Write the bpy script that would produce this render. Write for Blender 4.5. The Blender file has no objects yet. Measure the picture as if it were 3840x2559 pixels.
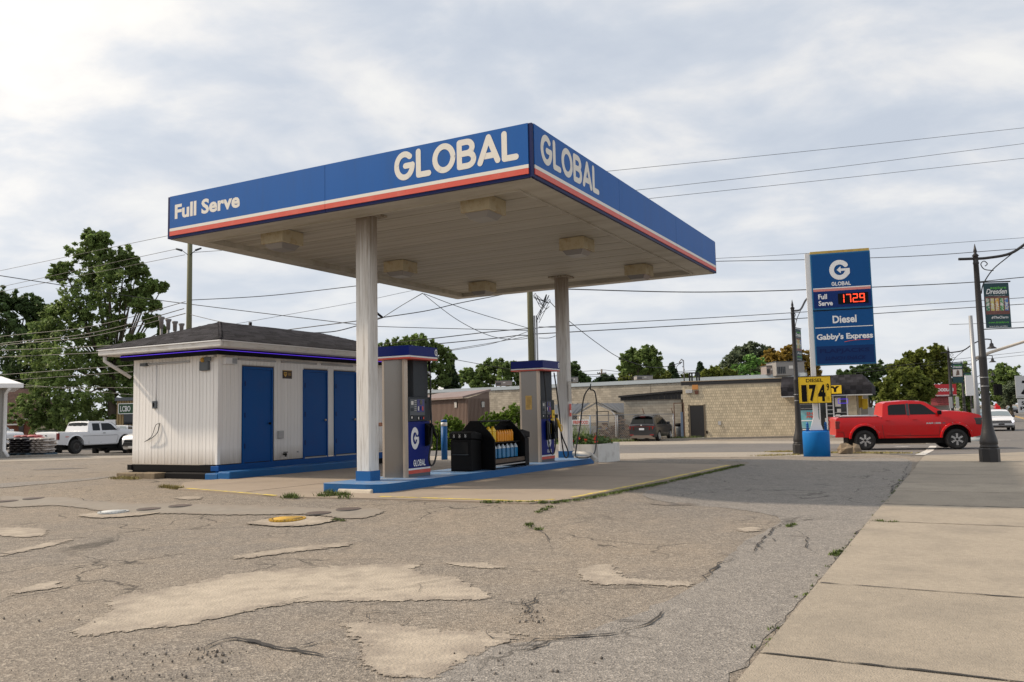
import bpy, bmesh, math, random
import numpy as np
from mathutils import Matrix, Vector
random.seed(7); np.random.seed(7)
SC = bpy.context.scene
COL = SC.collection
# ------------------------------------------------------------------ camera
F_PX, PITCH, ROLL, CAM_H = 3133.5, math.radians(5.016), 0.022, 1.29
R0 = Vector((1, 0, 0)); FWD = Vector((0, math.cos(PITCH), math.sin(PITCH))); U0 = Vector((0, -math.sin(PITCH), math.cos(PITCH)))
CR = math.cos(ROLL) * R0 - math.sin(ROLL) * U0
CU = math.sin(ROLL) * R0 + math.cos(ROLL) * U0
cam = bpy.data.cameras.new('camera'); camo = bpy.data.objects.new('camera', cam); COL.objects.link(camo)
cam.sensor_width = 36; cam.lens = F_PX / 3840 * 36; cam.clip_start = 0.1; cam.clip_end = 3000
camo.matrix_world = Matrix(((CR.x, CU.x, -FWD.x, 0), (CR.y, CU.y, -FWD.y, 0), (CR.z, CU.z, -FWD.z, CAM_H), (0, 0, 0, 1)))
SC.camera = camo
SC.view_settings.view_transform = 'Standard'; SC.view_settings.look = 'None'
SC.view_settings.exposure = 0.52; SC.view_settings.gamma = 1.0; SC.view_settings.use_curve_mapping = False
# ------------------------------------------------------------------ sun and sky
SUNDIR = Vector((1.138, -0.248, -1.0)).normalized()      # the way the light travels
sun = bpy.data.lights.new('sun', 'SUN'); suno = bpy.data.objects.new('sun', sun); COL.objects.link(suno)
sun.energy = 2.8; sun.angle = math.radians(2.6); sun.color = (1.0, 0.84, 0.66)
suno.rotation_euler = SUNDIR.to_track_quat('-Z', 'Y').to_euler(); suno.location = (-30, 10, 40)
W = bpy.data.worlds.new('World'); SC.world = W; W.use_nodes = True
nt = W.node_tree; nt.nodes.clear()
def N(t, **k):
    n = nt.nodes.new(t)
    for a, b in k.items(): setattr(n, a, b)
    return n
def ramp(n, stops):
    cr = n.color_ramp
    while len(cr.elements) > 1: cr.elements.remove(cr.elements[0])
    cr.elements[0].position = stops[0][0]; cr.elements[0].color = (*stops[0][1], 1)
    for p_, c_ in stops[1:]:
        e = cr.elements.new(p_); e.color = (*c_, 1)
sky = N('ShaderNodeTexSky', sky_type='NISHITA'); sky.sun_disc = False
sky.sun_elevation = math.asin(-SUNDIR.z); sky.sun_rotation = math.atan2(-SUNDIR.x, -SUNDIR.y)
sky.air_density = 1.0; sky.dust_density = 2.0
tc = N('ShaderNodeTexCoord'); sep = N('ShaderNodeSeparateXYZ'); nt.links.new(tc.outputs['Generated'], sep.inputs[0])
mz = N('ShaderNodeMath', operation='MAXIMUM'); mz.inputs[1].default_value = 0.0; nt.links.new(sep.outputs[2], mz.inputs[0])
ma = N('ShaderNodeMath', operation='ADD'); ma.inputs[1].default_value = 0.22; nt.links.new(mz.outputs[0], ma.inputs[0])
dx = N('ShaderNodeMath', operation='DIVIDE'); dy = N('ShaderNodeMath', operation='DIVIDE')
for d_, i_ in ((dx, 0), (dy, 1)): nt.links.new(sep.outputs[i_], d_.inputs[0]); nt.links.new(ma.outputs[0], d_.inputs[1])
cmb = N('ShaderNodeCombineXYZ'); nt.links.new(dx.outputs[0], cmb.inputs[0]); nt.links.new(dy.outputs[0], cmb.inputs[1])
mp = N('ShaderNodeMapping'); nt.links.new(cmb.outputs[0], mp.inputs[0])
mp.inputs['Location'].default_value = (3.4, 1.3, 0); mp.inputs['Rotation'].default_value = (0, 0, 0.62); mp.inputs['Scale'].default_value = (0.95, 1.15, 1)
n1 = N('ShaderNodeTexNoise'); n1.inputs['Scale'].default_value = 2.6; n1.inputs['Detail'].default_value = 10; n1.inputs['Roughness'].default_value = 0.55; n1.inputs['Distortion'].default_value = 0.25
n2 = N('ShaderNodeTexNoise'); n2.inputs['Scale'].default_value = 0.9; n2.inputs['Detail'].default_value = 4; n2.inputs['Roughness'].default_value = 0.5
for n_ in (n1, n2): nt.links.new(mp.outputs[0], n_.inputs['Vector'])
mx = N('ShaderNodeMix', data_type='FLOAT'); mx.inputs[0].default_value = 0.36
nt.links.new(n1.outputs['Fac'], mx.inputs[2]); nt.links.new(n2.outputs['Fac'], mx.inputs[3])
cr1 = N('ShaderNodeValToRGB'); nt.links.new(mx.outputs[0], cr1.inputs[0])
# cloud sheet: blue grey thin parts to warm white thick parts
ramp(cr1, [(0.39, (4.4, 4.75, 5.25)), (0.45, (4.8, 5.1, 5.5)), (0.50, (5.45, 5.6, 5.8)), (0.545, (6.25, 6.2, 6.1)), (0.60, (6.95, 6.8, 6.45)), (0.68, (7.3, 7.05, 6.6))])
# towards the horizon the sheet is an even pale blue grey
hz = N('ShaderNodeMapRange'); hz.inputs['From Min'].default_value = 0.0; hz.inputs['From Max'].default_value = 0.30; hz.interpolation_type = 'SMOOTHSTEP'
nt.links.new(sep.outputs[2], hz.inputs['Value'])
hm = N('ShaderNodeMapRange'); hm.inputs['To Min'].default_value = 0.30; hm.inputs['To Max'].default_value = 1.0; nt.links.new(hz.outputs[0], hm.inputs['Value'])
mxh = N('ShaderNodeMix', data_type='RGBA'); mxh.inputs[6].default_value = (5.5, 5.75, 6.1, 1)
nt.links.new(hm.outputs[0], mxh.inputs[0]); nt.links.new(cr1.outputs['Color'], mxh.inputs[7])
# the side of the sky where the veiled sun stands is brighter and warmer
dotn = N('ShaderNodeVectorMath', operation='DOT_PRODUCT'); dotn.inputs[1].default_value = (-SUNDIR.x, -SUNDIR.y, -SUNDIR.z)
nt.links.new(tc.outputs['Generated'], dotn.inputs[0])
mr = N('ShaderNodeMapRange'); mr.inputs['From Min'].default_value = 0.58; mr.inputs['From Max'].default_value = 1.0; nt.links.new(dotn.outputs['Value'], mr.inputs['Value'])
wm = N('ShaderNodeMix', data_type='RGBA', blend_type='MIX'); wm.inputs[6].default_value = (0.95, 0.96, 0.985, 1); wm.inputs[7].default_value = (1.6, 1.5, 1.36, 1); nt.links.new(mr.outputs[0], wm.inputs[0])
mul = N('ShaderNodeMix', data_type='RGBA', blend_type='MULTIPLY'); mul.inputs[0].default_value = 1.0
nt.links.new(mxh.outputs[2], mul.inputs[6]); nt.links.new(wm.outputs[2], mul.inputs[7])
mxs = N('ShaderNodeMix', data_type='RGBA'); mxs.inputs[0].default_value = 0.93
nt.links.new(sky.outputs[0], mxs.inputs[6]); nt.links.new(mul.outputs[2], mxs.inputs[7])
bg = N('ShaderNodeBackground'); bg.inputs['Strength'].default_value = 0.10; nt.links.new(mxs.outputs[2], bg.inputs[0])
wo = N('ShaderNodeOutputWorld'); nt.links.new(bg.outputs[0], wo.inputs[0])
# ------------------------------------------------------------------ coordinates
AZ = 0.4927
UV_U = Vector((math.sin(AZ), math.cos(AZ), 0)); UV_V = Vector((-math.cos(AZ), math.sin(AZ), 0)); ORG = Vector((.3824, 12.70, 0))
YAW = math.pi / 2 - AZ                      # rotation that turns local x onto u and local y onto v
def uv(P): d = Vector((P[0], P[1], 0)) - ORG; return d.dot(UV_U), d.dot(UV_V)
def sm(a, b, t):
    t = min(1.0, max(0.0, (t - a) / (b - a))); return t * t * (3 - 2 * t)
PX_, PZ_ = [0, 9, 13, 27, 48, 64, 110, 240], [0, -.06, -.13, -.57, -.72, -.9, -.85, -.6]
def gr_uv(a, b):
    pf = float(np.interp(a, PX_, PZ_)); s = 1 + .4 * sm(15, 38, b)
    return pf * s - .12 * max(sm(.6, 2.6, -b), sm(.3, 3.5, -a)) * (1 - sm(9, 15, a))
def gr(x, y): a, b = uv((x, y)); return gr_uv(a, b)
def Fp(a, b, z=None):
    P = ORG + UV_U * a + UV_V * b; P.z = gr_uv(a, b) if z is None else z; return P
def ray(px, py): return FWD + CR * ((px - 1920) / F_PX) - CU * ((py - 1279.5) / F_PX)
EYE = Vector((0, 0, CAM_H))
def at(px, py, Y):
    d = ray(px, py); return EYE + d * (Y / d.y)
def G(px, py, dz=0.0):
    d = ray(px, py); t = 2.0
    while t < 700:
        P = EYE + d * (t / d.y)
        if P.z <= gr(P.x, P.y) + dz:
            a, b = t / 1.02, t
            for _ in range(24):
                m = (a + b) / 2; P = EYE + d * (m / d.y)
                if P.z <= gr(P.x, P.y) + dz: b = m
                else: a = m
            P.z = gr(P.x, P.y) + dz; return P
        t *= 1.02
    return P
def atg(px, Y, dz=0.0):
    """ground point seen in column px at depth Y"""
    P = at(px, 1500, Y)
    for _ in range(3):
        z = gr(P.x, P.y)
        d0 = at(px, 1500, Y); d1 = at(px, 1600, Y)
        s = (z - d0.z) / (d1.z - d0.z); P = d0 + (d1 - d0) * s
    P.z = gr(P.x, P.y) + dz; return P
# ------------------------------------------------------------------ objects
def tag(o, label=None, cat=None, group=None, kind=None):
    if label: o['label'] = label
    if cat: o['category'] = cat
    if group: o['group'] = group
    if kind: o['kind'] = kind
    return o
def thing(name, label, cat, loc=(0, 0, 0), rz=0.0, group=None):
    o = bpy.data.objects.new(name, None); COL.objects.link(o); o.empty_display_size = .2
    o.location = loc; o.rotation_euler = (0, 0, rz); return tag(o, label, cat, group)
def copy_tree(o, parent=None):
    c = o.copy(); COL.objects.link(c); c.parent = parent
    for ch in o.children: copy_tree(ch, c)
    return c
class MB:
    def __init__(s): s.v = []; s.f = []; s.M = Matrix.Identity(4); s.sm = []
    def add(s, vs, fs, smooth=False):
        b = len(s.v); M = s.M
        s.v += [tuple(M @ Vector(p)) for p in vs]; s.f += [tuple(i + b for i in f) for f in fs]; s.sm += [smooth] * len(fs); return s
    def box(s, x0, x1, y0, y1, z0, z1):
        return s.add([(x0, y0, z0), (x1, y0, z0), (x1, y1, z0), (x0, y1, z0), (x0, y0, z1), (x1, y0, z1), (x1, y1, z1), (x0, y1, z1)],
                     [(0, 3, 2, 1), (4, 5, 6, 7), (0, 1, 5, 4), (1, 2, 6, 5), (2, 3, 7, 6), (3, 0, 4, 7)])
    def cbox(s, c, d): return s.box(c[0] - d[0] / 2, c[0] + d[0] / 2, c[1] - d[1] / 2, c[1] + d[1] / 2, c[2] - d[2] / 2, c[2] + d[2] / 2)
    def prism(s, poly, a, b, axis='z'):
        n = len(poly)
        m = {'z': lambda p, h: (p[0], p[1], h), 'x': lambda p, h: (h, p[0], p[1]), 'y': lambda p, h: (p[0], h, p[1])}[axis]
        return s.add([m(p, a) for p in poly] + [m(p, b) for p in poly],
                     [tuple(range(n))[::-1], tuple(range(n, 2 * n))] + [(i, (i + 1) % n, (i + 1) % n + n, i + n) for i in range(n)])
    def poly(s, pts): return s.add(pts, [tuple(range(len(pts)))])
    def tube(s, pts, r, n=8, caps=True):
        pts = [Vector(p) for p in pts]; m = len(pts); rr = r if isinstance(r, (list, tuple)) else [r] * m
        vs = []; fs = []; up = None
        for i, p in enumerate(pts):
            t = (pts[min(i + 1, m - 1)] - pts[max(i - 1, 0)]).normalized()
            if up is None:
                up = t.cross(Vector((0, 0, 1)));
                if up.length < .1: up = t.cross(Vector((1, 0, 0)))
            up = (up - t * up.dot(t)).normalized(); w = t.cross(up)
            for k in range(n):
                a = 2 * math.pi * k / n; vs.append(p + (up * math.cos(a) + w * math.sin(a)) * rr[i])
        for i in range(m - 1):
            for k in range(n): fs.append((i * n + k, i * n + (k + 1) % n, (i + 1) * n + (k + 1) % n, (i + 1) * n + k))
        s.add(vs, fs, n > 4)
        if caps:
            b = len(s.v) - len(vs); s.f += [tuple(b + k for k in range(n))[::-1], tuple(b + (m - 1) * n + k for k in range(n))]; s.sm += [False, False]
        return s
    def lathe(s, prof, n=16, c=(0, 0, 0), axis='z', smooth=True, rot=0.0):
        vs = []; fs = []; m = len(prof)
        for r, h in prof:
            for k in range(n):
                a = 2 * math.pi * k / n + rot; x, y = r * math.cos(a), r * math.sin(a)
                q = {'z': (x, y, h), 'x': (h, x, y), 'y': (x, h, y)}[axis]; vs.append((q[0] + c[0], q[1] + c[1], q[2] + c[2]))
        for i in range(m - 1):
            for k in range(n): fs.append((i * n + k, i * n + (k + 1) % n, (i + 1) * n + (k + 1) % n, (i + 1) * n + k))
        s.add(vs, fs, smooth); b = len(s.v) - len(vs)
        s.f += [tuple(b + k for k in range(n))[::-1], tuple(b + (m - 1) * n + k for k in range(n))]; s.sm += [False, False]
        return s
    def ball(s, c, r, n=10, m=6, sq=(1, 1, 1)):
        return s.lathe([(r * math.sin(math.pi * (i + .02) / (m + .04)), -r * math.cos(math.pi * (i + .02) / (m + .04))) for i in range(m + 1)], n, c) if sq == (1, 1, 1) else s._ell(c, r, n, m, sq)
    def _ell(s, c, r, n, m, sq):
        b = MB().ball((0, 0, 0), r, n, m); return s.add([(p[0] * sq[0] + c[0], p[1] * sq[1] + c[1], p[2] * sq[2] + c[2]) for p in b.v], b.f, True)
    def build(s, name, mat, parent=None, bevel=0.0, seg=2, kind=None, fix=True):
        me = bpy.data.meshes.new(name); me.from_pydata(s.v, [], s.f)
        if s.sm and any(s.sm): me.polygons.foreach_set('use_smooth', s.sm)
        if fix:
            bm = bmesh.new(); bm.from_mesh(me); bmesh.ops.recalc_face_normals(bm, faces=bm.faces); bm.to_mesh(me); bm.free()
        if mat: me.materials.append(mat)
        o = bpy.data.objects.new(name, me); COL.objects.link(o); o.parent = parent
        if bevel:
            md = o.modifiers.new('bevel', 'BEVEL'); md.width = bevel; md.segments = seg; md.limit_method = 'ANGLE'; md.angle_limit = math.radians(35)
        if kind: o['kind'] = kind
        return o
def inst(name, src, parent, M, mat=None):
    """another object that shares src's mesh"""
    o = bpy.data.objects.new(name, src.data if hasattr(src, 'data') else src); COL.objects.link(o); o.parent = parent; o.matrix_basis = M; return o
def basis(o, r, u):
    r = Vector(r).normalized(); u = Vector(u); n = r.cross(u).normalized(); u = n.cross(r)
    return Matrix(((r.x, u.x, n.x, o[0]), (r.y, u.y, n.y, o[1]), (r.z, u.z, n.z, o[2]), (0, 0, 0, 1)))
def pieces(parent, name, mat, items, mesh, limit=300, key=None):
    """items: list of 4x4 matrices (local to parent) placing the unit mesh. The `limit` nearest are objects, the rest one stuff mesh."""
    PW = parent_matrix(parent)
    items = sorted(items, key=lambda M: (PW @ M.translation - EYE).length)
    for M in items[:limit]: inst(name, mesh, parent, M)
    rest = items[limit:]
    if rest:
        base = [Vector(v.co) for v in mesh.vertices]; fs = [tuple(p.vertices) for p in mesh.polygons]; mb = MB()
        for M in rest:
            mb.M = M; mb.add(base, fs)
        mb.M = Matrix.Identity(4); mb.build(name, mat, parent, kind='stuff', fix=False)
def parent_matrix(o):
    M = Matrix.Identity(4)
    while o is not None: M = o.matrix_basis @ M; o = o.parent
    return M
def unit_box(mat, name='unit', bev=0.0):
    mb = MB().box(-.5, .5, -.5, .5, -.5, .5)
    me = bpy.data.meshes.new(name); me.from_pydata(mb.v, [], mb.f)
    if bev:
        bm = bmesh.new(); bm.from_mesh(me); bmesh.ops.bevel(bm, geom=[e for e in bm.edges], offset=bev, segments=1, affect='EDGES'); bm.to_mesh(me); bm.free()
    me.materials.append(mat); return me
def TRS(loc, s=(1, 1, 1), rz=0.0, R=None):
    return Matrix.Translation(loc) @ (R if R is not None else Matrix.Rotation(rz, 4, 'Z')) @ Matrix.Diagonal((*s, 1))
# ------------------------------------------------------------------ materials
def mat(name, col, rough=.6, metal=0.0, spec=None, var=0.0, vscale=3.0, bump=0.0, bscale=40.0, emit=None, estr=1.0, island=0.0, dirt=None, dscale=1.5, damt=0.5, coat=0.0, stretch=(1, 1, 1), objrand=0.0, dlo=.5, dhi=.7, alpha=None):
    m = bpy.data.materials.new(name); m.use_nodes = True; t = m.node_tree; L = t.links.new
    b = t.nodes['Principled BSDF']; b.inputs['Roughness'].default_value = rough; b.inputs['Metallic'].default_value = metal
    if spec is not None: b.inputs['Specular IOR Level'].default_value = spec
    if coat: b.inputs['Coat Weight'].default_value = coat; b.inputs['Coat Roughness'].default_value = .06
    b.inputs['Base Color'].default_value = (*col, 1)
    if emit: b.inputs['Emission Color'].default_value = (*emit, 1); b.inputs['Emission Strength'].default_value = estr
    cur = None
    tcn = t.nodes.new('ShaderNodeTexCoord'); mpn = t.nodes.new('ShaderNodeMapping'); mpn.inputs['Scale'].default_value = stretch; L(tcn.outputs['Object'], mpn.inputs[0])
    def mul_(fac, lo, hi, prev):
        mr_ = t.nodes.new('ShaderNodeMapRange'); mr_.inputs['To Min'].default_value = lo; mr_.inputs['To Max'].default_value = hi; L(fac, mr_.inputs[0])
        vm = t.nodes.new('ShaderNodeVectorMath'); vm.operation = 'SCALE'; L(mr_.outputs[0], vm.inputs['Scale'])
        if prev is None: vm.inputs[0].default_value = col
        else: L(prev, vm.inputs[0])
        return vm.outputs[0]
    if var:
        nn = t.nodes.new('ShaderNodeTexNoise'); nn.inputs['Scale'].default_value = vscale; nn.inputs['Detail'].default_value = 5; L(mpn.outputs[0], nn.inputs['Vector'])
        cur = mul_(nn.outputs['Fac'], 1 - var * 1.6, 1 + var * 1.6, cur)
    if island:
        g = t.nodes.new('ShaderNodeNewGeometry'); cur = mul_(g.outputs['Random Per Island'], 1 - island, 1 + island, cur)
    if objrand:
        g = t.nodes.new('ShaderNodeObjectInfo'); cur = mul_(g.outputs['Random'], 1 - objrand, 1 + objrand, cur)
    if dirt:
        nn = t.nodes.new('ShaderNodeTexNoise'); nn.inputs['Scale'].default_value = dscale; nn.inputs['Detail'].default_value = 7; nn.inputs['Roughness'].default_value = .65; L(mpn.outputs[0], nn.inputs['Vector'])
        mr_ = t.nodes.new('ShaderNodeMapRange'); mr_.inputs['From Min'].default_value = dlo; mr_.inputs['From Max'].default_value = dhi; mr_.inputs['To Max'].default_value = damt; L(nn.outputs['Fac'], mr_.inputs[0])
        mm = t.nodes.new('ShaderNodeMix'); mm.data_type = 'RGBA'; L(mr_.outputs[0], mm.inputs[0]); mm.inputs[7].default_value = (*dirt, 1)
        if cur is None: mm.inputs[6].default_value = (*col, 1)
        else: L(cur, mm.inputs[6])
        cur = mm.outputs[2]
    if cur is not None: L(cur, b.inputs['Base Color'])
    if bump:
        nn = t.nodes.new('ShaderNodeTexNoise'); nn.inputs['Scale'].default_value = bscale; nn.inputs['Detail'].default_value = 6; L(mpn.outputs[0], nn.inputs['Vector'])
        bp = t.nodes.new('ShaderNodeBump'); bp.inputs['Strength'].default_value = bump; bp.inputs['Distance'].default_value = .02; L(nn.outputs['Fac'], bp.inputs['Height']); L(bp.outputs[0], b.inputs['Normal'])
    if alpha is not None: b.inputs['Alpha'].default_value = alpha
    return m
# ------------------------------------------------------------------ text, letters, emblem
def fmesh(s, bold=0.0, shear=0.0, spacing=1.0):
    c = bpy.data.curves.new('letters', 'FONT'); c.body = s; c.offset = bold; c.shear = shear; c.space_character = spacing; c.resolution_u = 3; c.fill_mode = 'FRONT'
    o = bpy.data.objects.new('letters', c); me = bpy.data.meshes.new_from_object(o); bpy.data.objects.remove(o); return me
def text(s, parent, M, w, h, m, name='lettering', bold=0.0, shear=0.0, spacing=1.0):
    """M: origin at the lower left corner, x right, y up, z outwards; scaled to w x h"""
    me = fmesh(s, bold, shear, spacing); n = len(me.vertices); co = np.empty(n * 3); me.vertices.foreach_get('co', co); co = co.reshape(-1, 3)
    lo, hi = co.min(0), co.max(0)
    if w is None: w = (hi[0] - lo[0]) * h / (hi[1] - lo[1])
    co[:, 0] = (co[:, 0] - lo[0]) * w / (hi[0] - lo[0]); co[:, 1] = (co[:, 1] - lo[1]) * h / (hi[1] - lo[1]); co[:, 2] = 0
    me.vertices.foreach_set('co', co.ravel()); me.materials.clear(); me.materials.append(m)
    o = bpy.data.objects.new(name, me); COL.objects.link(o); o.parent = parent; o.matrix_basis = M; return o
def arcp(cx, cy, rx, ry, a0, a1, n=18):
    return [(cx + rx * math.cos(math.radians(a0 + (a1 - a0) * i / n)), cy + ry * math.sin(math.radians(a0 + (a1 - a0) * i / n))) for i in range(n + 1)]
GL = {'G': (.86, [arcp(.43, .5, .33, .40, 48, 360, 22) + [(.76, .47)], [(.74, .49), (.47, .49)]]),
      'L': (.62, [[(.10, .90), (.10, .10), (.52, .10)]]),
      'O': (.92, [arcp(.46, .5, .36, .40, 0, 360, 28)]),
      'B': (.74, [[(.10, .10), (.10, .90), (.36, .90)] + arcp(.38, .71, .22, .19, 90, -90, 9) + [(.12, .52)], [(.36, .52)] + arcp(.42, .31, .23, .21, 90, -90, 9) + [(.10, .10)]]),
      'A': (.86, [[(.10, .10), (.43, .90), (.76, .10)], [(.24, .30), (.62, .30)]])}
def glyphs(s, parent, M, w, h, m, t=.20, name='lettering'):
    mb = MB(); x = 0; k = 0
    for ch in s:
        adv, st = GL[ch]
        for path in st:
            r = t / 2; pts = [(p[0] + x, p[1]) for p in path]
            for i in range(len(pts) - 1):
                a, b = Vector(pts[i]), Vector(pts[i + 1]); d = (b - a)
                if d.length < 1e-6: continue
                d.normalize(); n_ = Vector((-d.y, d.x)) * r; k += 1; z = .00025 * (k % 9)
                # a capsule: straight strip with round ends
                ang = math.atan2(n_.y, n_.x)
                out = [(a + Vector((math.cos(ang + math.pi * q / 6), math.sin(ang + math.pi * q / 6))) * r) for q in range(7)] + [(b - Vector((math.cos(ang + math.pi * q / 6), math.sin(ang + math.pi * q / 6))) * r) for q in range(7)]
                mb.poly([(p.x, p.y, z) for p in out])
        x += adv + .05
    W_ = x - .05; mb.v = [(p[0] * w / W_, p[1] * h, p[2]) for p in mb.v]
    o = mb.build(name, m, parent, fix=False); o.matrix_basis = M; return o
def emblem(parent, M, h, m, wd=.86):
    """round G whose bar is an arrow pointing left; M at lower left corner, height h"""
    mb = MB(); n = 30; cx, cy = .5, .5
    a0, a1 = 38, 352
    for i in range(n):
        q = []
        for a, R in ((a0 + (a1 - a0) * i / n, .5), (a0 + (a1 - a0) * (i + 1) / n, .5), (a0 + (a1 - a0) * (i + 1) / n, .27), (a0 + (a1 - a0) * i / n, .27)):
            q.append((cx + R * math.cos(math.radians(a)), cy + R * math.sin(math.radians(a)), 0))
        mb.poly(q)
    ca, sa = math.cos(math.radians(a0)), math.sin(math.radians(a0))
    mb.poly([(cx + ca * .385 + .115 * math.cos(t_), cy + sa * .385 + .115 * math.sin(t_), .0006) for t_ in [k * math.pi / 6 for k in range(12)]])
    mb.poly([(.995, .56, .0012), (.995, .30, .0012), (.90, .2, .0012), (.72, .30, .0012), (.76, .42, .0012), (.76, .56, .0012)])
    mb.poly([(.80, .56, .0018), (.80, .44, .0018), (.56, .44, .0018), (.56, .32, .0018), (.36, .50, .0018), (.56, .68, .0018), (.56, .56, .0018)])
    mb.v = [(p[0] * h * wd, p[1] * h, p[2]) for p in mb.v]
    o = mb.build('emblem', m, parent, fix=False); o.matrix_basis = M; return o
# ------------------------------------------------------------------ ground materials
def ground_mat(name, base, warm, grey, speck=.5, light=(.42, .38, .33), sc=1.0, stain=(.11, .10, .095), bumpd=.006, stainlo=.60, cracks=True):
    m = bpy.data.materials.new(name); m.use_nodes = True; t = m.node_tree; L = t.links.new; b = t.nodes['Principled BSDF']; b.inputs['Roughness'].default_value = .93; b.inputs['Specular IOR Level'].default_value = .25
    tcn = t.nodes.new('ShaderNodeTexCoord')
    def noise(s, d=6, r=.6, v=None):
        n_ = t.nodes.new('ShaderNodeTexNoise'); n_.inputs['Scale'].default_value = s; n_.inputs['Detail'].default_value = d; n_.inputs['Roughness'].default_value = r; L(tcn.outputs['Object'], n_.inputs['Vector']); return n_.outputs['Fac']
    def mr_(fac, a, b_, lo=0., hi=1.):
        x = t.nodes.new('ShaderNodeMapRange'); x.inputs['From Min'].default_value = a; x.inputs['From Max'].default_value = b_; x.inputs['To Min'].default_value = lo; x.inputs['To Max'].default_value = hi; L(fac, x.inputs[0]); return x.outputs[0]
    def mix(fac, c1, c2):
        x = t.nodes.new('ShaderNodeMix'); x.data_type = 'RGBA'; L(fac, x.inputs[0])
        for c_, i in ((c1, 6), (c2, 7)):
            if isinstance(c_, tuple): x.inputs[i].default_value = (*c_, 1)
            else: L(c_, x.inputs[i])
        return x.outputs[2]
    c = mix(mr_(noise(.16, 5), .40, .62), grey, warm)
    c = mix(mr_(noise(.55, 6, .65), .45, .7, 0, .55), c, base)
    vo = t.nodes.new('ShaderNodeTexVoronoi'); vo.inputs['Scale'].default_value = 78 * sc; L(tcn.outputs['Object'], vo.inputs['Vector'])
    sp = t.nodes.new('ShaderNodeSeparateColor'); L(vo.outputs['Color'], sp.inputs[0])
    c = mix(mr_(sp.outputs[0], .55, .95, 0, speck), c, light)
    c = mix(mr_(sp.outputs[1], .62, .98, 0, speck * .95), c, tuple(x * .33 for x in base))
    c = mix(mr_(noise(9 * sc, 4, .7), .35, .72, 0, .55), c, tuple(x * .62 for x in base))
    c = mix(mr_(noise(.38, 8, .7), stainlo, stainlo + .12, 0, .6), c, stain)
    c = mix(mr_(noise(2.6, 5, .6), .5, .78, 0, .35), c, tuple(min(1, x * 1.35) for x in warm))
    if cracks:
        dn = t.nodes.new('ShaderNodeTexNoise'); dn.inputs['Scale'].default_value = 1.3; dn.inputs['Detail'].default_value = 6; L(tcn.outputs['Object'], dn.inputs['Vector'])
        va = t.nodes.new('ShaderNodeVectorMath'); va.operation = 'MULTIPLY_ADD'; va.inputs[1].default_value = (1.3, 1.3, 0); L(dn.outputs['Color'], va.inputs[0]); L(tcn.outputs['Object'], va.inputs[2])
        ve = t.nodes.new('ShaderNodeTexVoronoi'); ve.feature = 'DISTANCE_TO_EDGE'; ve.inputs['Scale'].default_value = .62; L(va.outputs[0], ve.inputs['Vector'])
        ln = mr_(ve.outputs['Distance'], .004, .012, 1, 0); mk = mr_(noise(.31, 3), .48, .58)
        mm_ = t.nodes.new('ShaderNodeMath'); mm_.operation = 'MULTIPLY'; L(ln, mm_.inputs[0]); L(mk, mm_.inputs[1]); mm2 = t.nodes.new('ShaderNodeMath'); mm2.operation = 'MULTIPLY'; mm2.inputs[1].default_value = .8; L(mm_.outputs[0], mm2.inputs[0])
        c = mix(mm2.outputs[0], c, (.05, .045, .04))
        vs_ = t.nodes.new('ShaderNodeTexVoronoi'); vs_.inputs['Scale'].default_value = .8; L(va.outputs[0], vs_.inputs['Vector']); c = mix(mr_(vs_.outputs['Distance'], .06, .14, .32, 0), c, (.07, .062, .055))
    L(c, b.inputs['Base Color'])
    bp = t.nodes.new('ShaderNodeBump'); bp.inputs['Distance'].default_value = bumpd; bp.inputs['Strength'].default_value = .9
    ad = t.nodes.new('ShaderNodeMath'); ad.operation = 'MULTIPLY_ADD'; ad.inputs[1].default_value = .8; L(noise(26 * sc, 5, .7), ad.inputs[0]); L(vo.outputs['Distance'], ad.inputs[2]); L(ad.outputs[0], bp.inputs['Height']); L(bp.outputs[0], b.inputs['Normal'])
    return m
M_ASPH = ground_mat('aged asphalt', (.225, .198, .168), (.28, .232, .18), (.21, .19, .17), speck=.72, light=(.52, .46, .38), bumpd=.008)
M_ASPHG = ground_mat('grey asphalt', (.235, .218, .20), (.255, .232, .205), (.225, .212, .198), speck=.65, light=(.50, .46, .41), bumpd=.008)
M_ROAD = ground_mat('road asphalt', (.165, .155, .145), (.18, .165, .155), (.155, .15, .145), speck=.25, light=(.3, .29, .28), bumpd=.003, cracks=False)
M_GRAV = ground_mat('gravel shoulder', (.34, .30, .25), (.37, .32, .26), (.31, .285, .25), speck=.5, light=(.6, .55, .48), stainlo=.66, cracks=False)
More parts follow.
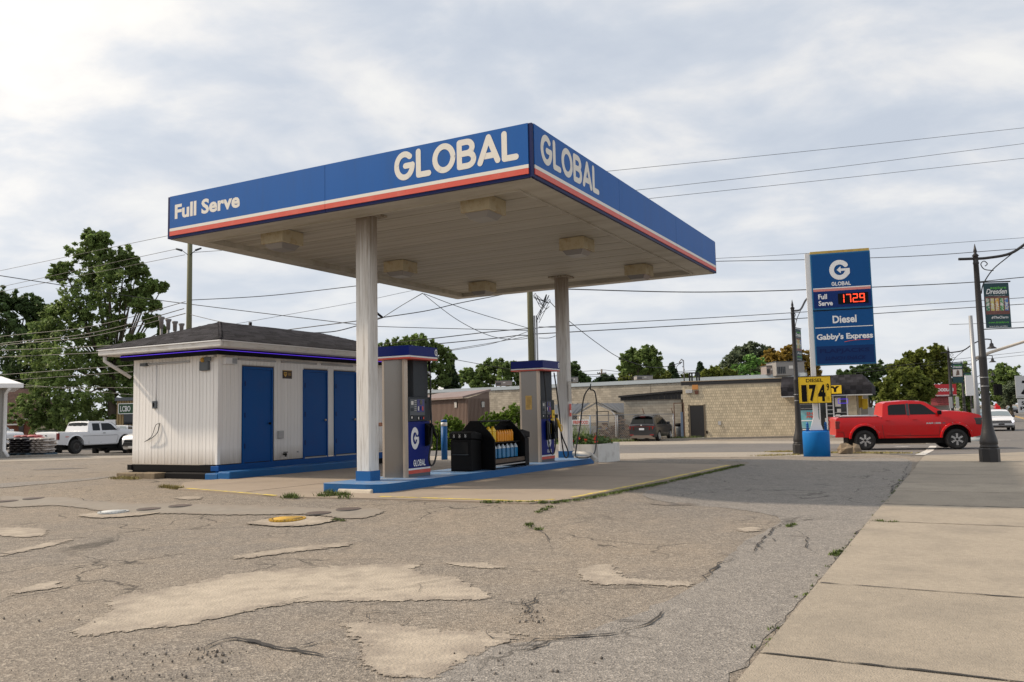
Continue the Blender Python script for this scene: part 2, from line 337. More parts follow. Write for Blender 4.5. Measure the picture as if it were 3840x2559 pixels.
def crumble(m, lo=-.02, hi=.10, sc=13):
    """the thin topping has broken away irregularly near its rim (uses the distance-to-rim attribute)"""
    t = m.node_tree; L = t.links.new; b = t.nodes['Principled BSDF']; at_ = t.nodes.new('ShaderNodeAttribute'); at_.attribute_name = 'rim'; tcn = t.nodes.new('ShaderNodeTexCoord')
    nn = t.nodes.new('ShaderNodeTexNoise'); nn.inputs['Scale'].default_value = sc; nn.inputs['Detail'].default_value = 9; nn.inputs['Roughness'].default_value = .72; L(tcn.outputs['Object'], nn.inputs['Vector'])
    mr_ = t.nodes.new('ShaderNodeMapRange'); mr_.inputs['From Min'].default_value = .34; mr_.inputs['From Max'].default_value = .66; mr_.inputs['To Min'].default_value = lo; mr_.inputs['To Max'].default_value = hi; L(nn.outputs['Fac'], mr_.inputs[0])
    gt = t.nodes.new('ShaderNodeMath'); gt.operation = 'GREATER_THAN'; L(at_.outputs['Fac'], gt.inputs[0]); L(mr_.outputs[0], gt.inputs[1]); L(gt.outputs[0], b.inputs['Alpha'])
    # worn thin and dirty towards the rim
    src = b.inputs['Base Color'].links[0].from_socket; n2_ = t.nodes.new('ShaderNodeTexNoise'); n2_.inputs['Scale'].default_value = 5; n2_.inputs['Detail'].default_value = 9; n2_.inputs['Roughness'].default_value = .7; L(tcn.outputs['Object'], n2_.inputs['Vector'])
    w1 = t.nodes.new('ShaderNodeMapRange'); w1.inputs['From Min'].default_value = 0; w1.inputs['From Max'].default_value = .38; w1.inputs['To Min'].default_value = 1.25; w1.inputs['To Max'].default_value = .05; L(at_.outputs['Fac'], w1.inputs[0]); w2 = t.nodes.new('ShaderNodeMapRange'); w2.inputs['From Min'].default_value = .38; w2.inputs['From Max'].default_value = .62; L(n2_.outputs['Fac'], w2.inputs[0]); w3 = t.nodes.new('ShaderNodeMath'); w3.operation = 'MULTIPLY'; L(w1.outputs[0], w3.inputs[0]); L(w2.outputs[0], w3.inputs[1])
    mm = t.nodes.new('ShaderNodeMix'); mm.data_type = 'RGBA'; mm.clamp_factor = True; L(w3.outputs[0], mm.inputs[0]); L(src, mm.inputs[6]); mm.inputs[7].default_value = (.235, .20, .165, 1); L(mm.outputs[2], b.inputs['Base Color']); return m
M_CONC = mat('concrete pad', (.31, .255, .20), .9, var=.09, vscale=1.4, bump=.35, bscale=90, dirt=(.15, .13, .11), dscale=.9, damt=.45, dlo=.5, dhi=.75)
M_PATCH = mat('concrete patch', (.40, .348, .28), .92, var=.16, vscale=7, bump=.7, bscale=45, dirt=(.20, .17, .14), dscale=3.2, damt=.75, dlo=.5, dhi=.74)
M_WALK = mat('sidewalk concrete', (.315, .272, .215), .92, var=.16, vscale=26, bump=.6, bscale=90, dirt=(.175, .155, .128), dscale=1.3, damt=.6, dlo=.46, dhi=.74, objrand=.10, stretch=(1, 1, 1))
M_CRACK = mat('crack dirt', (.035, .032, .03), .95)
M_YEL = mat('worn yellow paint', (.62, .48, .09), .8, dirt=(.33, .28, .2), dscale=7, damt=.9, dlo=.46, dhi=.58)
M_LINE = mat('white road paint', (.62, .6, .56), .8, dirt=(.25, .24, .22), dscale=5, damt=.8, dlo=.45, dhi=.65)
M_GRASS = mat('grass blades', (.085, .12, .022), .8, island=.45, var=.2, vscale=2)
M_DRY = mat('dry grass blades', (.26, .22, .08), .85, island=.4)
M_FARGND = ground_mat('far lots', (.25, .235, .21), (.3, .27, .22), (.24, .23, .21), speck=.3)
# ------------------------------------------------------------------ terrain sheet: fine near the camera, coarse far off
def axis_(lo, hi, near0, near1, step):
    a = list(np.arange(near0, near1 + 1e-6, step)); x = near1; s = step
    while x < hi: s *= 1.22; x += s; a.append(x)
    x = near0; s = step
    while x > lo: s *= 1.22; x -= s; a.insert(0, x)
    return a
def terrain():
    xs = axis_(-700, 900, -30, 34, .5); ys = axis_(-700, 1400, -12, 74, .5)
    nx, ny = len(xs), len(ys)
    vs = []
    for b in ys:
        for a in xs:
            P = Fp(a, b) if abs(b) < 60 else Fp(a, b)
            vs.append((P.x, P.y, P.z))
    fs = [(j * nx + i, j * nx + i + 1, (j + 1) * nx + i + 1, (j + 1) * nx + i) for j in range(ny - 1) for i in range(nx - 1)]
    return vs, fs
# the axes are in lot coordinates: first list runs along the street side of the canopy (u), the second to the left (v)
xs = axis_(-500, 1400, -15, 60, .5); ys = axis_(-500, 700, -12, 45, .5)
nx_ = len(xs); vs = []; 
for b in ys:
    for a in xs: P = Fp(a, b); vs.append((P.x, P.y, P.z - .0))
fs = [(j * nx_ + i, j * nx_ + i + 1, (j + 1) * nx_ + i + 1, (j + 1) * nx_ + i) for j in range(len(ys) - 1) for i in range(nx_ - 1)]
me = bpy.data.meshes.new('ground'); me.from_pydata(vs, [], fs); me.materials.append(M_ASPH); me.polygons.foreach_set('use_smooth', [True] * len(fs))
ground = bpy.data.objects.new('ground', me); COL.objects.link(ground); tag(ground, kind='structure')
def sheet(name, pts, m, lift=.005, parent=None, kind='structure', step=.5, skirt=0.0, z=None, rim=False):
    """a polygon of world points laid on the terrain, cut up so that it follows it"""
    bm = bmesh.new(); vv = [bm.verts.new((p[0], p[1], 0)) for p in pts]; bm.faces.new(vv)
    loc = [uv(p) for p in pts]
    for ax, vals in ((UV_U, [l[0] for l in loc]), (UV_V, [l[1] for l in loc])):
        s0 = step * math.ceil(min(vals) / step); 
        while s0 < max(vals):
            if -15 <= s0 <= 60: bmesh.ops.bisect_plane(bm, geom=bm.verts[:] + bm.edges[:] + bm.faces[:], plane_co=ORG + ax * s0, plane_no=ax)
            s0 += step if s0 < 60 else step * 8
    if skirt:
        r = bmesh.ops.extrude_face_region(bm, geom=bm.faces[:]); low = {v.index for v in ()}
        top = [g for g in r['geom'] if isinstance(g, bmesh.types.BMVert)]; ts = set(top)
        for v_ in bm.verts: v_.co.z = gr(v_.co.x, v_.co.y) + (lift if v_ in ts else lift - skirt)
    else:
        for v_ in bm.verts: v_.co.z = gr(v_.co.x, v_.co.y) + lift
    bmesh.ops.recalc_face_normals(bm, faces=bm.faces[:])
    if not skirt and bm.faces[:][0].normal.z < 0: bmesh.ops.reverse_faces(bm, faces=bm.faces[:])
    me = bpy.data.meshes.new(name); bm.to_mesh(me); bm.free(); me.materials.append(m)
    if rim:
        A = np.array([(p[0], p[1]) for p in pts]); B_ = np.roll(A, -1, 0); D = B_ - A; n_ = len(me.vertices); co = np.empty(n_ * 3); me.vertices.foreach_get('co', co); Q = co.reshape(-1, 3)[:, :2]
        tt = ((Q[:, None, :] - A) * D).sum(2) / np.maximum((D * D).sum(1), 1e-9); tt = np.clip(tt, 0, 1); dd = np.sqrt(((Q[:, None, :] - (A + tt[..., None] * D)) ** 2).sum(2)).min(1)
        at_ = me.attributes.new('rim', 'FLOAT', 'POINT'); at_.data.foreach_set('value', dd.astype(np.float32))
    o = bpy.data.objects.new(name, me); COL.objects.link(o); o.parent = parent
    if kind: o['kind'] = kind
    return o
def px_(l): return [G(*p) for p in l]
def rough_edge(pts, amp=.03, n=5, closed=True, seed=1):
    """subdivide an outline and make it ragged"""
    rnd = random.Random(seed); out = []
    m = len(pts)
    for i in range(m if closed else m - 1):
        a, b = Vector(pts[i]), Vector(pts[(i + 1) % m]); L_ = (b - a).length; k = max(2, min(14, int(L_ / .12)))
        p0 = Vector(pts[i - 1]) if (closed or i > 0) else a; p3 = Vector(pts[(i + 2) % m]) if (closed or i + 2 < m) else b
        for j in range(k):
            t = j / k; q = .5 * ((2 * a) + (b - p0) * t + (2 * p0 - 5 * a + 4 * b - p3) * t * t + (3 * a - p0 - 3 * b + p3) * t ** 3)
            am = amp * min(1, L_)
            out.append(Vector((q.x + rnd.gauss(0, am), q.y + rnd.gauss(0, am), q.z)))
    if not closed: out.append(Vector(pts[-1]))
    return out
# grey newer asphalt strip along the sidewalk and the far half of the lot
E2 = lambda l: [Fp(a, b) for a, b in l]
sheet('asphalt_strip', rough_edge(px_([(3400, 1722), (3323, 1895), (3040, 2205), (2735, 2558)]) + E2([(-9, -4.5), (-9, -3.1), (-7, -3.0)]) + px_([(2150, 2385), (2560, 2225), (2700, 2120), (2790, 2035), (2925, 1948)]) + E2([(.8, -2.6), (1.4, -1.1), (6, -.8), (10.5, -.75), (12.2, .5), (13.2, -2)]), .012, seed=3), M_ASPHG, .004)
# concrete pad with the fuelling lanes
pad_pts = [G(668, 1838), G(1060, 1868), G(1400, 1874), G(1985, 1892), G(2080, 1884), G(2150, 1875), Fp(3.2, -.62), Fp(8.9, -.72), G(2705, 1746), Fp(9.9, 2.6), Fp(9.6, 8.3), Fp(2.0, 8.9), Fp(1.0, 8.9)]
pad = thing('concrete_pad', None, None); tag(pad, kind='structure')
sheet('slab', pad_pts, M_CONC, .022, pad, None, skirt=.12)
for a, b, c_, d_ in ((-.45, 5.6, 9.5, 5.6), (4.8, -.55, 4.8, 2.9), (4.6, 4.3, 4.6, 8.6)):
    w = .012; P, Q = Fp(a, b), Fp(c_, d_); dd = (Q - P).normalized().cross(Vector((0, 0, 1))) * w
    sheet('joint', [P - dd, Q - dd, Q + dd, P + dd], M_CRACK, .0262, pad, None)
def strip(name, pts, w, m, lift, parent=None, kind='structure', rag=0.0, seed=1, taper=False):
    rnd = random.Random(seed); L_, R_ = [], []
    for i, p in enumerate(pts):
        t = (Vector(pts[min(i + 1, len(pts) - 1)]) - Vector(pts[max(i - 1, 0)])); t.z = 0; t.normalize(); n_ = Vector((-t.y, t.x, 0))
        ww = w * (1 + rag * rnd.uniform(-1, 1)) * (min(1, .15 + 2.2 * min(i, len(pts) - 1 - i) / len(pts)) if taper else 1)
        L_.append(p + n_ * ww / 2); R_.append(p - n_ * ww / 2)
    mb = MB(); n = len(pts)
    vs = [(q.x, q.y, gr(q.x, q.y) + lift) for q in L_] + [(q.x, q.y, gr(q.x, q.y) + lift) for q in R_]
    mb.add(vs, [(i, i + 1, n + i + 1, n + i) for i in range(n - 1)]); o = mb.build(name, m, parent, fix=False)
    if kind: o['kind'] = kind
    return o
def along(pts, step=.25):
    out = []
    for i in range(len(pts) - 1):
        a, b = Vector(pts[i]), Vector(pts[i + 1]); k = max(1, int((b - a).length / step)); out += [a.lerp(b, j / k) for j in range(k)]
    return out + [Vector(pts[-1])]
strip('yellow_edge_line', along([Fp(*q) for q in [(-.15, 7.5), (-.75, 4.6)]]), .09, M_YEL, .0265, pad, None, .3)
strip('yellow_edge_line', along([G(1420, 1868), G(1985, 1886), G(2080, 1879)]), .09, M_YEL, .0265, pad, None, .3, 2)
strip('yellow_edge_line', along([Fp(.3, -.38), Fp(3.2, -.52), Fp(8.9, -.62)]), .10, M_YEL, .0265, pad, None, .3, 3)
# patches of pale concrete
crumble(M_PATCH)
def patch(pix, seed, m=M_PATCH, lift=.006, amp=.012): return sheet('concrete_patch', rough_edge(px_(pix), amp, seed=seed), m, lift + .0004 * (seed - 10), step=.125, rim=True)
patch([(255, 2385), (300, 2400), (480, 2375), (700, 2350), (860, 2315), (1010, 2285), (1180, 2262), (1420, 2262), (1660, 2258), (1760, 2262), (1880, 2232), (1790, 2205), (1760, 2180), (1700, 2160), (1610, 2155), (1560, 2135), (1600, 2118), (1530, 2115), (1180, 2128), (860, 2155), (720, 2185), (560, 2220), (430, 2240), (380, 2262), (410, 2290), (330, 2330), (265, 2360)], 11)
patch([(1270, 2350), (1285, 2330), (1390, 2325), (1560, 2350), (1750, 2368), (1990, 2372), (1960, 2400), (1870, 2425), (1790, 2470), (1700, 2520), (1640, 2556), (1520, 2556), (1380, 2530), (1330, 2490), (1340, 2420), (1290, 2385)], 12)
patch([(2155, 2165), (2170, 2130), (2290, 2112), (2330, 2145), (2350, 2165), (2450, 2175), (2600, 2180), (2640, 2195), (2560, 2205), (2350, 2200), (2230, 2200)], 13)
patch([(1620, 2120), (1780, 2107), (1920, 2130), (1880, 2142), (1760, 2130)], 14)
patch([(0, 2230), (180, 2180), (235, 2182), (230, 2205), (120, 2225), (0, 2245)], 15)
patch([(0, 2075), (250, 2022), (280, 2030), (180, 2055), (0, 2090)], 16)
patch([(-30, 1985), (60, 1978), (170, 1985), (190, 2002), (130, 2018), (-30, 2012)], 17)
patch([(2745, 1990), (2800, 1976), (2870, 1985), (2850, 1998), (2780, 1998)], 18)
patch([(850, 2095), (1050, 2060), (1330, 2035), (1300, 2050), (1050, 2082), (930, 2098)], 19)
patch([(1180, 2055), (1280, 2040), (1340, 2046), (1220, 2062)], 20)
patch([(650, 1868), (730, 1862), (770, 1866), (740, 1876), (660, 1876)], 22)
M_PATCHG = mat('grey patch', (.245, .222, .19), .92, var=.12, vscale=6, bump=.5, bscale=60, dirt=(.19, .17, .15), dscale=2.0, damt=.6); crumble(M_PATCHG)
patch([(0, 1862), (100, 1864), (270, 1868), (480, 1888), (640, 1890), (900, 1896), (1240, 1908), (1420, 1910), (1440, 1925), (1380, 1945), (1290, 1950), (1150, 1935), (800, 1935), (620, 1930), (480, 1935), (380, 1920), (200, 1900), (0, 1905)], 21, M_PATCHG, .008)
patch([(910, 1966), (1000, 1950), (1090, 1937), (1200, 1940), (1270, 1950), (1260, 1958), (1170, 1975), (1060, 1980), (960, 1975)], 23, M_PATCH, .012, .006)
patch([(280, 1935), (380, 1925), (560, 1925), (610, 1925), (560, 1935), (420, 1946), (320, 1945)], 24, M_PATCH, .012, .01)
# dark repaired spots
M_TAR = mat('dark repair', (.12, .108, .098), .9, var=.25, vscale=9, bump=.5, bscale=60); crumble(M_TAR, 0, .12, 14)
for s_, pix in enumerate([[(2430, 1888), (2520, 1884), (2620, 1890), (2630, 1896), (2520, 1899), (2440, 1895)], [(115, 1762), (200, 1756), (300, 1754), (340, 1756), (230, 1762), (130, 1765)], [(0, 1815), (250, 1800), (420, 1788), (330, 1802), (100, 1822), (0, 1830)]]):
    sheet('asphalt_repair', rough_edge(px_(pix), .02, seed=40 + s_), M_TAR if s_ != 2 else M_ASPHG, .007, step=.125, rim=True)
# cracks
def crack(pix, w=.02, seed=1, amp=.022, m=M_CRACK, lift=.0155):
    rn = random.Random(seed); pts = along(px_(pix), .06); ox = oy = 0; q_ = []
    for p in pts: ox = ox * .9 + rn.gauss(0, .013); oy = oy * .9 + rn.gauss(0, .013); q_.append(Vector((p.x + ox, p.y + oy, 0)))
    pts = q_
    for _ in range(max(1, len(pts) // 26)):
        p = pts[rn.randrange(len(pts))]; a = rn.uniform(0, 6.28); b = [p]; 
        for _k in range(rn.randrange(4, 10)): a += rn.gauss(0, .5); b.append(b[-1] + Vector((math.cos(a), math.sin(a), 0)) * rn.uniform(.04, .09))
        strip('pavement_crack', b, w * .3, m, .0150, rag=.8, seed=seed, taper=True)
    return strip('pavement_crack', pts, w * .5, m, lift, rag=.95, seed=seed, taper=True)
for i, (w, pix) in enumerate([(.045, [(205, 2152), (300, 2130), (400, 2118), (480, 2113), (520, 2118)]), (.055, [(760, 2465), (745, 2445), (790, 2415), (870, 2402), (960, 2422), (1010, 2440), (1140, 2460), (1310, 2488)]),
        (.05, [(1990, 2392), (2120, 2392), (2260, 2386), (2340, 2374)]), (.03, [(2340, 2374), (2440, 2340), (2500, 2290)]), (.035, [(2640, 2190), (2660, 2150), (2700, 2120), (2760, 2100)]), (.035, [(2735, 2080), (2760, 2070), (2820, 2078), (2860, 2040), (2920, 1985), (2965, 1958), (3020, 1938)]),
        (.03, [(2800, 2043), (2870, 2038)]), (.03, [(2905, 1984), (2965, 1976)]), (.018, [(3035, 1940), (3100, 1942), (3210, 1948)]), (.022, [(1340, 2312), (1400, 2298), (1460, 2300), (1500, 2306)]), (.02, [(1540, 2318), (1600, 2310), (1640, 2312)]),
        (.016, [(1300, 2248), (1400, 2222), (1520, 2210), (1640, 2190), (1760, 2160)]), (.014, [(860, 2310), (1060, 2270), (1180, 2240), (1320, 2235)]), (.02, [(2985, 1992), (3010, 2030), (3060, 2080)]), (.018, [(2000, 1975), (2040, 2010), (2060, 2040), (2065, 2075)]),
        (.025, [(300, 1868), (330, 1880), (450, 1886)]), (.02, [(1300, 2045), (1380, 2032), (1440, 2028)]), (.03, [(2180, 2210), (2230, 2204), (2400, 2206), (2600, 2214)]), (.03, [(1960, 2270), (2000, 2255), (2010, 2240)]), (.035, [(1930, 2330), (1960, 2310), (2000, 2290), (1990, 2270)]),
        (.03, [(1950, 2440), (2010, 2400), (2100, 2398)]), (.03, [(2330, 1812), (2450, 1815), (2560, 1812), (2700, 1815), (2900, 1822), (3100, 1826), (3220, 1824)]), (.02, [(2340, 1740), (2500, 1736), (2700, 1744)]), (.018, [(3150, 1790), (3230, 1784), (3260, 1798)]), (.022, [(880, 2112), (980, 2100), (1100, 2102)])]):
    crack(pix, w, 50 + i)
# edge of the newer strip and of the sidewalk
tufts_later = None
crack([(3418, 1725), (3323, 1893), (3045, 2205), (2745, 2550)], .035, 91)
# pot holes: scattered dark stones
mb = MB(); rnd = random.Random(5)
for (cx_, cy_, n, sx, sy) in ((800, 2455, 90, 50, 14), (1990, 2300, 40, 25, 10), (1980, 2262, 26, 30, 8), (560, 2480, 60, 160, 40), (620, 2535, 60, 200, 15), (2000, 2330, 40, 30, 10), (200, 2320, 30, 120, 20), (1900, 2510, 50, 160, 30)):
    for _ in range(n // 2):
        P = G(min(3830, cx_ + rnd.gauss(0, sx)), min(2556, cy_ + rnd.gauss(0, sy))); r = rnd.uniform(.003, .006) * (1 + rnd.random() ** 4 * 1.5)
        mb.ball((P.x, P.y, P.z + .01), r, 5, 3)
mb.build('loose_stones', mat('dark stones', (.17, .15, .13), .9, island=.5), kind='stuff', fix=False)
# ------------------------------------------------------------------ sidewalk of separate slabs
walk = thing('sidewalk', None, None); tag(walk, kind='structure')
vL, vR = -4.56, -7.25
edges_u = [-13, -10.2, -8.2, uv(G(2880, 2468))[0], uv(G(3060, 2197))[0], uv(G(3278, 1962))[0], uv(G(3323, 1897))[0], 4.2, 5.9, 8.4, 10.9, 13.4, 15.6]
for i in range(len(edges_u) - 1):
    a, b = edges_u[i] + .008, edges_u[i + 1] - .008; big = a > .9
    j = 0.0
    pl = [Fp(a, vL), Fp(b, vL - .02 * (b > 3)), Fp(b, vR), Fp(a, vR)]
    if i == len(edges_u) - 2: pl = [Fp(a, vL - .02), G(3470, 1711), G(3560, 1708), G(3700, 1704), G(3838, 1698), Fp(18.6, -8.6), Fp(17.2, -8.9), Fp(a, vR)]
    sheet('slab', pl, M_WALK, .022 + (.002 if i % 2 else 0), walk, None, skirt=.1)
for i_, u_ in enumerate((edges_u[6], edges_u[5], edges_u[4], edges_u[3])):
    pp = along([Fp(u_, vL - .02), Fp(u_, vR + .02)], .08); rn = random.Random(i_); qq = []; o_ = 0
    for p in pp: o_ = o_ * .8 + rn.gauss(0, .004); qq.append(p + UV_U * o_)
    strip('joint_dirt', qq, (.032, .010, .015, .018)[i_], M_CRACK, .0285, walk, None, .9, i_)
sheet('walk_bedding', [Fp(-13, vL), Fp(15.6, vL), Fp(15.6, vR), Fp(-13, vR)], M_CRACK, .006, walk, None)
kb = thing('kerb', None, None); tag(kb, kind='structure')
mb = MB()
for i in range(56):
    a = -13 + i * .5; b = a + .5; 
    for (p0, p1) in ((vR - .01, vR - .17),):
        q = [Fp(a, p0), Fp(b, p0), Fp(b, p1), Fp(a, p1)]
        mb.add([(p.x, p.y, p.z + .023) for p in q] + [(p.x, p.y, p.z - .12) for p in q], [(0, 1, 2, 3), (0, 1, 5, 4), (1, 2, 6, 5), (2, 3, 7, 6), (3, 0, 4, 7)])
mb.build('kerb_stone', M_WALK, kb, fix=False)
# ------------------------------------------------------------------ roads
road_near = px_([(1560, 1712), (1900, 1708), (2240, 1702), (2600, 1698), (2950, 1695), (3060, 1692)]) + [G(3250, 1700), G(3380, 1708), G(3470, 1710), G(3560, 1707), G(3700, 1703), G(3838, 1697)]
sideroad = road_near + [Fp(17.6, -9.2), Fp(-40, -8.6 + .0), Fp(-40, -24), Fp(60, -24), Fp(300, -22), Fp(900, -22), Fp(900, -7.6), Fp(300, -7.6), Fp(52, -7.2), Fp(44, -5.5), G(3460, 1668), G(3380, 1669), G(3040, 1664), G(2700, 1665), G(2240, 1672), G(1560, 1684), Fp(38, 60), Fp(27, 60)]
def flat_road(name, pts, m, lift):
    bm = bmesh.new(); bm.faces.new([bm.verts.new((p[0], p[1], 0)) for p in pts])
    for ax, rng in ((UV_U, [x for x in xs if -40 < x < 900]), (UV_V, [y for y in ys if -40 < y < 60])):
        for s0 in rng: bmesh.ops.bisect_plane(bm, geom=bm.verts[:] + bm.edges[:] + bm.faces[:], plane_co=ORG + ax * s0, plane_no=ax)
    for v_ in bm.verts: v_.co.z = gr(v_.co.x, v_.co.y) + lift
    bmesh.ops.recalc_face_normals(bm, faces=bm.faces[:])
    if sum(f_.normal.z for f_ in bm.faces) < 0: bmesh.ops.reverse_faces(bm, faces=bm.faces[:])
    me = bpy.data.meshes.new(name); bm.to_mesh(me); bm.free(); me.materials.append(m); o = bpy.data.objects.new(name, me); COL.objects.link(o); tag(o, kind='structure'); return o
flat_road('road', sideroad, M_ROAD, .012)
flat_road('gravel_verge', road_near[:6] + px_([(3060, 1712), (2900, 1714), (2600, 1716), (2400, 1722), (2240, 1726), (1900, 1730), (1560, 1732)]), M_GRAV, .006)
flat_road('gravel_apron', px_([(1560, 1684), (2240, 1672), (2700, 1665), (3040, 1664), (3300, 1669), (3460, 1668), (3560, 1664), (3540, 1652), (3300, 1656), (3000, 1656), (2700, 1655), (2240, 1658), (1560, 1668)]), M_GRAV, .012)
# painted lines
def pline(a, b, w, m=M_LINE): P, Q = G(*a), G(*b); return strip('road_marking', along([P, Q], .5), w, m, .018)
pline((3450, 1708), (3500, 1674), .3); pline((3360, 1677), (3410, 1676), .35); pline((3700, 1653), (3790, 1652), .2)
strip('road_marking', along([Fp(70, -12.6), Fp(420, -12.6)], 4), .14, mat('yellow road paint', (.62, .36, .05), .8), .018)
strip('road_marking', along([Fp(70, -12.95), Fp(420, -12.95)], 4), .14, bpy.data.materials['yellow road paint'], .018)
# raised kerb pieces beyond the street
for a, b, w in (((2380, 1655), (2990, 1642), .18), ((3260, 1668), (3470, 1668), .2)):
    pts = along([G(*a), G(*b)], 1.0); mb = MB()
    for i in range(len(pts) - 1):
        P, Q = pts[i], pts[i + 1]; n_ = (Q - P).cross(Vector((0, 0, 1))).normalized() * w
        q = [P, Q, Q - n_, P - n_]; mb.add([(p.x, p.y, p.z - .05) for p in q] + [(p.x, p.y, p.z + .13) for p in q], [(4, 5, 6, 7), (0, 1, 5, 4), (1, 2, 6, 5), (2, 3, 7, 6), (3, 0, 4, 7)])
    o = mb.build('kerb', M_GRAV, None, fix=False); tag(o, kind='structure')
# left far kerb of the neighbouring lot
pts = along([G(-80, 1722), G(60, 1717), G(250, 1712), G(520, 1708)], 1.0); mb = MB()
for i in range(len(pts) - 1):
    P, Q = pts[i], pts[i + 1]; n_ = (Q - P).cross(Vector((0, 0, 1))).normalized() * .2
    q = [P, Q, Q - n_, P - n_]; mb.add([(p.x, p.y, p.z - .05) for p in q] + [(p.x, p.y, p.z + .1) for p in q], [(4, 5, 6, 7), (0, 1, 5, 4), (1, 2, 6, 5), (2, 3, 7, 6), (3, 0, 4, 7)])
tag(mb.build('kerb', M_GRAV, None, fix=False), kind='structure')
flat_road('far_lot', [G(-100, 1716), G(520, 1706)] + [Fp(40, 24), Fp(70, 60), Fp(30, 90), Fp(12, 60)], M_ROAD, .008)
flat_road('gravel_verge', px_([(-80, 1735), (200, 1728), (520, 1716), (520, 1709), (250, 1713), (-80, 1723)]), M_GRAV, .007)
# ------------------------------------------------------------------ weeds: tufts of blades
def tufts(name, spots, m, per=14, h=.05, spread=.06, label=None, cat=None):
    mb = MB(); rnd = random.Random(len(spots))
    for P in spots:
        for _ in range(per):
            a = rnd.uniform(0, 6.28); r = abs(rnd.gauss(0, spread)); x, y = P.x + r * math.cos(a), P.y + r * math.sin(a); z = gr(x, y) + .01; hh = h * rnd.uniform(.4, 1.3); b = rnd.uniform(0, 6.28); w = .006 + .1 * h * .5; l = hh * .7
            dx_, dy_ = math.cos(b), math.sin(b)
            mb.add([(x - dy_ * w, y + dx_ * w, z), (x + dy_ * w, y - dx_ * w, z), (x + dx_ * l + dy_ * w * .3, y + dy_ * l, z + hh)], [(0, 1, 2)])
    return mb.build(name, m, kind='stuff', fix=False)
def spread_line(pts, n, w, seed=1):
    rnd = random.Random(seed); P = along(pts, .15); return [P[rnd.randrange(len(P))] + Vector((rnd.gauss(0, w), rnd.gauss(0, w), 0)) for _ in range(n)]
tufts('weeds', spread_line([Fp(.2, -.62), Fp(3.2, -.78), Fp(9.3, -.86)], 300, .025) + spread_line([G(1830, 1887), G(2080, 1889), G(2160, 1880)], 90, .03, 2), M_GRASS, 14, .03, .035)
tufts('weeds', spread_line([G(1210, 1865), G(1290, 1862)], 26, .04, 3) + spread_line([G(1080, 1868), G(1110, 1869)], 12, .03, 3) + spread_line([G(1235, 1850), G(1300, 1872)], 14, .06, 8), M_GRASS, 16, .07, .06)
tufts('weeds', spread_line([G(2020, 1925), G(2060, 1906)], 14, .02, 4) + spread_line([G(1985, 1972), G(2015, 1990)], 12, .015, 5) + spread_line([G(1258, 1954), G(1285, 1957)], 10, .02) + spread_line([G(2960, 1978), G(2980, 1972)], 8, .01) + spread_line([G(3300, 1961), G(3350, 1965)], 14, .02) + spread_line([G(3135, 2085), G(3150, 2075)], 10, .015), M_GRASS, 14, .03, .03)
tufts('weeds', spread_line(px_([(3380, 1800), (3323, 1893), (3045, 2205), (2745, 2550)]), 55, .02, 21), M_GRASS, 8, .018, .02)
tufts('weeds', [Fp(e_, vL - rnd.uniform(.05, 2.4)) for e_ in edges_u[4:9] for _ in range(9)], M_DRY, 8, .012, .02)
tufts('dry_grass', spread_line([G(2910, 1697), G(3000, 1696)], 120, .25, 5) + spread_line([G(3130, 1700), G(3370, 1702)], 260, .3, 6) + spread_line([G(2850, 1712), G(3000, 1707)], 40, .2, 7), M_DRY, 12, .06, .15)
tufts('weeds', spread_line([G(440, 1796), G(520, 1800)], 40, .1, 7) + spread_line([G(620, 1830), G(668, 1836)], 40, .04, 8), M_DRY, 12, .06, .05)
tufts('weeds', spread_line([G(2140, 1662), G(2360, 1656)], 150, .35, 9) + spread_line([G(2530, 1650), G(2620, 1648)], 60, .3, 9), M_GRASS, 12, .22, .3)
# ------------------------------------------------------------------ colours
M_BLUE = mat('blue fascia', (.004, .10, .37), .5, spec=.22, var=.06, vscale=.8, dirt=(.02, .085, .24), dscale=1.3, damt=.45, stretch=(3, 3, .4), dlo=.5, dhi=.75)
M_DBLUE = mat('dark blue trim', (.004, .012, .08), .5, spec=.2)
M_PBLUE = mat('pump blue', (.001, .012, .16), .4, spec=.2)
M_WHITE = mat('off white vinyl', (.74, .71, .64), .5)
M_WHT = mat('white vinyl', (.78, .78, .78), .45)
M_RED = mat('red stripe', (.62, .075, .045), .45, dirt=(.62, .2, .14), dscale=3, damt=.35)
M_SOFF = mat('aged soffit metal', (.50, .475, .415), .6, spec=.3, dirt=(.20, .165, .11), dscale=.75, damt=.62, stretch=(2.6, .5, 1), dlo=.44, dhi=.74, objrand=.05)
M_COLW = mat('column paint', (.68, .665, .635), .7, dirt=(.24, .19, .14), dscale=6, damt=.6, stretch=(4, 4, .25), dlo=.50, dhi=.70)
M_COLD = mat('column weathered top', (.40, .35, .28), .8, dirt=(.13, .10, .07), dscale=6, damt=.8, stretch=(4, 4, .25), dlo=.42, dhi=.62)
M_CURB = mat('blue kerb paint', (.008, .105, .30), .5, spec=.3, var=.06, vscale=3, dirt=(.05, .09, .16), dscale=3, damt=.4, dlo=.52, dhi=.7, bump=.2, bscale=30)
M_CBLUE = mat('bright blue paint', (.005, .10, .32), .5, spec=.3, dirt=(.03, .13, .33), dscale=2.5, damt=.4)
M_DOOR = mat('blue door paint', (.001, .075, .29), .5, spec=.2, var=.05, vscale=2, dirt=(.02, .06, .2), dscale=2, damt=.35)
M_STEEL = mat('brushed stainless', (.22, .205, .19), .28, metal=.92, var=.08, vscale=1.2, dirt=(.22, .19, .16), dscale=2, damt=.4)
M_STEEL2 = mat('bright stainless', (.50, .42, .34), .38, metal=.75)
M_GREY = mat('grey enamel', (.045, .052, .060), .6, spec=.25)
M_GREY2 = mat('mid grey plastic', (.11, .123, .135), .5, spec=.3)
M_LGREY = mat('light grey plastic', (.42, .42, .42), .5)
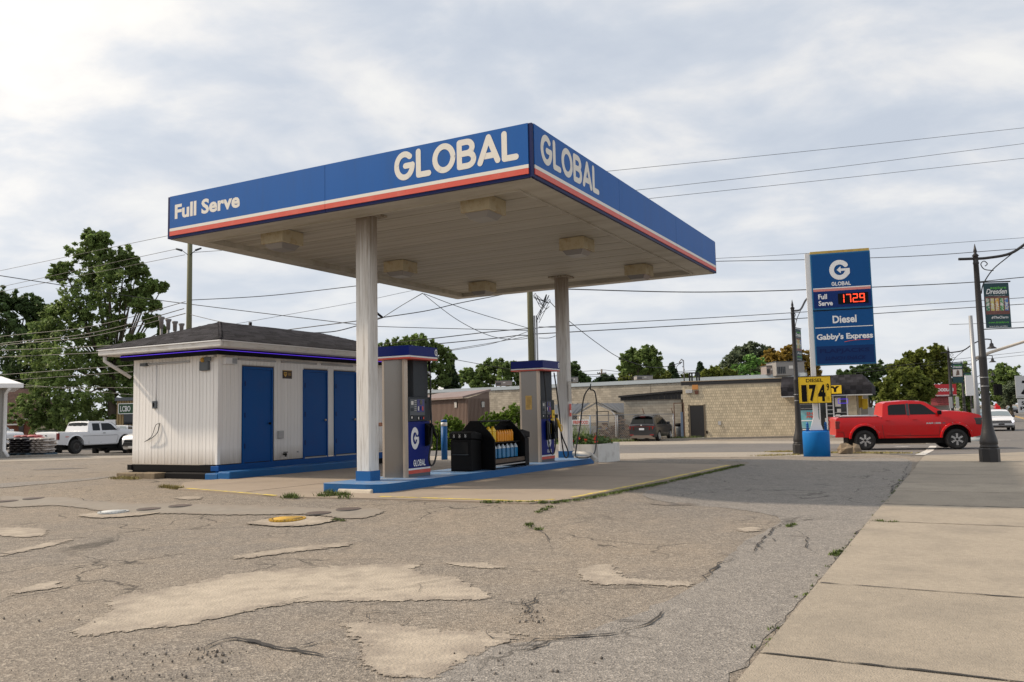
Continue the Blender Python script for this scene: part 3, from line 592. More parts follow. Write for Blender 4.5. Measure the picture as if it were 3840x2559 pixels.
M_BLK = mat('black plastic', (.003, .003, .0035), .5, spec=.15)
M_BLKM = mat('matte black', (.005, .005, .006), .7, spec=.15)
M_HOSE = mat('hose rubber', (.008, .008, .008), .45)
M_YELP = mat('yellow plastic', (.72, .43, .02), .4)
M_YELS = mat('yellow sign face', (.80, .52, .01), .45)
M_ALU = mat('galvanised', (.30, .31, .325), .5, metal=.6)
M_SID = mat('white painted boards', (.86, .84, .81), .6, var=.04, vscale=5, dirt=(.42, .38, .33), dscale=1.8, damt=.35, dlo=.52, dhi=.75, objrand=.035, stretch=(1, 1, .5))
M_GAP = mat('dark joint', (.10, .095, .09), .9)
M_GUT = mat('gutter metal', (.64, .62, .59), .5, dirt=(.3, .25, .19), dscale=2.4, damt=.5, stretch=(1, 1, 3), dlo=.5, dhi=.7)
M_SHIN = mat('asphalt shingles', (.032, .031, .036), .95, spec=.15, objrand=.45, island=0, var=.2, vscale=8, bump=.5, bscale=60)
M_SHINI = mat('asphalt shingles stuff', (.032, .031, .036), .95, spec=.15, island=.45, var=.2, vscale=8)
M_LED = mat('purple light strip', (.1, .03, .6), .4, emit=(.10, .04, .8), estr=.5)
M_LREDE = mat('red display', (.8, .05, .02), .4, emit=(1.0, .06, .02), estr=1.3)
M_GLASS = mat('dark glass', (.015, .018, .02), .06, spec=.6)
# ------------------------------------------------------------------ canopy
LU, LV, ZB, ZT = 11.0, 8.29, 4.99, 5.83
can = thing('fuel_canopy', 'large flat fuel station canopy with blue lettered fascia on two square columns', 'canopy', Fp(0, 0, 0), YAW)
def fascia(a, b, face):
    """panel between a and b along the side; face: 'u0','v0','u1','v1'"""
    g = .004; p = MB(); w_ = MB(); r_ = MB(); d_ = MB()
    for mb_, z0, z1, off in ((p, 5.172, ZT, 0), (w_, 5.112, 5.170, .003), (r_, 5.02, 5.110, .003), (d_, 4.965, 5.018, -.012)):
        if face == 'u0': mb_.box(-off, .06, a + g, b - g, z0, z1)
        if face == 'u1': mb_.box(LU - .06, LU + off, a + g, b - g, z0, z1)
        if face == 'v0': mb_.box(a + g, b - g, -off, .06, z0, z1)
        if face == 'v1': mb_.box(a + g, b - g, LV - .06, LV + off, z0, z1)
    q = p.build('fascia_panel', M_BLUE, can); w_.build('white_stripe', M_WHITE, q); r_.build('red_stripe', M_RED, q); d_.build('lower_trim', M_DBLUE, q)
for face, cuts in (('u0', (.07, 4.17, 8.22)), ('v0', (.07, 3.75, 7.42, 10.93)), ('u1', (.07, 4.1, 8.22)), ('v1', (.07, 3.7, 7.4, 10.93))):
    for i in range(len(cuts) - 1): fascia(cuts[i], cuts[i + 1], face)
for cx_, cy_ in ((0, 0), (LU, 0), (0, LV), (LU, LV)):
    x0, y0 = (.008 if cx_ == 0 else LU - .068), (.008 if cy_ == 0 else LV - .068); MB().box(x0, x0 + .06, y0, y0 + .06, 4.97, ZT - .004).build('corner_trim', M_DBLUE, can)
MB().box(.07, LU - .07, .07, LV - .07, 5.55, 5.70).build('roof_deck', M_GREY2, can)
mb = MB()
for x0, x1, y0, y1 in ((.06, .50, .06, LV - .06), (LU - .50, LU - .06, .06, LV - .06), (.505, LU - .505, .06, .50), (.505, LU - .505, LV - .50, LV - .06)): mb.box(x0, x1, y0, y1, 4.955, 5.0)
mb.build('soffit_border', M_SOFF, can)
mb = MB()
for x0, x1, y0, y1 in ((.50, .56, .5, LV - .5), (LU - .56, LU - .50, .5, LV - .5), (.565, LU - .565, .50, .56), (.565, LU - .565, LV - .56, LV - .50)): mb.box(x0, x1, y0, y1, 4.93, 5.1)
mb.build('soffit_angle', M_SOFF, can)
ub = unit_box(M_SOFF, 'soffit_panel'); n = 26; wd = (LU - 1.12) / n
for i in range(n): inst('soffit_panel', ub, can, TRS((.56 + wd * (i + .5), LV / 2, 5.055 + .004 * (i % 2)), (wd - .024, LV - 1.12, .03)))
MB().box(.56, LU - .56, .56, LV - .56, 5.085, 5.10).build('soffit_backing', M_GAP, can)
CV = 3.73
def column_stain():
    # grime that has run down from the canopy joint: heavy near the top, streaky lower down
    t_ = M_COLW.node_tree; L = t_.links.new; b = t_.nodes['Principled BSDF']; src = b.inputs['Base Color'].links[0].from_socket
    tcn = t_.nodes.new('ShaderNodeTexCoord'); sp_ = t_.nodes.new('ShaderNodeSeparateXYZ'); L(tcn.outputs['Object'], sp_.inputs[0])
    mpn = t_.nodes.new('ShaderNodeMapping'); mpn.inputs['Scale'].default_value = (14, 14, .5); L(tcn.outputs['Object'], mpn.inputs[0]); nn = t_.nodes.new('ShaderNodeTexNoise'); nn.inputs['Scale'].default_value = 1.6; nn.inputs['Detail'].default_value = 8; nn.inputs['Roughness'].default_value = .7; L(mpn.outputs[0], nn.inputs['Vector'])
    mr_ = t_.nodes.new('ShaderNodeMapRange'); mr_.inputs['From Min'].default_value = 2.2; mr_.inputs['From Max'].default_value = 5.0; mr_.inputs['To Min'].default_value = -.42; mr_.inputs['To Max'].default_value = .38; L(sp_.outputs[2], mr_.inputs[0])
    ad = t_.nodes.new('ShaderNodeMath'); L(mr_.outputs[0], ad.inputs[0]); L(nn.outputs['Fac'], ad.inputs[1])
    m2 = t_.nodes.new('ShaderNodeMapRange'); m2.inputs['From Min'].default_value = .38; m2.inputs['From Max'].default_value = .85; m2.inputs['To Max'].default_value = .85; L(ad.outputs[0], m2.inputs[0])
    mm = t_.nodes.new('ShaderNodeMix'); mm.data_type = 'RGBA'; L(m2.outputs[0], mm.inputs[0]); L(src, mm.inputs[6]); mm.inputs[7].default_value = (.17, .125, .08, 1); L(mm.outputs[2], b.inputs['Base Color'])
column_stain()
for cu in (.68, 9.25):
    z0 = gr_uv(cu + .14, CV) + .17
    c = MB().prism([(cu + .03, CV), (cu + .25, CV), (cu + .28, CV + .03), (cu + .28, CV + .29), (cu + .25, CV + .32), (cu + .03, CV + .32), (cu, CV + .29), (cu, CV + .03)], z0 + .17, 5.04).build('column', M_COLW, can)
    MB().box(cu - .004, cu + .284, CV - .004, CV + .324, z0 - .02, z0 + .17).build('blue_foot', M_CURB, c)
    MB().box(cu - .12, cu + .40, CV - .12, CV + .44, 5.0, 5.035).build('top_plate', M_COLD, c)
glyphs('GLOBAL', can, basis((-.0015, 2.64, 5.275), (0, -1, 0), (0, 0, 1)), 2.40, .50, M_WHITE)
glyphs('GLOBAL', can, basis((.29, -.0015, 5.265), (1, 0, 0), (0, 0, 1)), 2.42, .50, M_WHITE)
text('Full Serve', can, basis((-.0015, 8.07, 5.345), (0, -1, 0), (0, 0, 1)), 1.80, .30, M_WHITE, bold=.035)
lights = [(.74, 5.88, 'leftmost, near the Full Serve end'), (.74, 1.2, 'nearest the viewer behind the big lettering'), (4.76, 5.88, 'just right of the near column'), (4.76, 1.2, 'middle one of the right hand row'), (8.7, 5.88, 'lowest in view at the far back corner'), (8.7, 1.2, 'farthest right, past the far column')]
for a, b, w in lights:
    t = thing('canopy_light', 'square beige light under the canopy, ' + w, 'light fixture', Fp(a + .3, b + .3, 5.035), YAW, 'square lights under the canopy')
    MB().box(-.30, .30, -.29, .29, -.26, 0).build('housing', mat('beige housing', (.46, .40, .27), .7, dirt=(.26, .15, .06), dscale=5, damt=.7, dlo=.46, dhi=.66) if 'beige housing' not in bpy.data.materials else bpy.data.materials['beige housing'], t, .008)
    mb = MB(); mb.add([(-.25, -.24, -.262), (.25, -.24, -.262), (.25, .24, -.262), (-.25, .24, -.262), (-.18, -.17, -.36), (.18, -.17, -.36), (.18, .17, -.36), (-.18, .17, -.36)], [(0, 1, 2, 3), (4, 5, 6, 7), (0, 1, 5, 4), (1, 2, 6, 5), (2, 3, 7, 6), (3, 0, 4, 7)])
    mb.build('lens', mat('prismatic lens', (.24, .225, .21), .3) if 'prismatic lens' not in bpy.data.materials else bpy.data.materials['prismatic lens'], t)
# ------------------------------------------------------------------ island
isl = thing('pump_island', 'long raised pump island with bright blue diamond plate edging under the canopy', 'island', Fp(0, 0, 0), YAW)
out = [(9.15, 2.98), (9.15, 4.32), (.12, 4.32), (.0, 4.2), (0, 3.30)] + [(.32 - .32 * math.cos(q * math.pi / 12), 3.30 - .32 * math.sin(q * math.pi / 12)) for q in range(1, 6)] + [(.32, 2.98)] + [(k, 2.98) for k in range(1, 9)]
mb = MB(); n = len(out)
mb.add([(x, y, gr_uv(x, 4) - .03) for x, y in out] + [(x, y, gr_uv(x, 4) + .165) for x, y in out], [(i, (i + 1) % n, (i + 1) % n + n, i + n) for i in range(n)], False)
mb.build('edge_plate', M_CURB, isl, fix=False)
def islz(x): return gr_uv(x, 4) + .165
mb = MB()
for i in range(9):
    x0, x1 = (.32 if i == 0 else i), (i + 1 if i < 8 else 9.15)
    mb.add([(x0, 2.98, islz(x0)), (x1, 2.98, islz(x1)), (x1, 4.32, islz(x1)), (x0, 4.32, islz(x0))], [(0, 1, 2, 3)])
mb.poly([(.32, 2.98, islz(.32)), (.32, 4.32, islz(.3))] + [(x, y, islz(x)) for x, y in out[2:10]])
mb.build('top_plate', mat('worn blue plate', (.10, .22, .42), .5, dirt=(.30, .31, .32), dscale=4, damt=.7, dlo=.5, dhi=.62), isl)
# raised diamond tread on the near end and along the edge
mb = MB()
def tread(P, T, S, nrm):
    a = [P + T * .011, P + S * .0035, P - T * .011, P - S * .0035]; mb.add([tuple(q) for q in a] + [tuple(P + nrm * .003)], [(0, 1, 4), (1, 2, 4), (2, 3, 4), (3, 0, 4)])
for seg_ in range(len(out)):
    a, b = out[seg_], out[(seg_ + 1) % n]
    if a[0] > 3.2 or b[0] > 3.2 or (a[1] > 4.25 and b[1] > 4.25): continue
    A = Vector((a[0], a[1], 0)); B = Vector((b[0], b[1], 0)); D = (B - A); L_ = D.length; D.normalize(); nr = Vector((D.y, -D.x, 0)); Z = Vector((0, 0, 1))
    if nr.dot(Vector((a[0] - 2, a[1] - 3.6, 0))) < 0: nr = -nr
    for i in range(int(L_ / .028)):
        for j in range(6):
            s1 = (D + Z * (1 if (i + j) % 2 else -1)).normalized(); s2 = s1.cross(nr)
            P = A + D * ((i + .5) * .028) + Z * (islz(a[0]) - .165 + .02 + j * .027); tread(P + nr * .001, s1, s2, nr)
mb.build('tread_pattern', M_CURB, isl, kind='stuff', fix=False)
t = thing('concrete_chunk', 'pale broken concrete kerb lump at the near end of the blue island', 'concrete block', G(1348, 1851), YAW)
mb = MB().prism([(-.16, 0), (-.14, .08), (-.06, .10), (.12, .10), (.16, .02)], -.36, .36, 'y'); mb.build('block', mat('pale cement', (.55, .49, .40), .9, bump=.6, bscale=14, dirt=(.25, .2, .14), dscale=4, damt=.5), t, .02)
# ------------------------------------------------------------------ pumps
def bez(pts, k=8):
    P = [Vector(p) for p in pts]; out = []
    for i in range(len(P) - 1):
        p0, p1, p2, p3 = P[max(i - 1, 0)], P[i], P[i + 1], P[min(i + 2, len(P) - 1)]
        for j in range(k):
            t = j / k; out.append(.5 * ((2 * p1) + (p2 - p0) * t + (2 * p0 - 5 * p1 + 4 * p2 - p3) * t * t + (3 * p1 - p0 - 3 * p2 + p3) * t ** 3))
    return out + [P[-1]]
def nozzle(par, x, z, m, y=-.10, s=1.0):
    mb = MB(); mb.tube(bez([(x + .0, y + .03, z + .16 * s), (x + .02, y - .01, z + .10 * s), (x + .035, y - .03, z), (x + .09, y - .05, z - .12 * s)], 4), [.02, .022, .026, .03, .034, .036, .036, .034, .032, .03, .026, .022, .02][:13], 8)
    mb.tube(bez([(x + .03, y - .02, z + .05), (x + .13, y - .05, z + .01), (x + .16, y - .055, z - .10), (x + .10, y - .05, z - .14)], 4), .010, 6)
    return mb.build('nozzle', m, par)
M_LAB = mat('label white', (.7, .68, .64), .5); M_SCREEN = mat('display screen', (.06, .05, .03), .15); M_LBLU = mat('label violet', (.05, .05, .2), .4)
def pump(loc, label, full, number):
    t = thing('fuel_pump', label, 'fuel pump', loc, YAW, 'fuel pumps on the island'); Wd, D, H = .84, .50, 2.22
    MB().box(0, .035, .0, D, 0, H).build('side_panel', M_STEEL, t, .004)
    MB().box(Wd - .02, Wd, .04, D - .04, 0, 1.51).build('side_panel', M_STEEL, t)
    for yy in (-.012, D - .04): MB().box(-.004, .10, yy, yy + .052, 0, H).build('corner_post', M_STEEL2, t, .004)
    mb = MB(); mb.box(.10, Wd, .0, D, 0, .06).build('plinth', M_GREY2, t)
    c = MB().box(.10, Wd, .0, D, .165, 1.045).build('cabinet', M_PBLUE, t, .006)
    MB().box(.10, Wd, -.002, D + .002, .062, .128).build('red_stripe', M_RED, c); MB().box(.10, Wd, -.002, D + .002, .130, .163).build('white_stripe', M_WHT, c)
    hd = MB().box(.10, Wd, -.025, D + .02, 1.05, 1.51).build('control_head', M_GREY, t, .008)
    x0 = .102 if full else .33
    MB().box(x0, Wd - .02, .02, D - .02, 1.512, H).build('hose_mast', M_GREY, t, .006)
    # head details, set proud of the head
    def pl(nm, x0, x1, z0, z1, m, d=.008, par=hd, y=-.025): return MB().box(x0, x1, y - d, y, z0, z1).build(nm, m, par)
    pl('bezel', .14, .62, 1.16, 1.47, M_GREY2, .010)
    pl('keypad', .17, .24, 1.36, 1.43, M_LAB, .006, y=-.035); pl('keypad', .16, .25, 1.24, 1.30, M_GREY, .006, y=-.035)
    pl('card_slot', .17, .25, 1.09, 1.16, M_BLKM, .004); pl('receipt', .18, .22, 1.10, 1.14, M_LAB, .008)
    pl('price_panel', .37, .60, 1.22, 1.46, M_LBLU, .006, y=-.035); pl('screen', .45, .53, 1.36, 1.45, M_SCREEN, .006, y=-.041)
    for k in range(6): pl('print_line', .28, .345, 1.43 - .036 * k, 1.443 - .036 * k, M_LAB if k in (0,) else M_LGREY, .002, y=-.035)
    for k, mm in enumerate((M_LAB, M_PBLUE, M_RED)):
        pl('grade_label', .385 + .07 * k, .42 + .07 * k, 1.25, 1.33, mm, .005, y=-.041)
        b = pl('grade_button', .385 + .085 * k, .43 + .085 * k, 1.075, 1.135, M_BLK, .012); pl('grade_mark', .392 + .085 * k, .423 + .085 * k, 1.082, 1.128, mm, .003, par=b, y=-.037)
    text(number, t, basis((.65, -.0265, 1.375), (1, 0, 0), (0, 0, 1)), .045, .075, M_BLK, bold=.02)
    # header
    y0, y1, xx0, xx1 = -.19, D + .19, -.10, Wd + .02
    h = MB().box(xx0, xx1, y0, y1, H + .062, H + .25).build('header', M_PBLUE, t, .004)
    MB().box(xx0 - .001, xx1 + .001, y0 - .001, y1 + .001, H + .032, H + .060).build('white_stripe', M_WHT, h); MB().box(xx0 - .001, xx1 + .001, y0 - .001, y1 + .001, H, H + .030).build('red_stripe', M_RED, h)
    emblem(t, basis((xx1 - .10, y0 - .003, H + .085), (1, 0, 0), (0, 0, 1)), .135, M_WHT, .7)
    if not full:
        emblem(t, basis((.20, -.004, .515), (1, 0, 0), (0, 0, 1)), .42, M_WHT, .62); glyphs('GLOBAL', t, basis((.27, -.004, .195), (1, 0, 0), (0, 0, 1)), .40, .125, M_WHT)
        b = MB().prism([(-.0, .56), (-.10, .60), (-.10, .92), (-.03, 1.0), (0, 1.0)], .66, .80, 'x').build('nozzle_boot', M_BLK, t, .01); nozzle(t, .72, .84, M_BLK, -.12)
        MB().tube(bez([(.80, -.03, 2.2), (.81, -.05, 1.9), (.79, -.06, 1.3), (.72, -.13, .9), (.62, -.16, .55), (.56, -.16, .34), (.62, -.16, .20), (.74, -.16, .24), (.82, -.16, .42), (.83, -.17, .62), (.84, -.17, .70)]), .017, 8).build('hose', M_HOSE, t)
        MB().tube([(.80, -.03, 2.0), (.805, -.045, 1.95)], .022, 8).build('hose_clamp', M_WHT, t); MB().tube([(.80, -.03, 2.21), (.803, -.04, 2.01)], .026, 8).build('hose_sleeve', M_BLK, t)
    else:
        emblem(t, basis((.42, -.004, .33), (1, 0, 0), (0, 0, 1)), .36, M_WHT, .62); glyphs('GLOBAL', t, basis((.42, -.004, .215), (1, 0, 0), (0, 0, 1)), .26, .085, M_WHT)
        MB().box(.66, Wd - .01, -.010, -.001, .67, 1.044).build('yellow_panel', M_YELS, c); MB().box(.68, Wd - .01, -.036, -.026, 1.06, 1.26).build('diesel_label', M_YELS, hd)
        text('DIESEL', t, basis((.73, -.038, 1.12), (1, 0, 0), (0, 0, 1)), .09, .05, M_BLK, bold=.02)
        for bx in (.42, .72):
            b = MB().prism([(-.0, .52), (-.09, .56), (-.09, .92), (-.03, 1.0), (0, 1.0)], bx - .06, bx + .07, 'x').build('nozzle_boot', M_BLK, t, .01)
            mbt = MB().tube([(bx - .055, -.095, .98), (bx - .055, -.095, .72), (bx + .03, -.095, .57)], .007, 6).build('boot_rim', M_ALU, b)
        nozzle(t, .46, .84, M_BLK, -.12); nozzle(t, .78, .86, M_YELP, -.13, 1.2)
        MB().tube(bez([(.26, -.04, 2.2), (.27, -.07, 1.7), (.27, -.09, 1.1), (.25, -.12, .5), (.34, -.14, .22), (.50, -.14, .20), (.60, -.14, .40), (.58, -.14, .68)]), .017, 8).build('hose', M_HOSE, t)
        MB().tube(bez([(.86, -.03, 2.2), (.92, -.07, 1.7), (.98, -.10, 1.1), (1.02, -.12, .5), (1.10, -.14, .12), (1.24, -.16, .06), (1.20, -.2, .22), (.98, -.17, .55), (.90, -.16, .72)]), .017, 8).build('hose', M_HOSE, t)
        pl('notice', .0, .0 + .001, 0, .001, M_LAB)
        q = MB().box(-.006, .0, .18, .35, 1.28, 1.62).build('warning_notice', mat('yellow notice', (.62, .40, .12), .6), t)
        for k in range(9): MB().box(-.0075, -.006, .20 if k > 2 else .24, .30 if k > 2 else .33, 1.32 + .03 * k, 1.327 + .03 * k).build('print_line', mat('notice print', (.10, .06, .03), .7) if 'notice print' not in bpy.data.materials else bpy.data.materials['notice print'], q)
    return t
pump(Fp(1.50, 3.56, islz(1.9)), 'nearer fuel pump numbered 4, with big white emblem, beside the near column', False, '4')
pump(Fp(6.85, 3.42, islz(7.3)), 'farther fuel pump with yellow diesel panel and orange notice on its steel side', True, '2')
# hose retractor loop standing by the far column
t = thing('standing_hose', 'black diesel hose hanging in a tall loop from a hook on the far column', 'hose', Fp(9.2, 3.6, islz(9)), 0)
L0 = Vector(t.location)
hp = [at(2214, 1452, 22.4), at(2190, 1490, 22.2), at(2175, 1600, 21.8), at(2158, 1700, 21.2), at(2166, 1716, 21.0)]
hp2 = [at(2214, 1462, 22.4), at(2232, 1475, 22.4), at(2240, 1560, 22.2), at(2236, 1660, 22.0), at(2228, 1700, 21.6), at(2205, 1716, 21.2), at(2170, 1718, 21.0)]
MB().tube([tuple(p - L0) for p in bez(hp)], .018, 8).build('hose', M_HOSE, t); MB().tube([tuple(p - L0) for p in bez(hp2)], .018, 8).build('hose', M_HOSE, t)
MB().tube([tuple(at(2215, 1440, 22.5) - L0), tuple(at(2214, 1462, 22.4) - L0)], .015, 6).build('hook', M_BLK, t)
t = thing('emergency_sign', 'small red and white safety sign strapped to the far column behind the pump', 'sign', Fp(9.24, 3.70, 1.2), YAW)
MB().box(-.02, .17, -.012, 0, .42, .95).build('plate', mat('wire frame white', (.5, .47, .42), .6), t); MB().box(-.0, .12, -.02, -.013, -.0, .34).build('red_panel', M_RED, t); MB().box(.01, .10, -.024, -.021, .10, .17).build('white_panel', M_WHT, t)
# ------------------------------------------------------------------ windshield service unit and waste bins
def bin_(loc, label, w=.50, d=.42):
    t = thing('waste_bin', label, 'waste bin', loc, YAW, 'black waste bins on the island')
    MB().prism([(0, 0), (d, 0), (d, .62), (0, .66)], 0, w, 'y').build('body', M_BLK, t, .02)
    MB().prism([(-.02, .665), (d + .01, .625), (d + .01, .76), (.08, .82), (-.02, .78)], -.02, w + .02, 'y').build('lid', M_BLK, t, .015)
    MB().box(-.012, .0, .06, w - .06, .36, .60).build('opening', mat('bin inner black', (.002, .002, .002), .9) if 'bin inner black' not in bpy.data.materials else bpy.data.materials['bin inner black'], t)
    MB().box(-.03, .0, .06, w - .06, .335, .35).build('ledge', M_GREY, t)
    mb = MB()
    for k in range(3):
        y = .09 + k * .14
        mb.tube([(-.024, y, .70), (-.024, y + .03, .74), (-.024, y + .05, .70), (-.024, y + .02, .69), (-.024, y + .045, .765)], .004, 5); mb.tube([(-.024, y + .02, .70), (-.024, y + .01, .765)], .003, 5)
    mb.build('hand_symbols', M_LAB, t, fix=False)
    return t
zi = islz(3.9)
bin_(Fp(3.42, 3.28, islz(3.5)), 'black waste bin with white hand symbols, left of the bottle rack')
bin_(Fp(5.50, 3.22, islz(5.6)), 'black waste bin mostly hidden behind the far end of the bottle rack')
t = thing('merchandise_rack', 'black sloped merchandise rack holding washer fluid jugs between the two pumps', 'rack', Fp(3.95, 3.02, zi), YAW)
LX, DY = 1.42, .98
side = [(0, 0), (DY, 0), (DY, .62), (DY - .10, .76), (DY - .38, 1.03), (.38, 1.03), (.10, .76), (0, .62)]
for x0 in (0, LX - .04): MB().prism(side, x0, x0 + .04, 'x').build('end_panel', M_BLK, t, .012)
MB().box(.04, LX - .04, .38, .60, 1.0, 1.03).build('top_rail', M_BLK, t)
MB().box(.04, LX - .04, .47, .50, .12, .90).build('back_panel', M_BLKM, t)
MB().box(.04, LX - .04, .04, .46, .10, .13).build('bottom_shelf', M_BLK, t)
MB().box(.04, LX - .04, .10, .46, .545, .565).build('upper_shelf', M_BLK, t)
MB().box(.04, LX - .04, .02, .045, .13, .215).build('wooden_rail', mat('worn wood', (.10, .07, .05), .8, dirt=(.25, .2, .15), dscale=6, damt=.5), t)
MB().box(.05, LX - .05, .00, .018, .075, .095).build('shelf_edge', M_LGREY, t)
zr = zi
M_FLUID = mat('blue washer fluid', (.03, .20, .42), .2, coat=.2); M_JUG = mat('clear jug top', (.55, .62, .68), .3); M_OIL = mat('orange bottle', (.80, .30, .0), .4); M_JY = mat('yellow jug', (.78, .50, .01), .35)
def jug(loc, w, h, m1, m2, nm, label, cat, grp=None):
    t = thing(nm, label, cat, loc, YAW, grp); d = w * .62
    MB().prism([(-w, -d), (w, -d), (w, d), (-w, d)], 0, h * .70).build('body', m1, t, w * .25)
    mb = MB(); mb.add([(-w, -d, h * .702), (w, -d, h * .702), (w, d, h * .702), (-w, d, h * .702), (-w * .4, -d * .5, h * .92), (w * .4, -d * .5, h * .92), (w * .4, d * .5, h * .92), (-w * .4, d * .5, h * .92)], [(0, 1, 2, 3), (4, 5, 6, 7), (0, 1, 5, 4), (1, 2, 6, 5), (2, 3, 7, 6), (3, 0, 4, 7)]); mb.build('shoulder', m2, t)
    MB().lathe([(w * .42, h * .92), (w * .42, h)], 8).build('cap', m2, t); return t
jl = ['leftmost, partly hidden by the rack end', 'second from the left', 'third from the left', 'in the middle', 'third from the right', 'second from the right', 'rightmost']
for i in range(7): jug(Fp(3.95 + .10 + .19 * i, 3.02 + .18, zr + .215), .062, .30, M_FLUID, M_JUG, 'washer_fluid_jug', 'blue washer fluid jug on the lower rack shelf, ' + jl[i], 'jug', 'washer fluid jugs on the rack')
jl = ['first', 'second', 'third', 'fourth', 'fifth', 'sixth', 'seventh']
for i in range(7): jug(Fp(3.95 + .52 + .105 * i, 3.02 + .22, zr + .567), .043, .25, M_OIL, M_OIL, 'oil_bottle', f'orange oil bottle on the upper rack shelf, {jl[i]} from the left of its row', 'bottle', 'oil bottles on the rack')
for i in range(2): jug(Fp(3.95 + .16 + .19 * i, 3.02 + .24, zr + .567), .075, .33, M_JY, M_JY, 'yellow_jug', ['large yellow jug at the left end of the upper rack shelf', 'large yellow jug between the other yellow jug and the orange bottles'][i], 'jug')
# ------------------------------------------------------------------ bollard, planter, drain pipe
B = atg(1667, 26.6); t = thing('bollard', 'blue round bollard with a white band standing beyond the near pump', 'bollard', B)
MB().lathe([(.098, 0), (.098, 1.06)], 16).build('post', M_CBLUE, t); MB().lathe([(.100, 1.062), (.100, 1.18)], 16).build('white_band', M_WHT, t); MB().lathe([(.098, 1.182), (.098, 1.24), (.07, 1.265)], 16).build('cap', M_CBLUE, t)
PL = Fp(9.75, 3.1); t = thing('planter', 'white concrete planter box with red flowers at the far end of the island', 'planter', PL, YAW)
mb = MB()
for x0, x1, y0, y1 in ((0, 1.6, 0, .08), (0, 1.6, 1.52, 1.6), (0, .08, .08, 1.52), (1.52, 1.6, .08, 1.52)): mb.box(x0, x1, y0, y1, -.05, .50)
mb.build('box', mat('white planter paint', (.66, .65, .62), .7, dirt=(.35, .32, .28), dscale=3, damt=.5), t); MB().box(.08, 1.52, .08, 1.52, .3, .42).build('soil', M_CRACK, t)
M_LEAF = mat('planter leaves', (.07, .13, .03), .7, island=.5); M_FLR = mat('red blossoms', (.75, .05, .03), .6, island=.35); M_REED = mat('reed leaves', (.14, .22, .05), .7, island=.4)
rnd = random.Random(8)
def leaves(mb, c, n, r, s, rnd, flat=.5):
    for _ in range(n):
        while True:
            d = Vector((rnd.uniform(-1, 1), rnd.uniform(-1, 1), rnd.uniform(-1, 1)))
            if d.length < 1: break
        p = Vector(c) + Vector((d.x * r[0], d.y * r[1], d.z * r[2])); a = Vector((rnd.gauss(0, 1), rnd.gauss(0, 1), rnd.gauss(0, flat))).normalized(); b = a.cross(Vector((rnd.gauss(0, 1), rnd.gauss(0, 1), rnd.gauss(0, 1)))).normalized(); q = s * rnd.uniform(.6, 1.4)
        mb.add([tuple(p - a * q), tuple(p + b * q * .5), tuple(p + a * q), tuple(p - b * q * .5)], [(0, 1, 2, 3)])
mb = MB(); leaves(mb, (.8, .8, .55), 1500, (.85, .85, .22), .05, rnd); mb.build('foliage', M_LEAF, t, fix=False, kind='stuff')
mb = MB()
for _ in range(30):
    c = (rnd.uniform(-.05, 1.6), rnd.uniform(0, 1.5), rnd.uniform(.5, .70)); leaves(mb, c, 14, (.05, .05, .04), .03, rnd)
mb.build('blossoms', M_FLR, t, fix=False, kind='stuff')
mb = MB()
for _ in range(170):
    x, y = rnd.gauss(.75, .25), rnd.gauss(1.0, .25); a = rnd.uniform(0, 6.28); h = rnd.uniform(.35, .85); l = h * rnd.uniform(.1, .55); w = .014
    pts = [(x + math.cos(a) * l * q * q, y + math.sin(a) * l * q * q, .45 + h * q * (1 - .2 * q)) for q in (0, .35, .7, 1)]
    for i in range(3):
        ww, w2 = w * (1 - i / 3.2), w * (1 - (i + 1) / 3.2); mb.add([(pts[i][0] - math.sin(a) * ww, pts[i][1] + math.cos(a) * ww, pts[i][2]), (pts[i][0] + math.sin(a) * ww, pts[i][1] - math.cos(a) * ww, pts[i][2]), (pts[i + 1][0] + math.sin(a) * w2, pts[i + 1][1] - math.cos(a) * w2, pts[i + 1][2]), (pts[i + 1][0] - math.sin(a) * w2, pts[i + 1][1] + math.cos(a) * w2, pts[i + 1][2])], [(0, 1, 2, 3)])
mb.build('tall_leaves', M_REED, t, fix=False, kind='stuff')
D0 = Fp(8.9, 3.2, islz(8.9)); t = thing('drain_pipe', 'white corrugated flexible pipe lying across the end of the island', 'pipe', D0)
ln = bez([at(2150, 1702, 22.1) - D0, at(2175, 1702, 22.0) - D0, at(2205, 1704, 21.7) - D0, at(2222, 1713, 21.4) - D0, at(2236, 1727, 21.2) - D0], 16)
MB().tube(ln, [.055 + (.012 if i % 3 == 0 else 0) for i in range(len(ln))], 10).build('corrugated_tube', mat('white plastic pipe', (.62, .61, .58), .5), t)
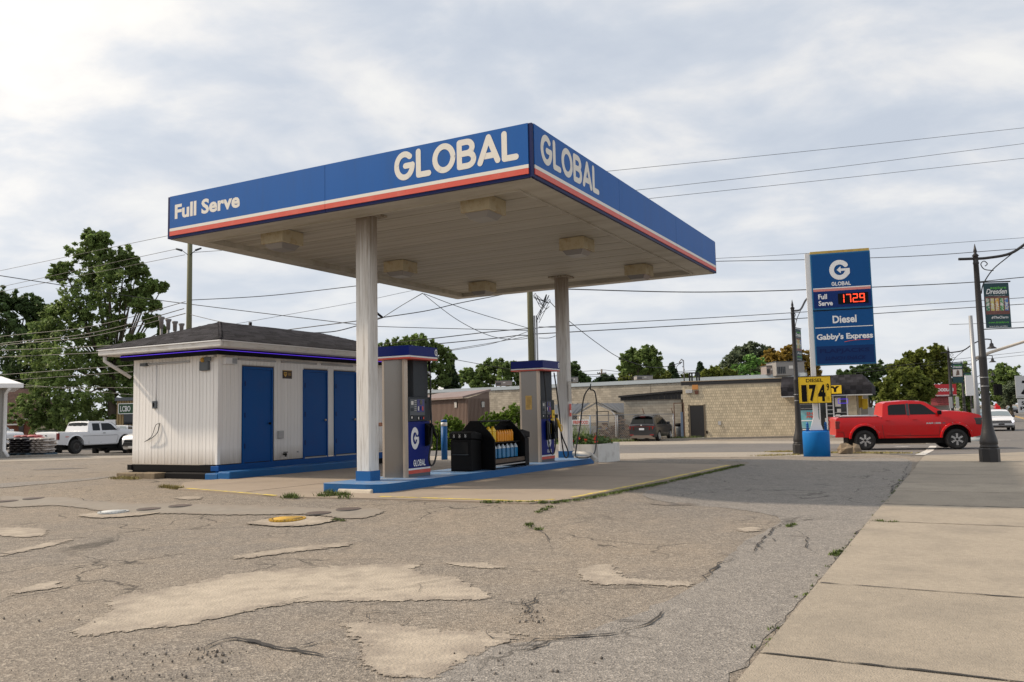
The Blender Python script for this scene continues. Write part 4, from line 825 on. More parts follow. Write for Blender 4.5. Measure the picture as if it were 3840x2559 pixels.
# ------------------------------------------------------------------ kiosk building
K = thing('kiosk', 'small white boarded kiosk with blue doors, hip roof and purple light strip under the eaves', 'building', Fp(0, 0, 0), YAW)
KU0, KU1, KV0, KV1 = 2.4, 8.8, 9.45, 12.35
MB().box(KU0, KU1, KV0, KV1, .29, 2.93).build('wall', M_GAP, K)
ub = unit_box(M_SID, 'plank', .0)
def splash(m):
    # dirt splashed up on the lowest part of each board
    t_ = m.node_tree; L = t_.links.new; b = t_.nodes['Principled BSDF']; src = b.inputs['Base Color'].links[0].from_socket; tcn = t_.nodes.new('ShaderNodeTexCoord'); sp_ = t_.nodes.new('ShaderNodeSeparateXYZ'); L(tcn.outputs['Object'], sp_.inputs[0]); oi = t_.nodes.new('ShaderNodeObjectInfo')
    nn = t_.nodes.new('ShaderNodeTexNoise'); nn.inputs['Scale'].default_value = 7; nn.inputs['Detail'].default_value = 6; va = t_.nodes.new('ShaderNodeVectorMath'); va.operation = 'ADD'; L(tcn.outputs['Object'], va.inputs[0]); L(oi.outputs['Location'], va.inputs[1]); L(va.outputs[0], nn.inputs['Vector'])
    mr_ = t_.nodes.new('ShaderNodeMapRange'); mr_.inputs['From Min'].default_value = -.5; mr_.inputs['From Max'].default_value = -.36; mr_.inputs['To Min'].default_value = 1.25; mr_.inputs['To Max'].default_value = 0; L(sp_.outputs[2], mr_.inputs[0]); mu = t_.nodes.new('ShaderNodeMath'); mu.operation = 'MULTIPLY'; L(mr_.outputs[0], mu.inputs[0]); L(nn.outputs['Fac'], mu.inputs[1])
    mm = t_.nodes.new('ShaderNodeMix'); mm.data_type = 'RGBA'; mm.clamp_factor = True; L(mu.outputs[0], mm.inputs[0]); L(src, mm.inputs[6]); mm.inputs[7].default_value = (.36, .29, .21, 1); L(mm.outputs[2], b.inputs['Base Color'])
splash(M_SID)
pw = (KV1 - KV0) / 25
for i in range(25):
    inst('plank', ub, K, TRS((KU0 - .008, KV0 + pw * (i + .5), 1.605), (.024 + .004 * (i % 2), pw - (.012 if i % 2 else .007), 2.63)))
doors = [(3.13, 4.10), (5.20, 6.14), (6.42, 7.36)]
x = KU0; pw = .118
while x < KU1 - .01:
    w = min(pw, KU1 - x); c = x + w / 2; zlo = .29
    for a, b in doors:
        if a - .02 < c < b + .02: zlo = 2.60
    inst('plank', ub, K, TRS((c, KV0 - .008, (zlo + 2.92) / 2), (w - .006, .026, 2.92 - zlo))); x += pw
MB().box(KU0 - .025, KU0 + .06, KV0 - .028, KV0 + .05, .29, 2.92).build('corner_board', M_SID, K)
for i, (a, b) in enumerate(doors):
    z0 = .27 if i == 0 else .30
    d = MB().box(a + .05, b - .05, KV0 - .035, KV0 - .005, z0 + .02, 2.51).build('door', M_DOOR, K)
    for q, (x0, x1, zz0, zz1) in enumerate(((a, a + .045, z0 - .02, 2.57), (b - .045, b, z0 - .02, 2.57), (a + .047, b - .047, 2.515, 2.57))): MB().box(x0, x1, KV0 - .055, KV0 + .01, zz0, zz1).build('door_frame', M_DOOR, d)
    MB().lathe([(.008, 0), (.028, .01), (.03, .04), (.012, .055)], 10, (b - .12, KV0 - .035, 1.28), 'y').build('handle', M_STEEL2 if i else M_BLK, d)
    o = MB().ball((b - .12, KV0 - .075, 1.20 if i == 0 else 1.25), .032, 8, 6).build('handle', M_BLK if i == 0 else M_STEEL2, d)
    for zz in (.62, 1.35, 2.1): MB().box(a + .035, a + .06, KV0 - .062, KV0 - .036, zz, zz + .12).build('hinge', M_DBLUE, d)
    if i: MB().box(a + .05, b - .05, KV0 - .06, KV0, z0 - .03, z0 + .0).build('threshold', M_LGREY, d)
MB().box(KU0 - .03, KU0, KV0 + .02, KV1, .13, .275).build('steel_skirt', M_BLKM, K); MB().box(KU0 - .03, KU1, KV0 - .05, KV0 + .015, .10, .272).build('blue_skirt', M_DOOR, K)
MB().box(KU0 - .02, KU1, KV0 + .03, KV1 - .02, -.06, .128).build('foundation', M_BLKM, K)
MB().box(KU0 - .05, KU0 - .032, KV0 - .22 + .12, KV0 + .16, .14, .26).build('lifting_lug', M_DOOR, K, .01); MB().box(KU0 - .05, KU0 - .032, KV1 - .02, KV1 + .14, .14, .27).build('lifting_lug', M_BLKM, K, .01); MB().box(KU0 - .03, KU0 + .1, KV1 + .002, KV1 + .12, -.05, .10).build('skid_end', M_BLKM, K, .01)
# eaves
EU0, EU1, EV0, EV1 = 1.75, 9.6, 8.66, 12.85
MB().box(EU0 + .08, EU1 - .08, EV0 + .08, EV1 - .08, 2.935, 2.955).build('soffit', mat('white soffit', (.60, .57, .54), .6), K)
mb = MB()
for x0, x1, y0, y1 in ((EU0, EU0 + .09, EV0, EV1), (EU1 - .09, EU1, EV0, EV1), (EU0 + .092, EU1 - .092, EV0, EV0 + .09), (EU0 + .092, EU1 - .092, EV1 - .09, EV1)): mb.box(x0, x1, y0, y1, 2.925, 3.06)
mb.build('gutter', M_GUT, K, .025, 2)
mb = MB()
for x0, x1, y0, y1 in ((EU0 - .025, EU0 + .02, EV0 - .025, EV1 + .025), (EU0 + .022, EU1 + .025, EV0 - .025, EV0 + .02)): mb.box(x0, x1, y0, y1, 3.05, 3.075)
mb.build('gutter_lip', M_WHT, K)
mb = MB()
for x0, x1, y0, y1 in ((EU0 + .09, EU0 + .12, EV0 + .09, EV1 - .09), (EU0 + .12, EU1 - .1, EV0 + .09, EV0 + .12)): mb.box(x0, x1, y0, y1, 2.958, 3.09)
mb.build('fascia_board', M_SID, K)
mb = MB(); mb.box(2.06, 2.12, 9.10, 12.42, 2.79, 2.932).box(2.122, 9.0, 9.10, 9.16, 2.79, 2.932); mb.build('light_band', M_BLKM, K)
mb = MB(); mb.box(2.045, 2.058, 9.09, 12.42, 2.885, 2.90).box(2.045, 9.0, 9.085, 9.098, 2.885, 2.90); mb.build('light_strip', M_LED, K)
mb = MB(); mb.box(2.125, 2.37, 9.17, 12.42, 2.85, 2.93).box(2.4, 9.0, 9.17, 9.42, 2.85, 2.93); mb.build('eave_boxing', M_SID, K)
MB().tube([(EU0 + .1, 12.72, 2.92), (EU0 + .1, 12.72, 2.80), (EU0 + .16, 12.66, 2.74), (KU0 - .06, 12.40, 2.40)], .045, 10).build('downspout', M_GUT, K)
# roof
ZE, ZR, RU0, RU1, RV = 3.085, 3.75, 3.62, 7.45, 10.75
e = [(EU0 - .02, EV0 - .02, ZE), (EU1 + .02, EV0 - .02, ZE), (EU1 + .02, EV1 + .02, ZE), (EU0 - .02, EV1 + .02, ZE)]; r0, r1 = (RU0, RV, ZR), (RU1, RV, ZR)
roof = MB().add([*e, r0, r1], [(0, 1, 5, 4), (1, 2, 5), (2, 3, 4, 5), (3, 0, 4), (0, 3, 2, 1)]).build('roof', M_SHIN, K)
def shingle_face(par, A, B, TA, TB, m_unit, m_stuff, rh=.145, w=.30, limit=300, seed=1, th=.022):
    """A,B eave ends, TA,TB top ends"""
    A, B, TA, TB = map(Vector, (A, B, TA, TB)); ax = (B - A).normalized(); nrm = (B - A).cross(TA - A).normalized()
    if nrm.z < 0 and abs(nrm.z) > .05: nrm = -nrm
    up = nrm.cross(ax).normalized()
    if up.z < 0: up = -up
    Ht = (TA - A).dot(up); n = int(Ht / rh); rnd = random.Random(seed); items = []
    for i in range(n):
        s = (i + .5) / n; P = A.lerp(TA, s); Q = B.lerp(TB, s); x0, x1 = 0, (Q - P).length; d = (Q - P).normalized(); x = -rnd.random() * w
        while x < x1:
            a, b = max(x, x0), min(x + w, x1)
            if b - a > .04:
                c = P + d * ((a + b) / 2) + nrm * (.006 + rnd.random() * .004); R = Matrix((ax, up, nrm)).transposed().to_4x4() @ Matrix.Rotation(.13, 4, 'X')
                items.append(TRS(c, (b - a - .006, rh * 1.12, th), R=R))
            x += w
    pieces(par, 'shingle', m_stuff, items, m_unit, limit)
us = unit_box(M_SHIN, 'shingle')
shingle_face(roof, e[0], e[1], r0, r1, us, M_SHINI, .15, .32, 190, 1)
shingle_face(roof, e[3], e[0], r0, r0, us, M_SHINI, .15, .32, 105, 2)
mb = MB().tube([e[0], r0], .03, 6).tube([r0, r1], .03, 6).tube([e[1], r1], .03, 6).tube([e[3], r0], .03, 6); mb.build('hip_caps', M_SHIN, roof)
MB().lathe([(.045, ZR - .1), (.045, ZR + .15)], 10, (4.9, 11.0, 0)).build('roof_vent', M_BLK, K)
# small fittings
MB().box(KU0 - .07, KU0 - .022, 10.35, 11.78, 2.675, 2.72).build('tube_light', M_LGREY, K, .01); MB().box(KU0 - .12, KU0 - .022, 11.80, 12.0, 2.66, 2.73).build('junction_box', M_GREY2, K)
MB().tube([(KU0 - .035, 11.5, 2.67), (KU0 - .035, 11.5, 1.78)], .012, 6).build('conduit', M_WHT, K)
q = MB().box(KU0 - .07, KU0 - .022, 11.46, 11.60, 1.62, 1.80).build('socket_box', M_GREY2, K, .008); MB().box(KU0 - .076, KU0 - .071, 11.52, 11.57, 1.66, 1.76).build('cover', M_BLKM, q)
MB().tube(bez([(KU0 - .04, 11.35, 1.25), (KU0 - .07, 11.45, 1.22), (KU0 - .07, 11.60, .95), (KU0 - .07, 11.85, .82)]), .007, 6).build('loose_cable', M_HOSE, K); MB().tube(bez([(KU0 - .04, 11.35, 1.27), (KU0 - .09, 11.36, 1.05), (KU0 - .09, 11.55, .92), (KU0 - .07, 11.8, .84)]), .010, 6).build('loose_cable', M_HOSE, K)
q = MB().box(KU0 - .10, KU0 - .022, 9.68, 9.96, 2.46, 2.68).build('meter_box', M_GREY2, K, .01); MB().box(KU0 - .12, KU0 - .103, 9.56, 9.78, 2.68, 2.77).build('small_unit', M_GREY2, q); MB().ball((KU0 - .10, 9.84, 2.71), .06, 8, 6).build('foam', mat('yellow foam', (.5, .28, .05), .9), q)
c = MB().lathe([(.035, 0), (.04, .12)], 10, (KU0 - .22, 9.50, 2.80), 'x').build('security_camera', M_WHT, K); MB().box(KU0 - .1, KU0 - .03, 9.46, 9.54, 2.76, 2.83).build('mount', M_LGREY, c)
q = MB().box(2.50, 2.86, KV0 - .14, KV0 - .025, 2.60, 2.76).build('vent_box', M_WHT, K, .01)
for k in range(7): MB().box(2.70, 2.84, KV0 - .15, KV0 - .142, 2.62 + k * .018, 2.628 + k * .018).build('louvre', M_GREY2, q)
for a, b in ((2.96, 4.2), (4.4, 5.7), (5.9, 7.2)): MB().box(a, b, KV0 - .07, KV0 - .025, 2.715, 2.76).build('tube_light', M_LGREY, K, .01)
q = MB().box(4.46, 4.78, KV0 - .04, KV0 - .024, 2.32, 2.53).build('brown_sign', mat('dark brown sign', (.035, .018, .008), .5), K)
M_GOLD = mat('gold print', (.6, .36, .05), .5); MB().box(4.46, 4.78, KV0 - .042, KV0 - .041, 2.515, 2.53).build('gold_line', M_GOLD, q)
MB().prism([(4.49, 2.48), (4.60, 2.48), (4.60, 2.42), (4.545, 2.36), (4.49, 2.42)], KV0 - .043, KV0 - .041, 'y').build('shield_emblem', M_GOLD, q); text('ups', q, basis((4.502, KV0 - .0445, 2.41), (1, 0, 0), (0, 0, 1)), .085, .05, M_BLKM, bold=.02)
for k in range(4): MB().box(4.64, 4.75 - .02 * (k % 2), KV0 - .043, KV0 - .041, 2.40 + k * .02, 2.407 + k * .02).build('print_line', M_GOLD, q)
MB().box(4.27, 4.45, KV0 - .09, KV0 - .024, .82, 1.01).build('outlet_cover', M_LGREY, K, .01)
q = MB().tube([(4.50, KV0 - .02, .42), (4.50, KV0 - .12, .42)], .025, 8).tube([(4.50, KV0 - .10, .45), (4.50, KV0 - .10, .36)], .02, 8).tube([(4.43, KV0 - .10, .47), (4.57, KV0 - .10, .47)], .012, 6).build('tap', M_BLK, K)
MB().tube([(5.0, KV0 - .02, .46), (5.0, KV0 - .06, .46)], .018, 8).build('pipe_stub', M_LGREY, K)
# blue kerb before the doors, loose blocks at the end wall
o = MB().box(2.0, 7.25, 8.62, 9.0, -.1, .165).build('kerb', M_CURB, None, .03); o.location = Fp(0, 0, 0); o.rotation_euler = (0, 0, YAW); tag(o, kind='structure')
o = MB().box(2.0, 2.28, 9.0, 9.40, -.1, .12).build('kerb', M_CURB, None, .02); o.location = Fp(0, 0, 0); o.rotation_euler = (0, 0, YAW); tag(o, kind='structure')
o = MB().box(2.02, 2.28, 9.41, 10.75, -.1, .12).build('kerb', M_BLKM, None, .02); o.location = Fp(0, 0, 0); o.rotation_euler = (0, 0, YAW); tag(o, kind='structure')
M_STONE = mat('rough kerb stone', (.20, .155, .10), .95, bump=.8, bscale=12, dirt=(.08, .06, .04), dscale=4, damt=.6)
for i, (a, b) in enumerate(((10.80, 11.45), (11.47, 12.15))):
    o = MB().box(1.80, 2.14, a, b, -.05, .12 - .01 * i).build('concrete_block', M_STONE, None, .02); o.location = Fp(0, 0, 0); o.rotation_euler = (0, 0, YAW)
    tag(o, ['rough brown concrete block against the kiosk end wall, right of its twin', 'rough brown concrete block against the kiosk end wall, at the outer left'][i], 'concrete block', 'concrete blocks by the kiosk')
# four vent stacks behind the kiosk
for i, px in enumerate((604, 630, 655, 680)):
    P = at(px, 1300, 27 + .4 * i); P.z = 0; t = thing('vent_stack', 'tank vent pipe behind the kiosk roof, ' + ['leftmost', 'second from left', 'third from left', 'rightmost nearest the wooden pole'][i] + ' of four', 'vent pipe', P, 0, 'tank vent pipes behind the kiosk')
    MB().lathe([(.045, -.2), (.045, 4.62 - .03 * i)], 10).build('pipe', mat('vent pipe metal', (.16, .16, .165), .6, dirt=(.2, .1, .05), dscale=4, damt=.4) if 'vent pipe metal' not in bpy.data.materials else bpy.data.materials['vent pipe metal'], t)
    MB().lathe([(.062, 4.32), (.07, 4.60 - .03 * i), (.10, 4.66 - .03 * i), (.10, 4.70 - .03 * i)], 10).build('vent_cap', bpy.data.materials['vent pipe metal'], t)
# ------------------------------------------------------------------ tank covers
def cover(px, py, r, label, m, raised):
    P = G(px, py); t = thing('tank_cover', label, 'manhole cover', P, 0, 'round tank covers in the pavement')
    if raised:
        MB().lathe([(r * 1.02, .0), (r, .026)], 28).build('rim', m, t)
        mb = MB()
        for k in range(28):
            a = k * math.pi / 14; mb.M = Matrix.Rotation(a, 4, 'Z'); mb.box(r * .90, r * 1.06, -.018, .018, .014, .034)
        mb.M = Matrix.Identity(4); mb.build('teeth', m, t)
        MB().lathe([(r * .89, .027), (r * .86, .031)], 28).build('ring_gap', M_BLKM, t); MB().lathe([(r * .83, .027), (r * .79, .040), (0.02, .043)], 28).build('lid', m, t)
    else:
        MB().lathe([(r, .0), (r * .99, .017)], 28).build('rim', m, t); MB().lathe([(r * .93, .017), (r * .92, .021)], 24).build('lid', mat('rusty lid', (.10, .075, .065), .7, bump=.8, bscale=60) if 'rusty lid' not in bpy.data.materials else bpy.data.materials['rusty lid'], t)
M_YM = mat('yellow cast iron', (.50, .30, .03), .7, dirt=(.16, .12, .07), dscale=9, damt=.8, dlo=.5, dhi=.65); M_WM = mat('white cast iron', (.50, .52, .52), .6, dirt=(.15, .15, .15), dscale=8, damt=.6); M_RIM = mat('iron rim', (.09, .085, .08), .7)
cover(1078, 1953, .235, 'raised yellow tank cover with toothed rim in the foreground pavement', M_YM, True)
cover(425, 1926, .21, 'raised white tank cover with toothed rim, left in the foreground', M_WM, True)
for px, py, l in ((1196, 1928, 'flat rusty tank cover just behind the raised yellow one'), (1308, 1913, 'flat rusty tank cover right of the yellow one, nearest the island'), (560, 1912, 'flat rusty tank cover right of the white raised one'), (678, 1900, 'flat rusty tank cover second to the right of the white raised one'), (30, 1882, 'flat rust red tank cover at the left picture edge'), (128, 1872, 'flat rusty tank cover near the left edge, right of the rust red one')): cover(px, py, .19, l, M_RIM, False)
# ------------------------------------------------------------------ pylon sign
S0 = atg(3064, 26.5); t = thing('pylon_sign', 'tall blue fuel price pylon on white post with round blue base', 'price sign', S0, math.radians(-17))
M_SB = mat('sign blue', (.002, .068, .235), .45, spec=.2); M_SB2 = mat('sign dark blue', (.002, .024, .145), .45, spec=.2); M_SB3 = mat('covered panel blue', (.002, .028, .125), .45, spec=.2); M_GHOST = mat('ghost letters', (.001, .014, .085), .5, spec=.2); M_FRAME = mat('sign frame blue', (.01, .12, .27), .5, spec=.3)
M_BASE = mat('sky blue paint', (.001, .14, .44), .6, spec=.25, var=.08, vscale=4, bump=.3, bscale=12)
MB().lathe([(.40, -.1), (.405, .76), (.39, .80)], 36).build('base', M_BASE, t)
MB().box(-.30, .36, -.2, .2, .80, .825).build('base_plate', M_DOOR, t)
q = MB().box(-.05, .10, -.08, .08, .80, 6.45).build('post', mat('white post paint', (.72, .71, .70), .5), t)
MB().add([(-.17, -.09, .826), (.22, -.09, .826), (.22, .09, .826), (-.17, .09, .826), (-.052, -.082, 1.22), (.102, -.082, 1.22), (.102, .082, 1.22), (-.052, .082, 1.22)], [(0, 1, 2, 3), (4, 5, 6, 7), (0, 1, 5, 4), (1, 2, 6, 5), (2, 3, 7, 6), (3, 0, 4, 7)]).build('gusset', bpy.data.materials['white post paint'], q)
for bx in (-.24, .30):
    mb = MB()
    for k in range(4): mb.lathe([(.05, .83 + k * .055), (.05, .87 + k * .055)], 6, (bx, 0, 0), rot=k * .5)
    mb.lathe([(.03, .82), (.03, 1.08)], 6, (bx, 0, 0)); mb.build('anchor_nuts', M_CBLUE, t)
X0, X1 = .105, 1.87
cab = MB().box(X0, X1, -.14, .14, 2.85, 6.40).build('cabinet', M_FRAME, t, .01)
MB().box(X0 - .0, X1 - .02, -.13, .13, 6.402, 6.48).build('cabinet_top', mat('rusty yellow steel', (.50, .36, .10), .8, dirt=(.30, .12, .04), dscale=6, damt=.6), t)
def fp(nm, a, b, z0, z1, m, y=-.146): return MB().box(a, b, y, -.141, z0, z1).build(nm, m, cab)
fp('face_panel', X0 + .04, X1 - .04, 5.35 - .05, 6.36, M_SB); fp('pink_stripe', X0 + .04, X1 - .04, 5.19, 5.265, mat('faded red', (.62, .22, .20), .5)); fp('white_stripe', X0 + .04, X1 - .04, 5.267, 5.298, M_WHT)
fp('price_panel', X0 + .04, X1 - .04, 4.66, 5.188, M_SB2); fp('divider', X0, X1, 4.57, 4.60, M_BLKM, -.15)
fp('face_panel', X0 + .04, X1 - .04, 4.05, 4.56, M_SB); fp('white_line', X0 + .04, X1 - .04, 4.025, 4.048, M_WHT); fp('face_panel', X0 + .04, X1 - .04, 3.45, 4.023, M_SB); fp('face_panel', X0 + .04, X1 - .04, 2.90, 3.448, M_SB3)
def xf(f): return X0 + (X1 - X0) * f
SB = lambda x, z, y=-.148: basis((x, y, z), (1, 0, 0), (0, 0, 1))
emblem(t, SB(xf(.31), 5.53), .63, M_WHT, .96); glyphs('GLOBAL', t, SB(xf(.335), 5.345), .57, .125, M_WHT)
text('Full', t, SB(xf(.10), 4.94), .26, .16, M_WHT, bold=.03); text('Serve', t, SB(xf(.10), 4.73), .42, .16, M_WHT, bold=.03)
d = MB().box(xf(.43), xf(.93), -.156, -.147, 4.755, 5.09).build('price_display', M_BLKM, t)
def seg7(s, x, z, w, h, par, y):
    SEG = {'1': 'bc', '7': 'abc', '2': 'abged', '9': 'abcdfg'}; mb = MB(); T = w * .19
    for ch in s:
        if ch == '.': mb.box(x - w * .22, x - w * .05, y, y + .002, z, z + T); continue
        for c in SEG[ch]:
            g_ = {'a': (T * .4, w - T * .4, h - T, h), 'd': (T * .4, w - T * .4, 0, T), 'g': (T * .4, w - T * .4, h / 2 - T / 2, h / 2 + T / 2), 'b': (w - T, w, h / 2 + T * .25, h - T * .3), 'c': (w - T, w, T * .3, h / 2 - T * .25), 'f': (0, T, h / 2 + T * .25, h - T * .3), 'e': (0, T, T * .3, h / 2 - T * .25)}[c]
            n_ = 3
            for k in range(n_):
                if c in 'adg': a0 = g_[0] + (g_[1] - g_[0]) * k / n_; mb.box(x + a0 + .002, x + a0 + (g_[1] - g_[0]) / n_ - .002, y, y + .002, z + g_[2], z + g_[3])
                else: b0 = g_[2] + (g_[3] - g_[2]) * k / n_; mb.box(x + g_[0], x + g_[1], y, y + .002, z + b0 + .002, z + b0 + (g_[3] - g_[2]) / n_ - .002)
        x += w * 1.28
    return mb.build('digits', M_LREDE, par)
seg7('172.9', xf(.43) + .03, 4.79, .155, .27, d, -.160)
text('Diesel', t, SB(xf(.32), 4.16), .70, .24, M_WHT, bold=.03)
text("Gabby's Express", t, SB(xf(.04), 3.60), 1.64, .24, M_WHT, bold=.035)
MB().tube(bez([(xf(.50), -.149, 3.56), (xf(.66), -.149, 3.605), (xf(.92), -.149, 3.615)]), .008, 6).build('underline', M_RED, t)
text('FLAPJACKS', t, SB(xf(.08), 3.20), 1.45, .16, M_GHOST, bold=.03); text('LUNCH SHACK', t, SB(xf(.16), 3.0), 1.2, .12, M_GHOST, bold=.03, shear=.3)
y = MB().box(-.45, .50, -.20, -.13, 1.68, 2.50).build('diesel_board', M_YELS, t)
mb = MB()
for a, b, z0, z1 in ((-.465, .515, 2.50, 2.515), (-.465, .515, 1.665, 1.68), (-.465, -.45, 1.68, 2.5), (.50, .515, 1.68, 2.5)): mb.box(a, b, -.205, -.125, z0, z1)
mb.build('board_frame', M_BLKM, y)
for xx in (-.19, .09, .355): MB().box(xx, xx + .004, -.202, -.2005, 1.70, 2.27).build('panel_seam', M_GAP, y)
SY = lambda x, z: basis((x, -.203, z), (1, 0, 0), (0, 0, 1))
text('DIESEL', t, SY(-.22, 2.33), .50, .11, M_BLKM, bold=.02)
for ch, xx, ww in (('1', -.37, .16), ('7', -.14, .21), ('4', .12, .22)): text(ch, t, SY(xx, 1.72), ww, .53, M_BLKM, bold=.05)
text('9', t, SY(.38, 2.05), .075, .23, M_BLKM, bold=.03)
for k, w_ in enumerate(('ALL', 'TAX', 'INCL')): text(w_, t, SY(.385, 1.84 - .045 * k), .07, .025, M_BLKM, bold=.02)
# ------------------------------------------------------------------ helper: a wall plane given by two ground points seen in the picture
class Wall:
    """vertical plane through P0 and P1 (world); local x runs from P0 to P1, local y into the building, z up from z0"""
    def __init__(s, P0, P1, z0):
        s.P0 = Vector((P0.x, P0.y, z0)); d = Vector((P1.x - P0.x, P1.y - P0.y, 0)); s.L = d.length; s.d = d.normalized(); s.rz = math.atan2(s.d.y, s.d.x); s.n = Vector((-s.d.y, s.d.x, 0))
    def xz(s, px, py, off=0.0):
        r = ray(px, py); t = (s.P0 + s.n * off - EYE).dot(s.n) / r.dot(s.n); P = EYE + r * t - s.P0; return P.dot(s.d), P.z
    def thing(s, nm, label, cat, group=None): return thing(nm, label, cat, s.P0, s.rz, group)
M_CMU = mat('grey concrete blocks', (.37, .34, .285), .92, objrand=.14, island=0, var=.12, vscale=1.5, dirt=(.14, .125, .105), dscale=.5, damt=.5, dlo=.5, dhi=.75)
M_CMUI = mat('grey concrete blocks far', (.37, .335, .275), .92, island=.16, var=.12, vscale=1.5, dirt=(.16, .14, .11), dscale=.35, damt=.55, dlo=.48, dhi=.7)
M_MORT = mat('mortar', (.17, .15, .125), .95)
M_BEI = mat('split face beige blocks', (.56, .48, .345), .92, island=.14, var=.1, vscale=.5, bump=.5, bscale=30, dirt=(.24, .21, .17), dscale=.55, damt=.5, dlo=.56, dhi=.72)
M_BMORT = mat('dark mortar', (.15, .125, .09), .95)
M_FLASH = mat('pale metal flashing', (.36, .41, .45), .5)
M_BRN = mat('brown metal cladding', (.155, .105, .082), .6, objrand=.05)
M_DROOF = mat('dark metal roof', (.055, .06, .068), .5)
M_BLKT = mat('black trim', (.012, .012, .014), .6)
M_WALL2 = mat('grey render', (.33, .32, .30), .8)
def block_wall(par, x0, x1, z0, z1, bw, bh, m_unit, m_stuff, holes=(), limit=300, bond=.5, gap=.012, y=-.012, dep=.03, nm='block', topf=None, stuff_only=False):
    items = []; rows = int(round((z1 - z0) / bh)); rnd = random.Random(3)
    for r in range(rows):
        z = z0 + r * bh; x = x0 - (bw * bond if r % 2 else 0)
        while x < x1 - .02:
            a, b = max(x, x0), min(x + bw, x1)
            tz = z + bh; ok = b - a > .03
            for h in holes:
                if a < h[1] - .01 and b > h[0] + .01 and z < h[3] - .03 and tz > h[2] + .03: ok = False
            if topf and tz > topf((a + b) / 2): ok = False
            if ok: items.append(TRS(((a + b) / 2, y + rnd.uniform(-.004, .004), z + bh / 2), (b - a - gap, dep, bh - gap)))
            x += bw
    if stuff_only:
        mb = MB()
        for M in items:
            l, sc_ = M.translation, (M[0][0], M[1][1], M[2][2]); mb.box(l.x - sc_[0] / 2, l.x + sc_[0] / 2, l.y - sc_[1] / 2, l.y + sc_[1] / 2, l.z - sc_[2] / 2, l.z + sc_[2] / 2)
        mb.build(nm, m_stuff, par, kind='stuff', fix=False)
    else: pieces(par, nm, m_stuff, items, m_unit, limit)
uc = unit_box(M_CMU, 'block')
# ------------------------------------------------------------------ beige block store beyond the street
Z0 = -.72
A_ = at(2566, 1642, 61.0); B_ = at(2993, 1634, 57.6); WL = Wall(A_, B_, Z0)
st = WL.thing('corner_store', 'low store of beige split faced blocks with black trim, black door and shingled mansard', 'building')
xe, _ = WL.xz(3216, 1560); zt = 3.40
xm, _ = WL.xz(2938, 1500)
MB().box(0, xe, 0, 16, -.2, zt).build('wall', M_BMORT, st)
dx0, _ = WL.xz(2589, 1560); dx1, _ = WL.xz(2640, 1560); _, dz1 = WL.xz(2610, 1523); dz1 -= 0
dz1 = WL.xz(2610, 1523)[1]; wx0, wx1 = WL.xz(2984, 1500)[0], WL.xz(3176, 1500)[0]; wz0, wz1 = WL.xz(3000, 1598)[1], WL.xz(3000, 1490)[1]
TOPZ = WL.xz(2570, 1445)[1]
block_wall(st, .02, xe, 0, TOPZ, .158, .198, None, M_BEI, holes=[(dx0 - .03, dx1 + .03, -1, dz1 + .03), (wx0, wx1, .55, 9), (xm + .5, xe, wz1, 9)], bond=.5, nm='split_face_blocks', stuff_only=True, gap=.011)
TT = WL.xz(2570, 1433)[1]
MB().box(-.06, xm, -.10, 0, TOPZ - .02, TT).build('black_parapet', M_BLKT, st); MB().box(-.08, xm, -.12, .1, TT + .002, TT + .05).build('parapet_cap', mat('tan cap', (.35, .28, .2), .8), st)
d = MB().box(dx0, dx1, -.03, .0, .02, dz1).build('door', M_BLKT, st); MB().box(dx0 - .13, dx0 - .002, -.045, 0, .02, dz1 + .10).build('door_frame', M_BMORT, d); MB().box(dx1 + .002, dx1 + .13, -.045, 0, .02, dz1 + .10).build('door_frame', M_BMORT, d); MB().box(dx0, dx1, -.04, -.031, .02, .08).build('kick_plate', M_LGREY, d)
x, z = WL.xz(2585, 1468); MB().box(x - .25, x + .25, -.16, -.03, z - .14, z + .12).build('flood_light', M_LGREY, st, .02)
x, z = WL.xz(2608, 1452); MB().box(x - .22, x + .2, -.10, -.03, z - .18, z + .16).build('orange_box', mat('rusty orange', (.5, .22, .06), .7), st); x, z = WL.xz(2613, 1470); MB().box(x - .13, x + .13, -.12, -.03, z - .16, z + .1).build('brown_box', mat('brown box', (.10, .035, .02), .7), st)
x, z = WL.xz(2699, 1587); MB().box(x - .1, x + .1, -.08, -.03, z - .13, z + .13).build('white_box', M_LGREY, st); x, z = WL.xz(2652, 1621); MB().box(x - .05, x + .05, -.1, -.03, z - .1, z + .1).build('pipe_stub', M_BLK, st)
# shop front
g = MB().box(wx0, wx1, -.02, .0, .55, wz1 + .1).build('shop_window', M_GLASS, st); ux = wx1 - wx0
for f_ in (0, .465, .60, .735, 1.0): MB().box(wx0 + ux * f_ - .04, wx0 + ux * f_ + .04, -.06, -.021, .52, wz1 + .1).build('window_frame', M_WHT, g)
for zz in (.55, 1.15): MB().box(wx0 + .04, wx0 + ux * .46, -.055, -.022, zz - .04, zz + .03).build('window_frame', M_WHT, g)
for k in range(8):
    zz = .75 + k * .27; MB().box(wx0 + ux * .61, wx0 + ux * .73, -.035, -.021, zz, zz + .035).build('security_bar', M_WHT, g)
for k in range(3):
    zz = 2.4 + k * .3 - .45; MB().box(wx0 + .05, wx0 + ux * .46, -.030, -.021, zz, zz + .03).build('security_bar', M_LGREY, g); MB().box(wx0 + ux * .75, wx1 - .05, -.030, -.021, zz - .9, zz - .87).build('security_bar', M_LGREY, g)
MB().box(wx0 + .06, wx0 + ux * .44, -.045, -.032, .62, 1.85).build('poster', mat('aqua poster', (.14, .42, .48), .5, dirt=(.45, .5, .5), dscale=2, damt=.6), g)
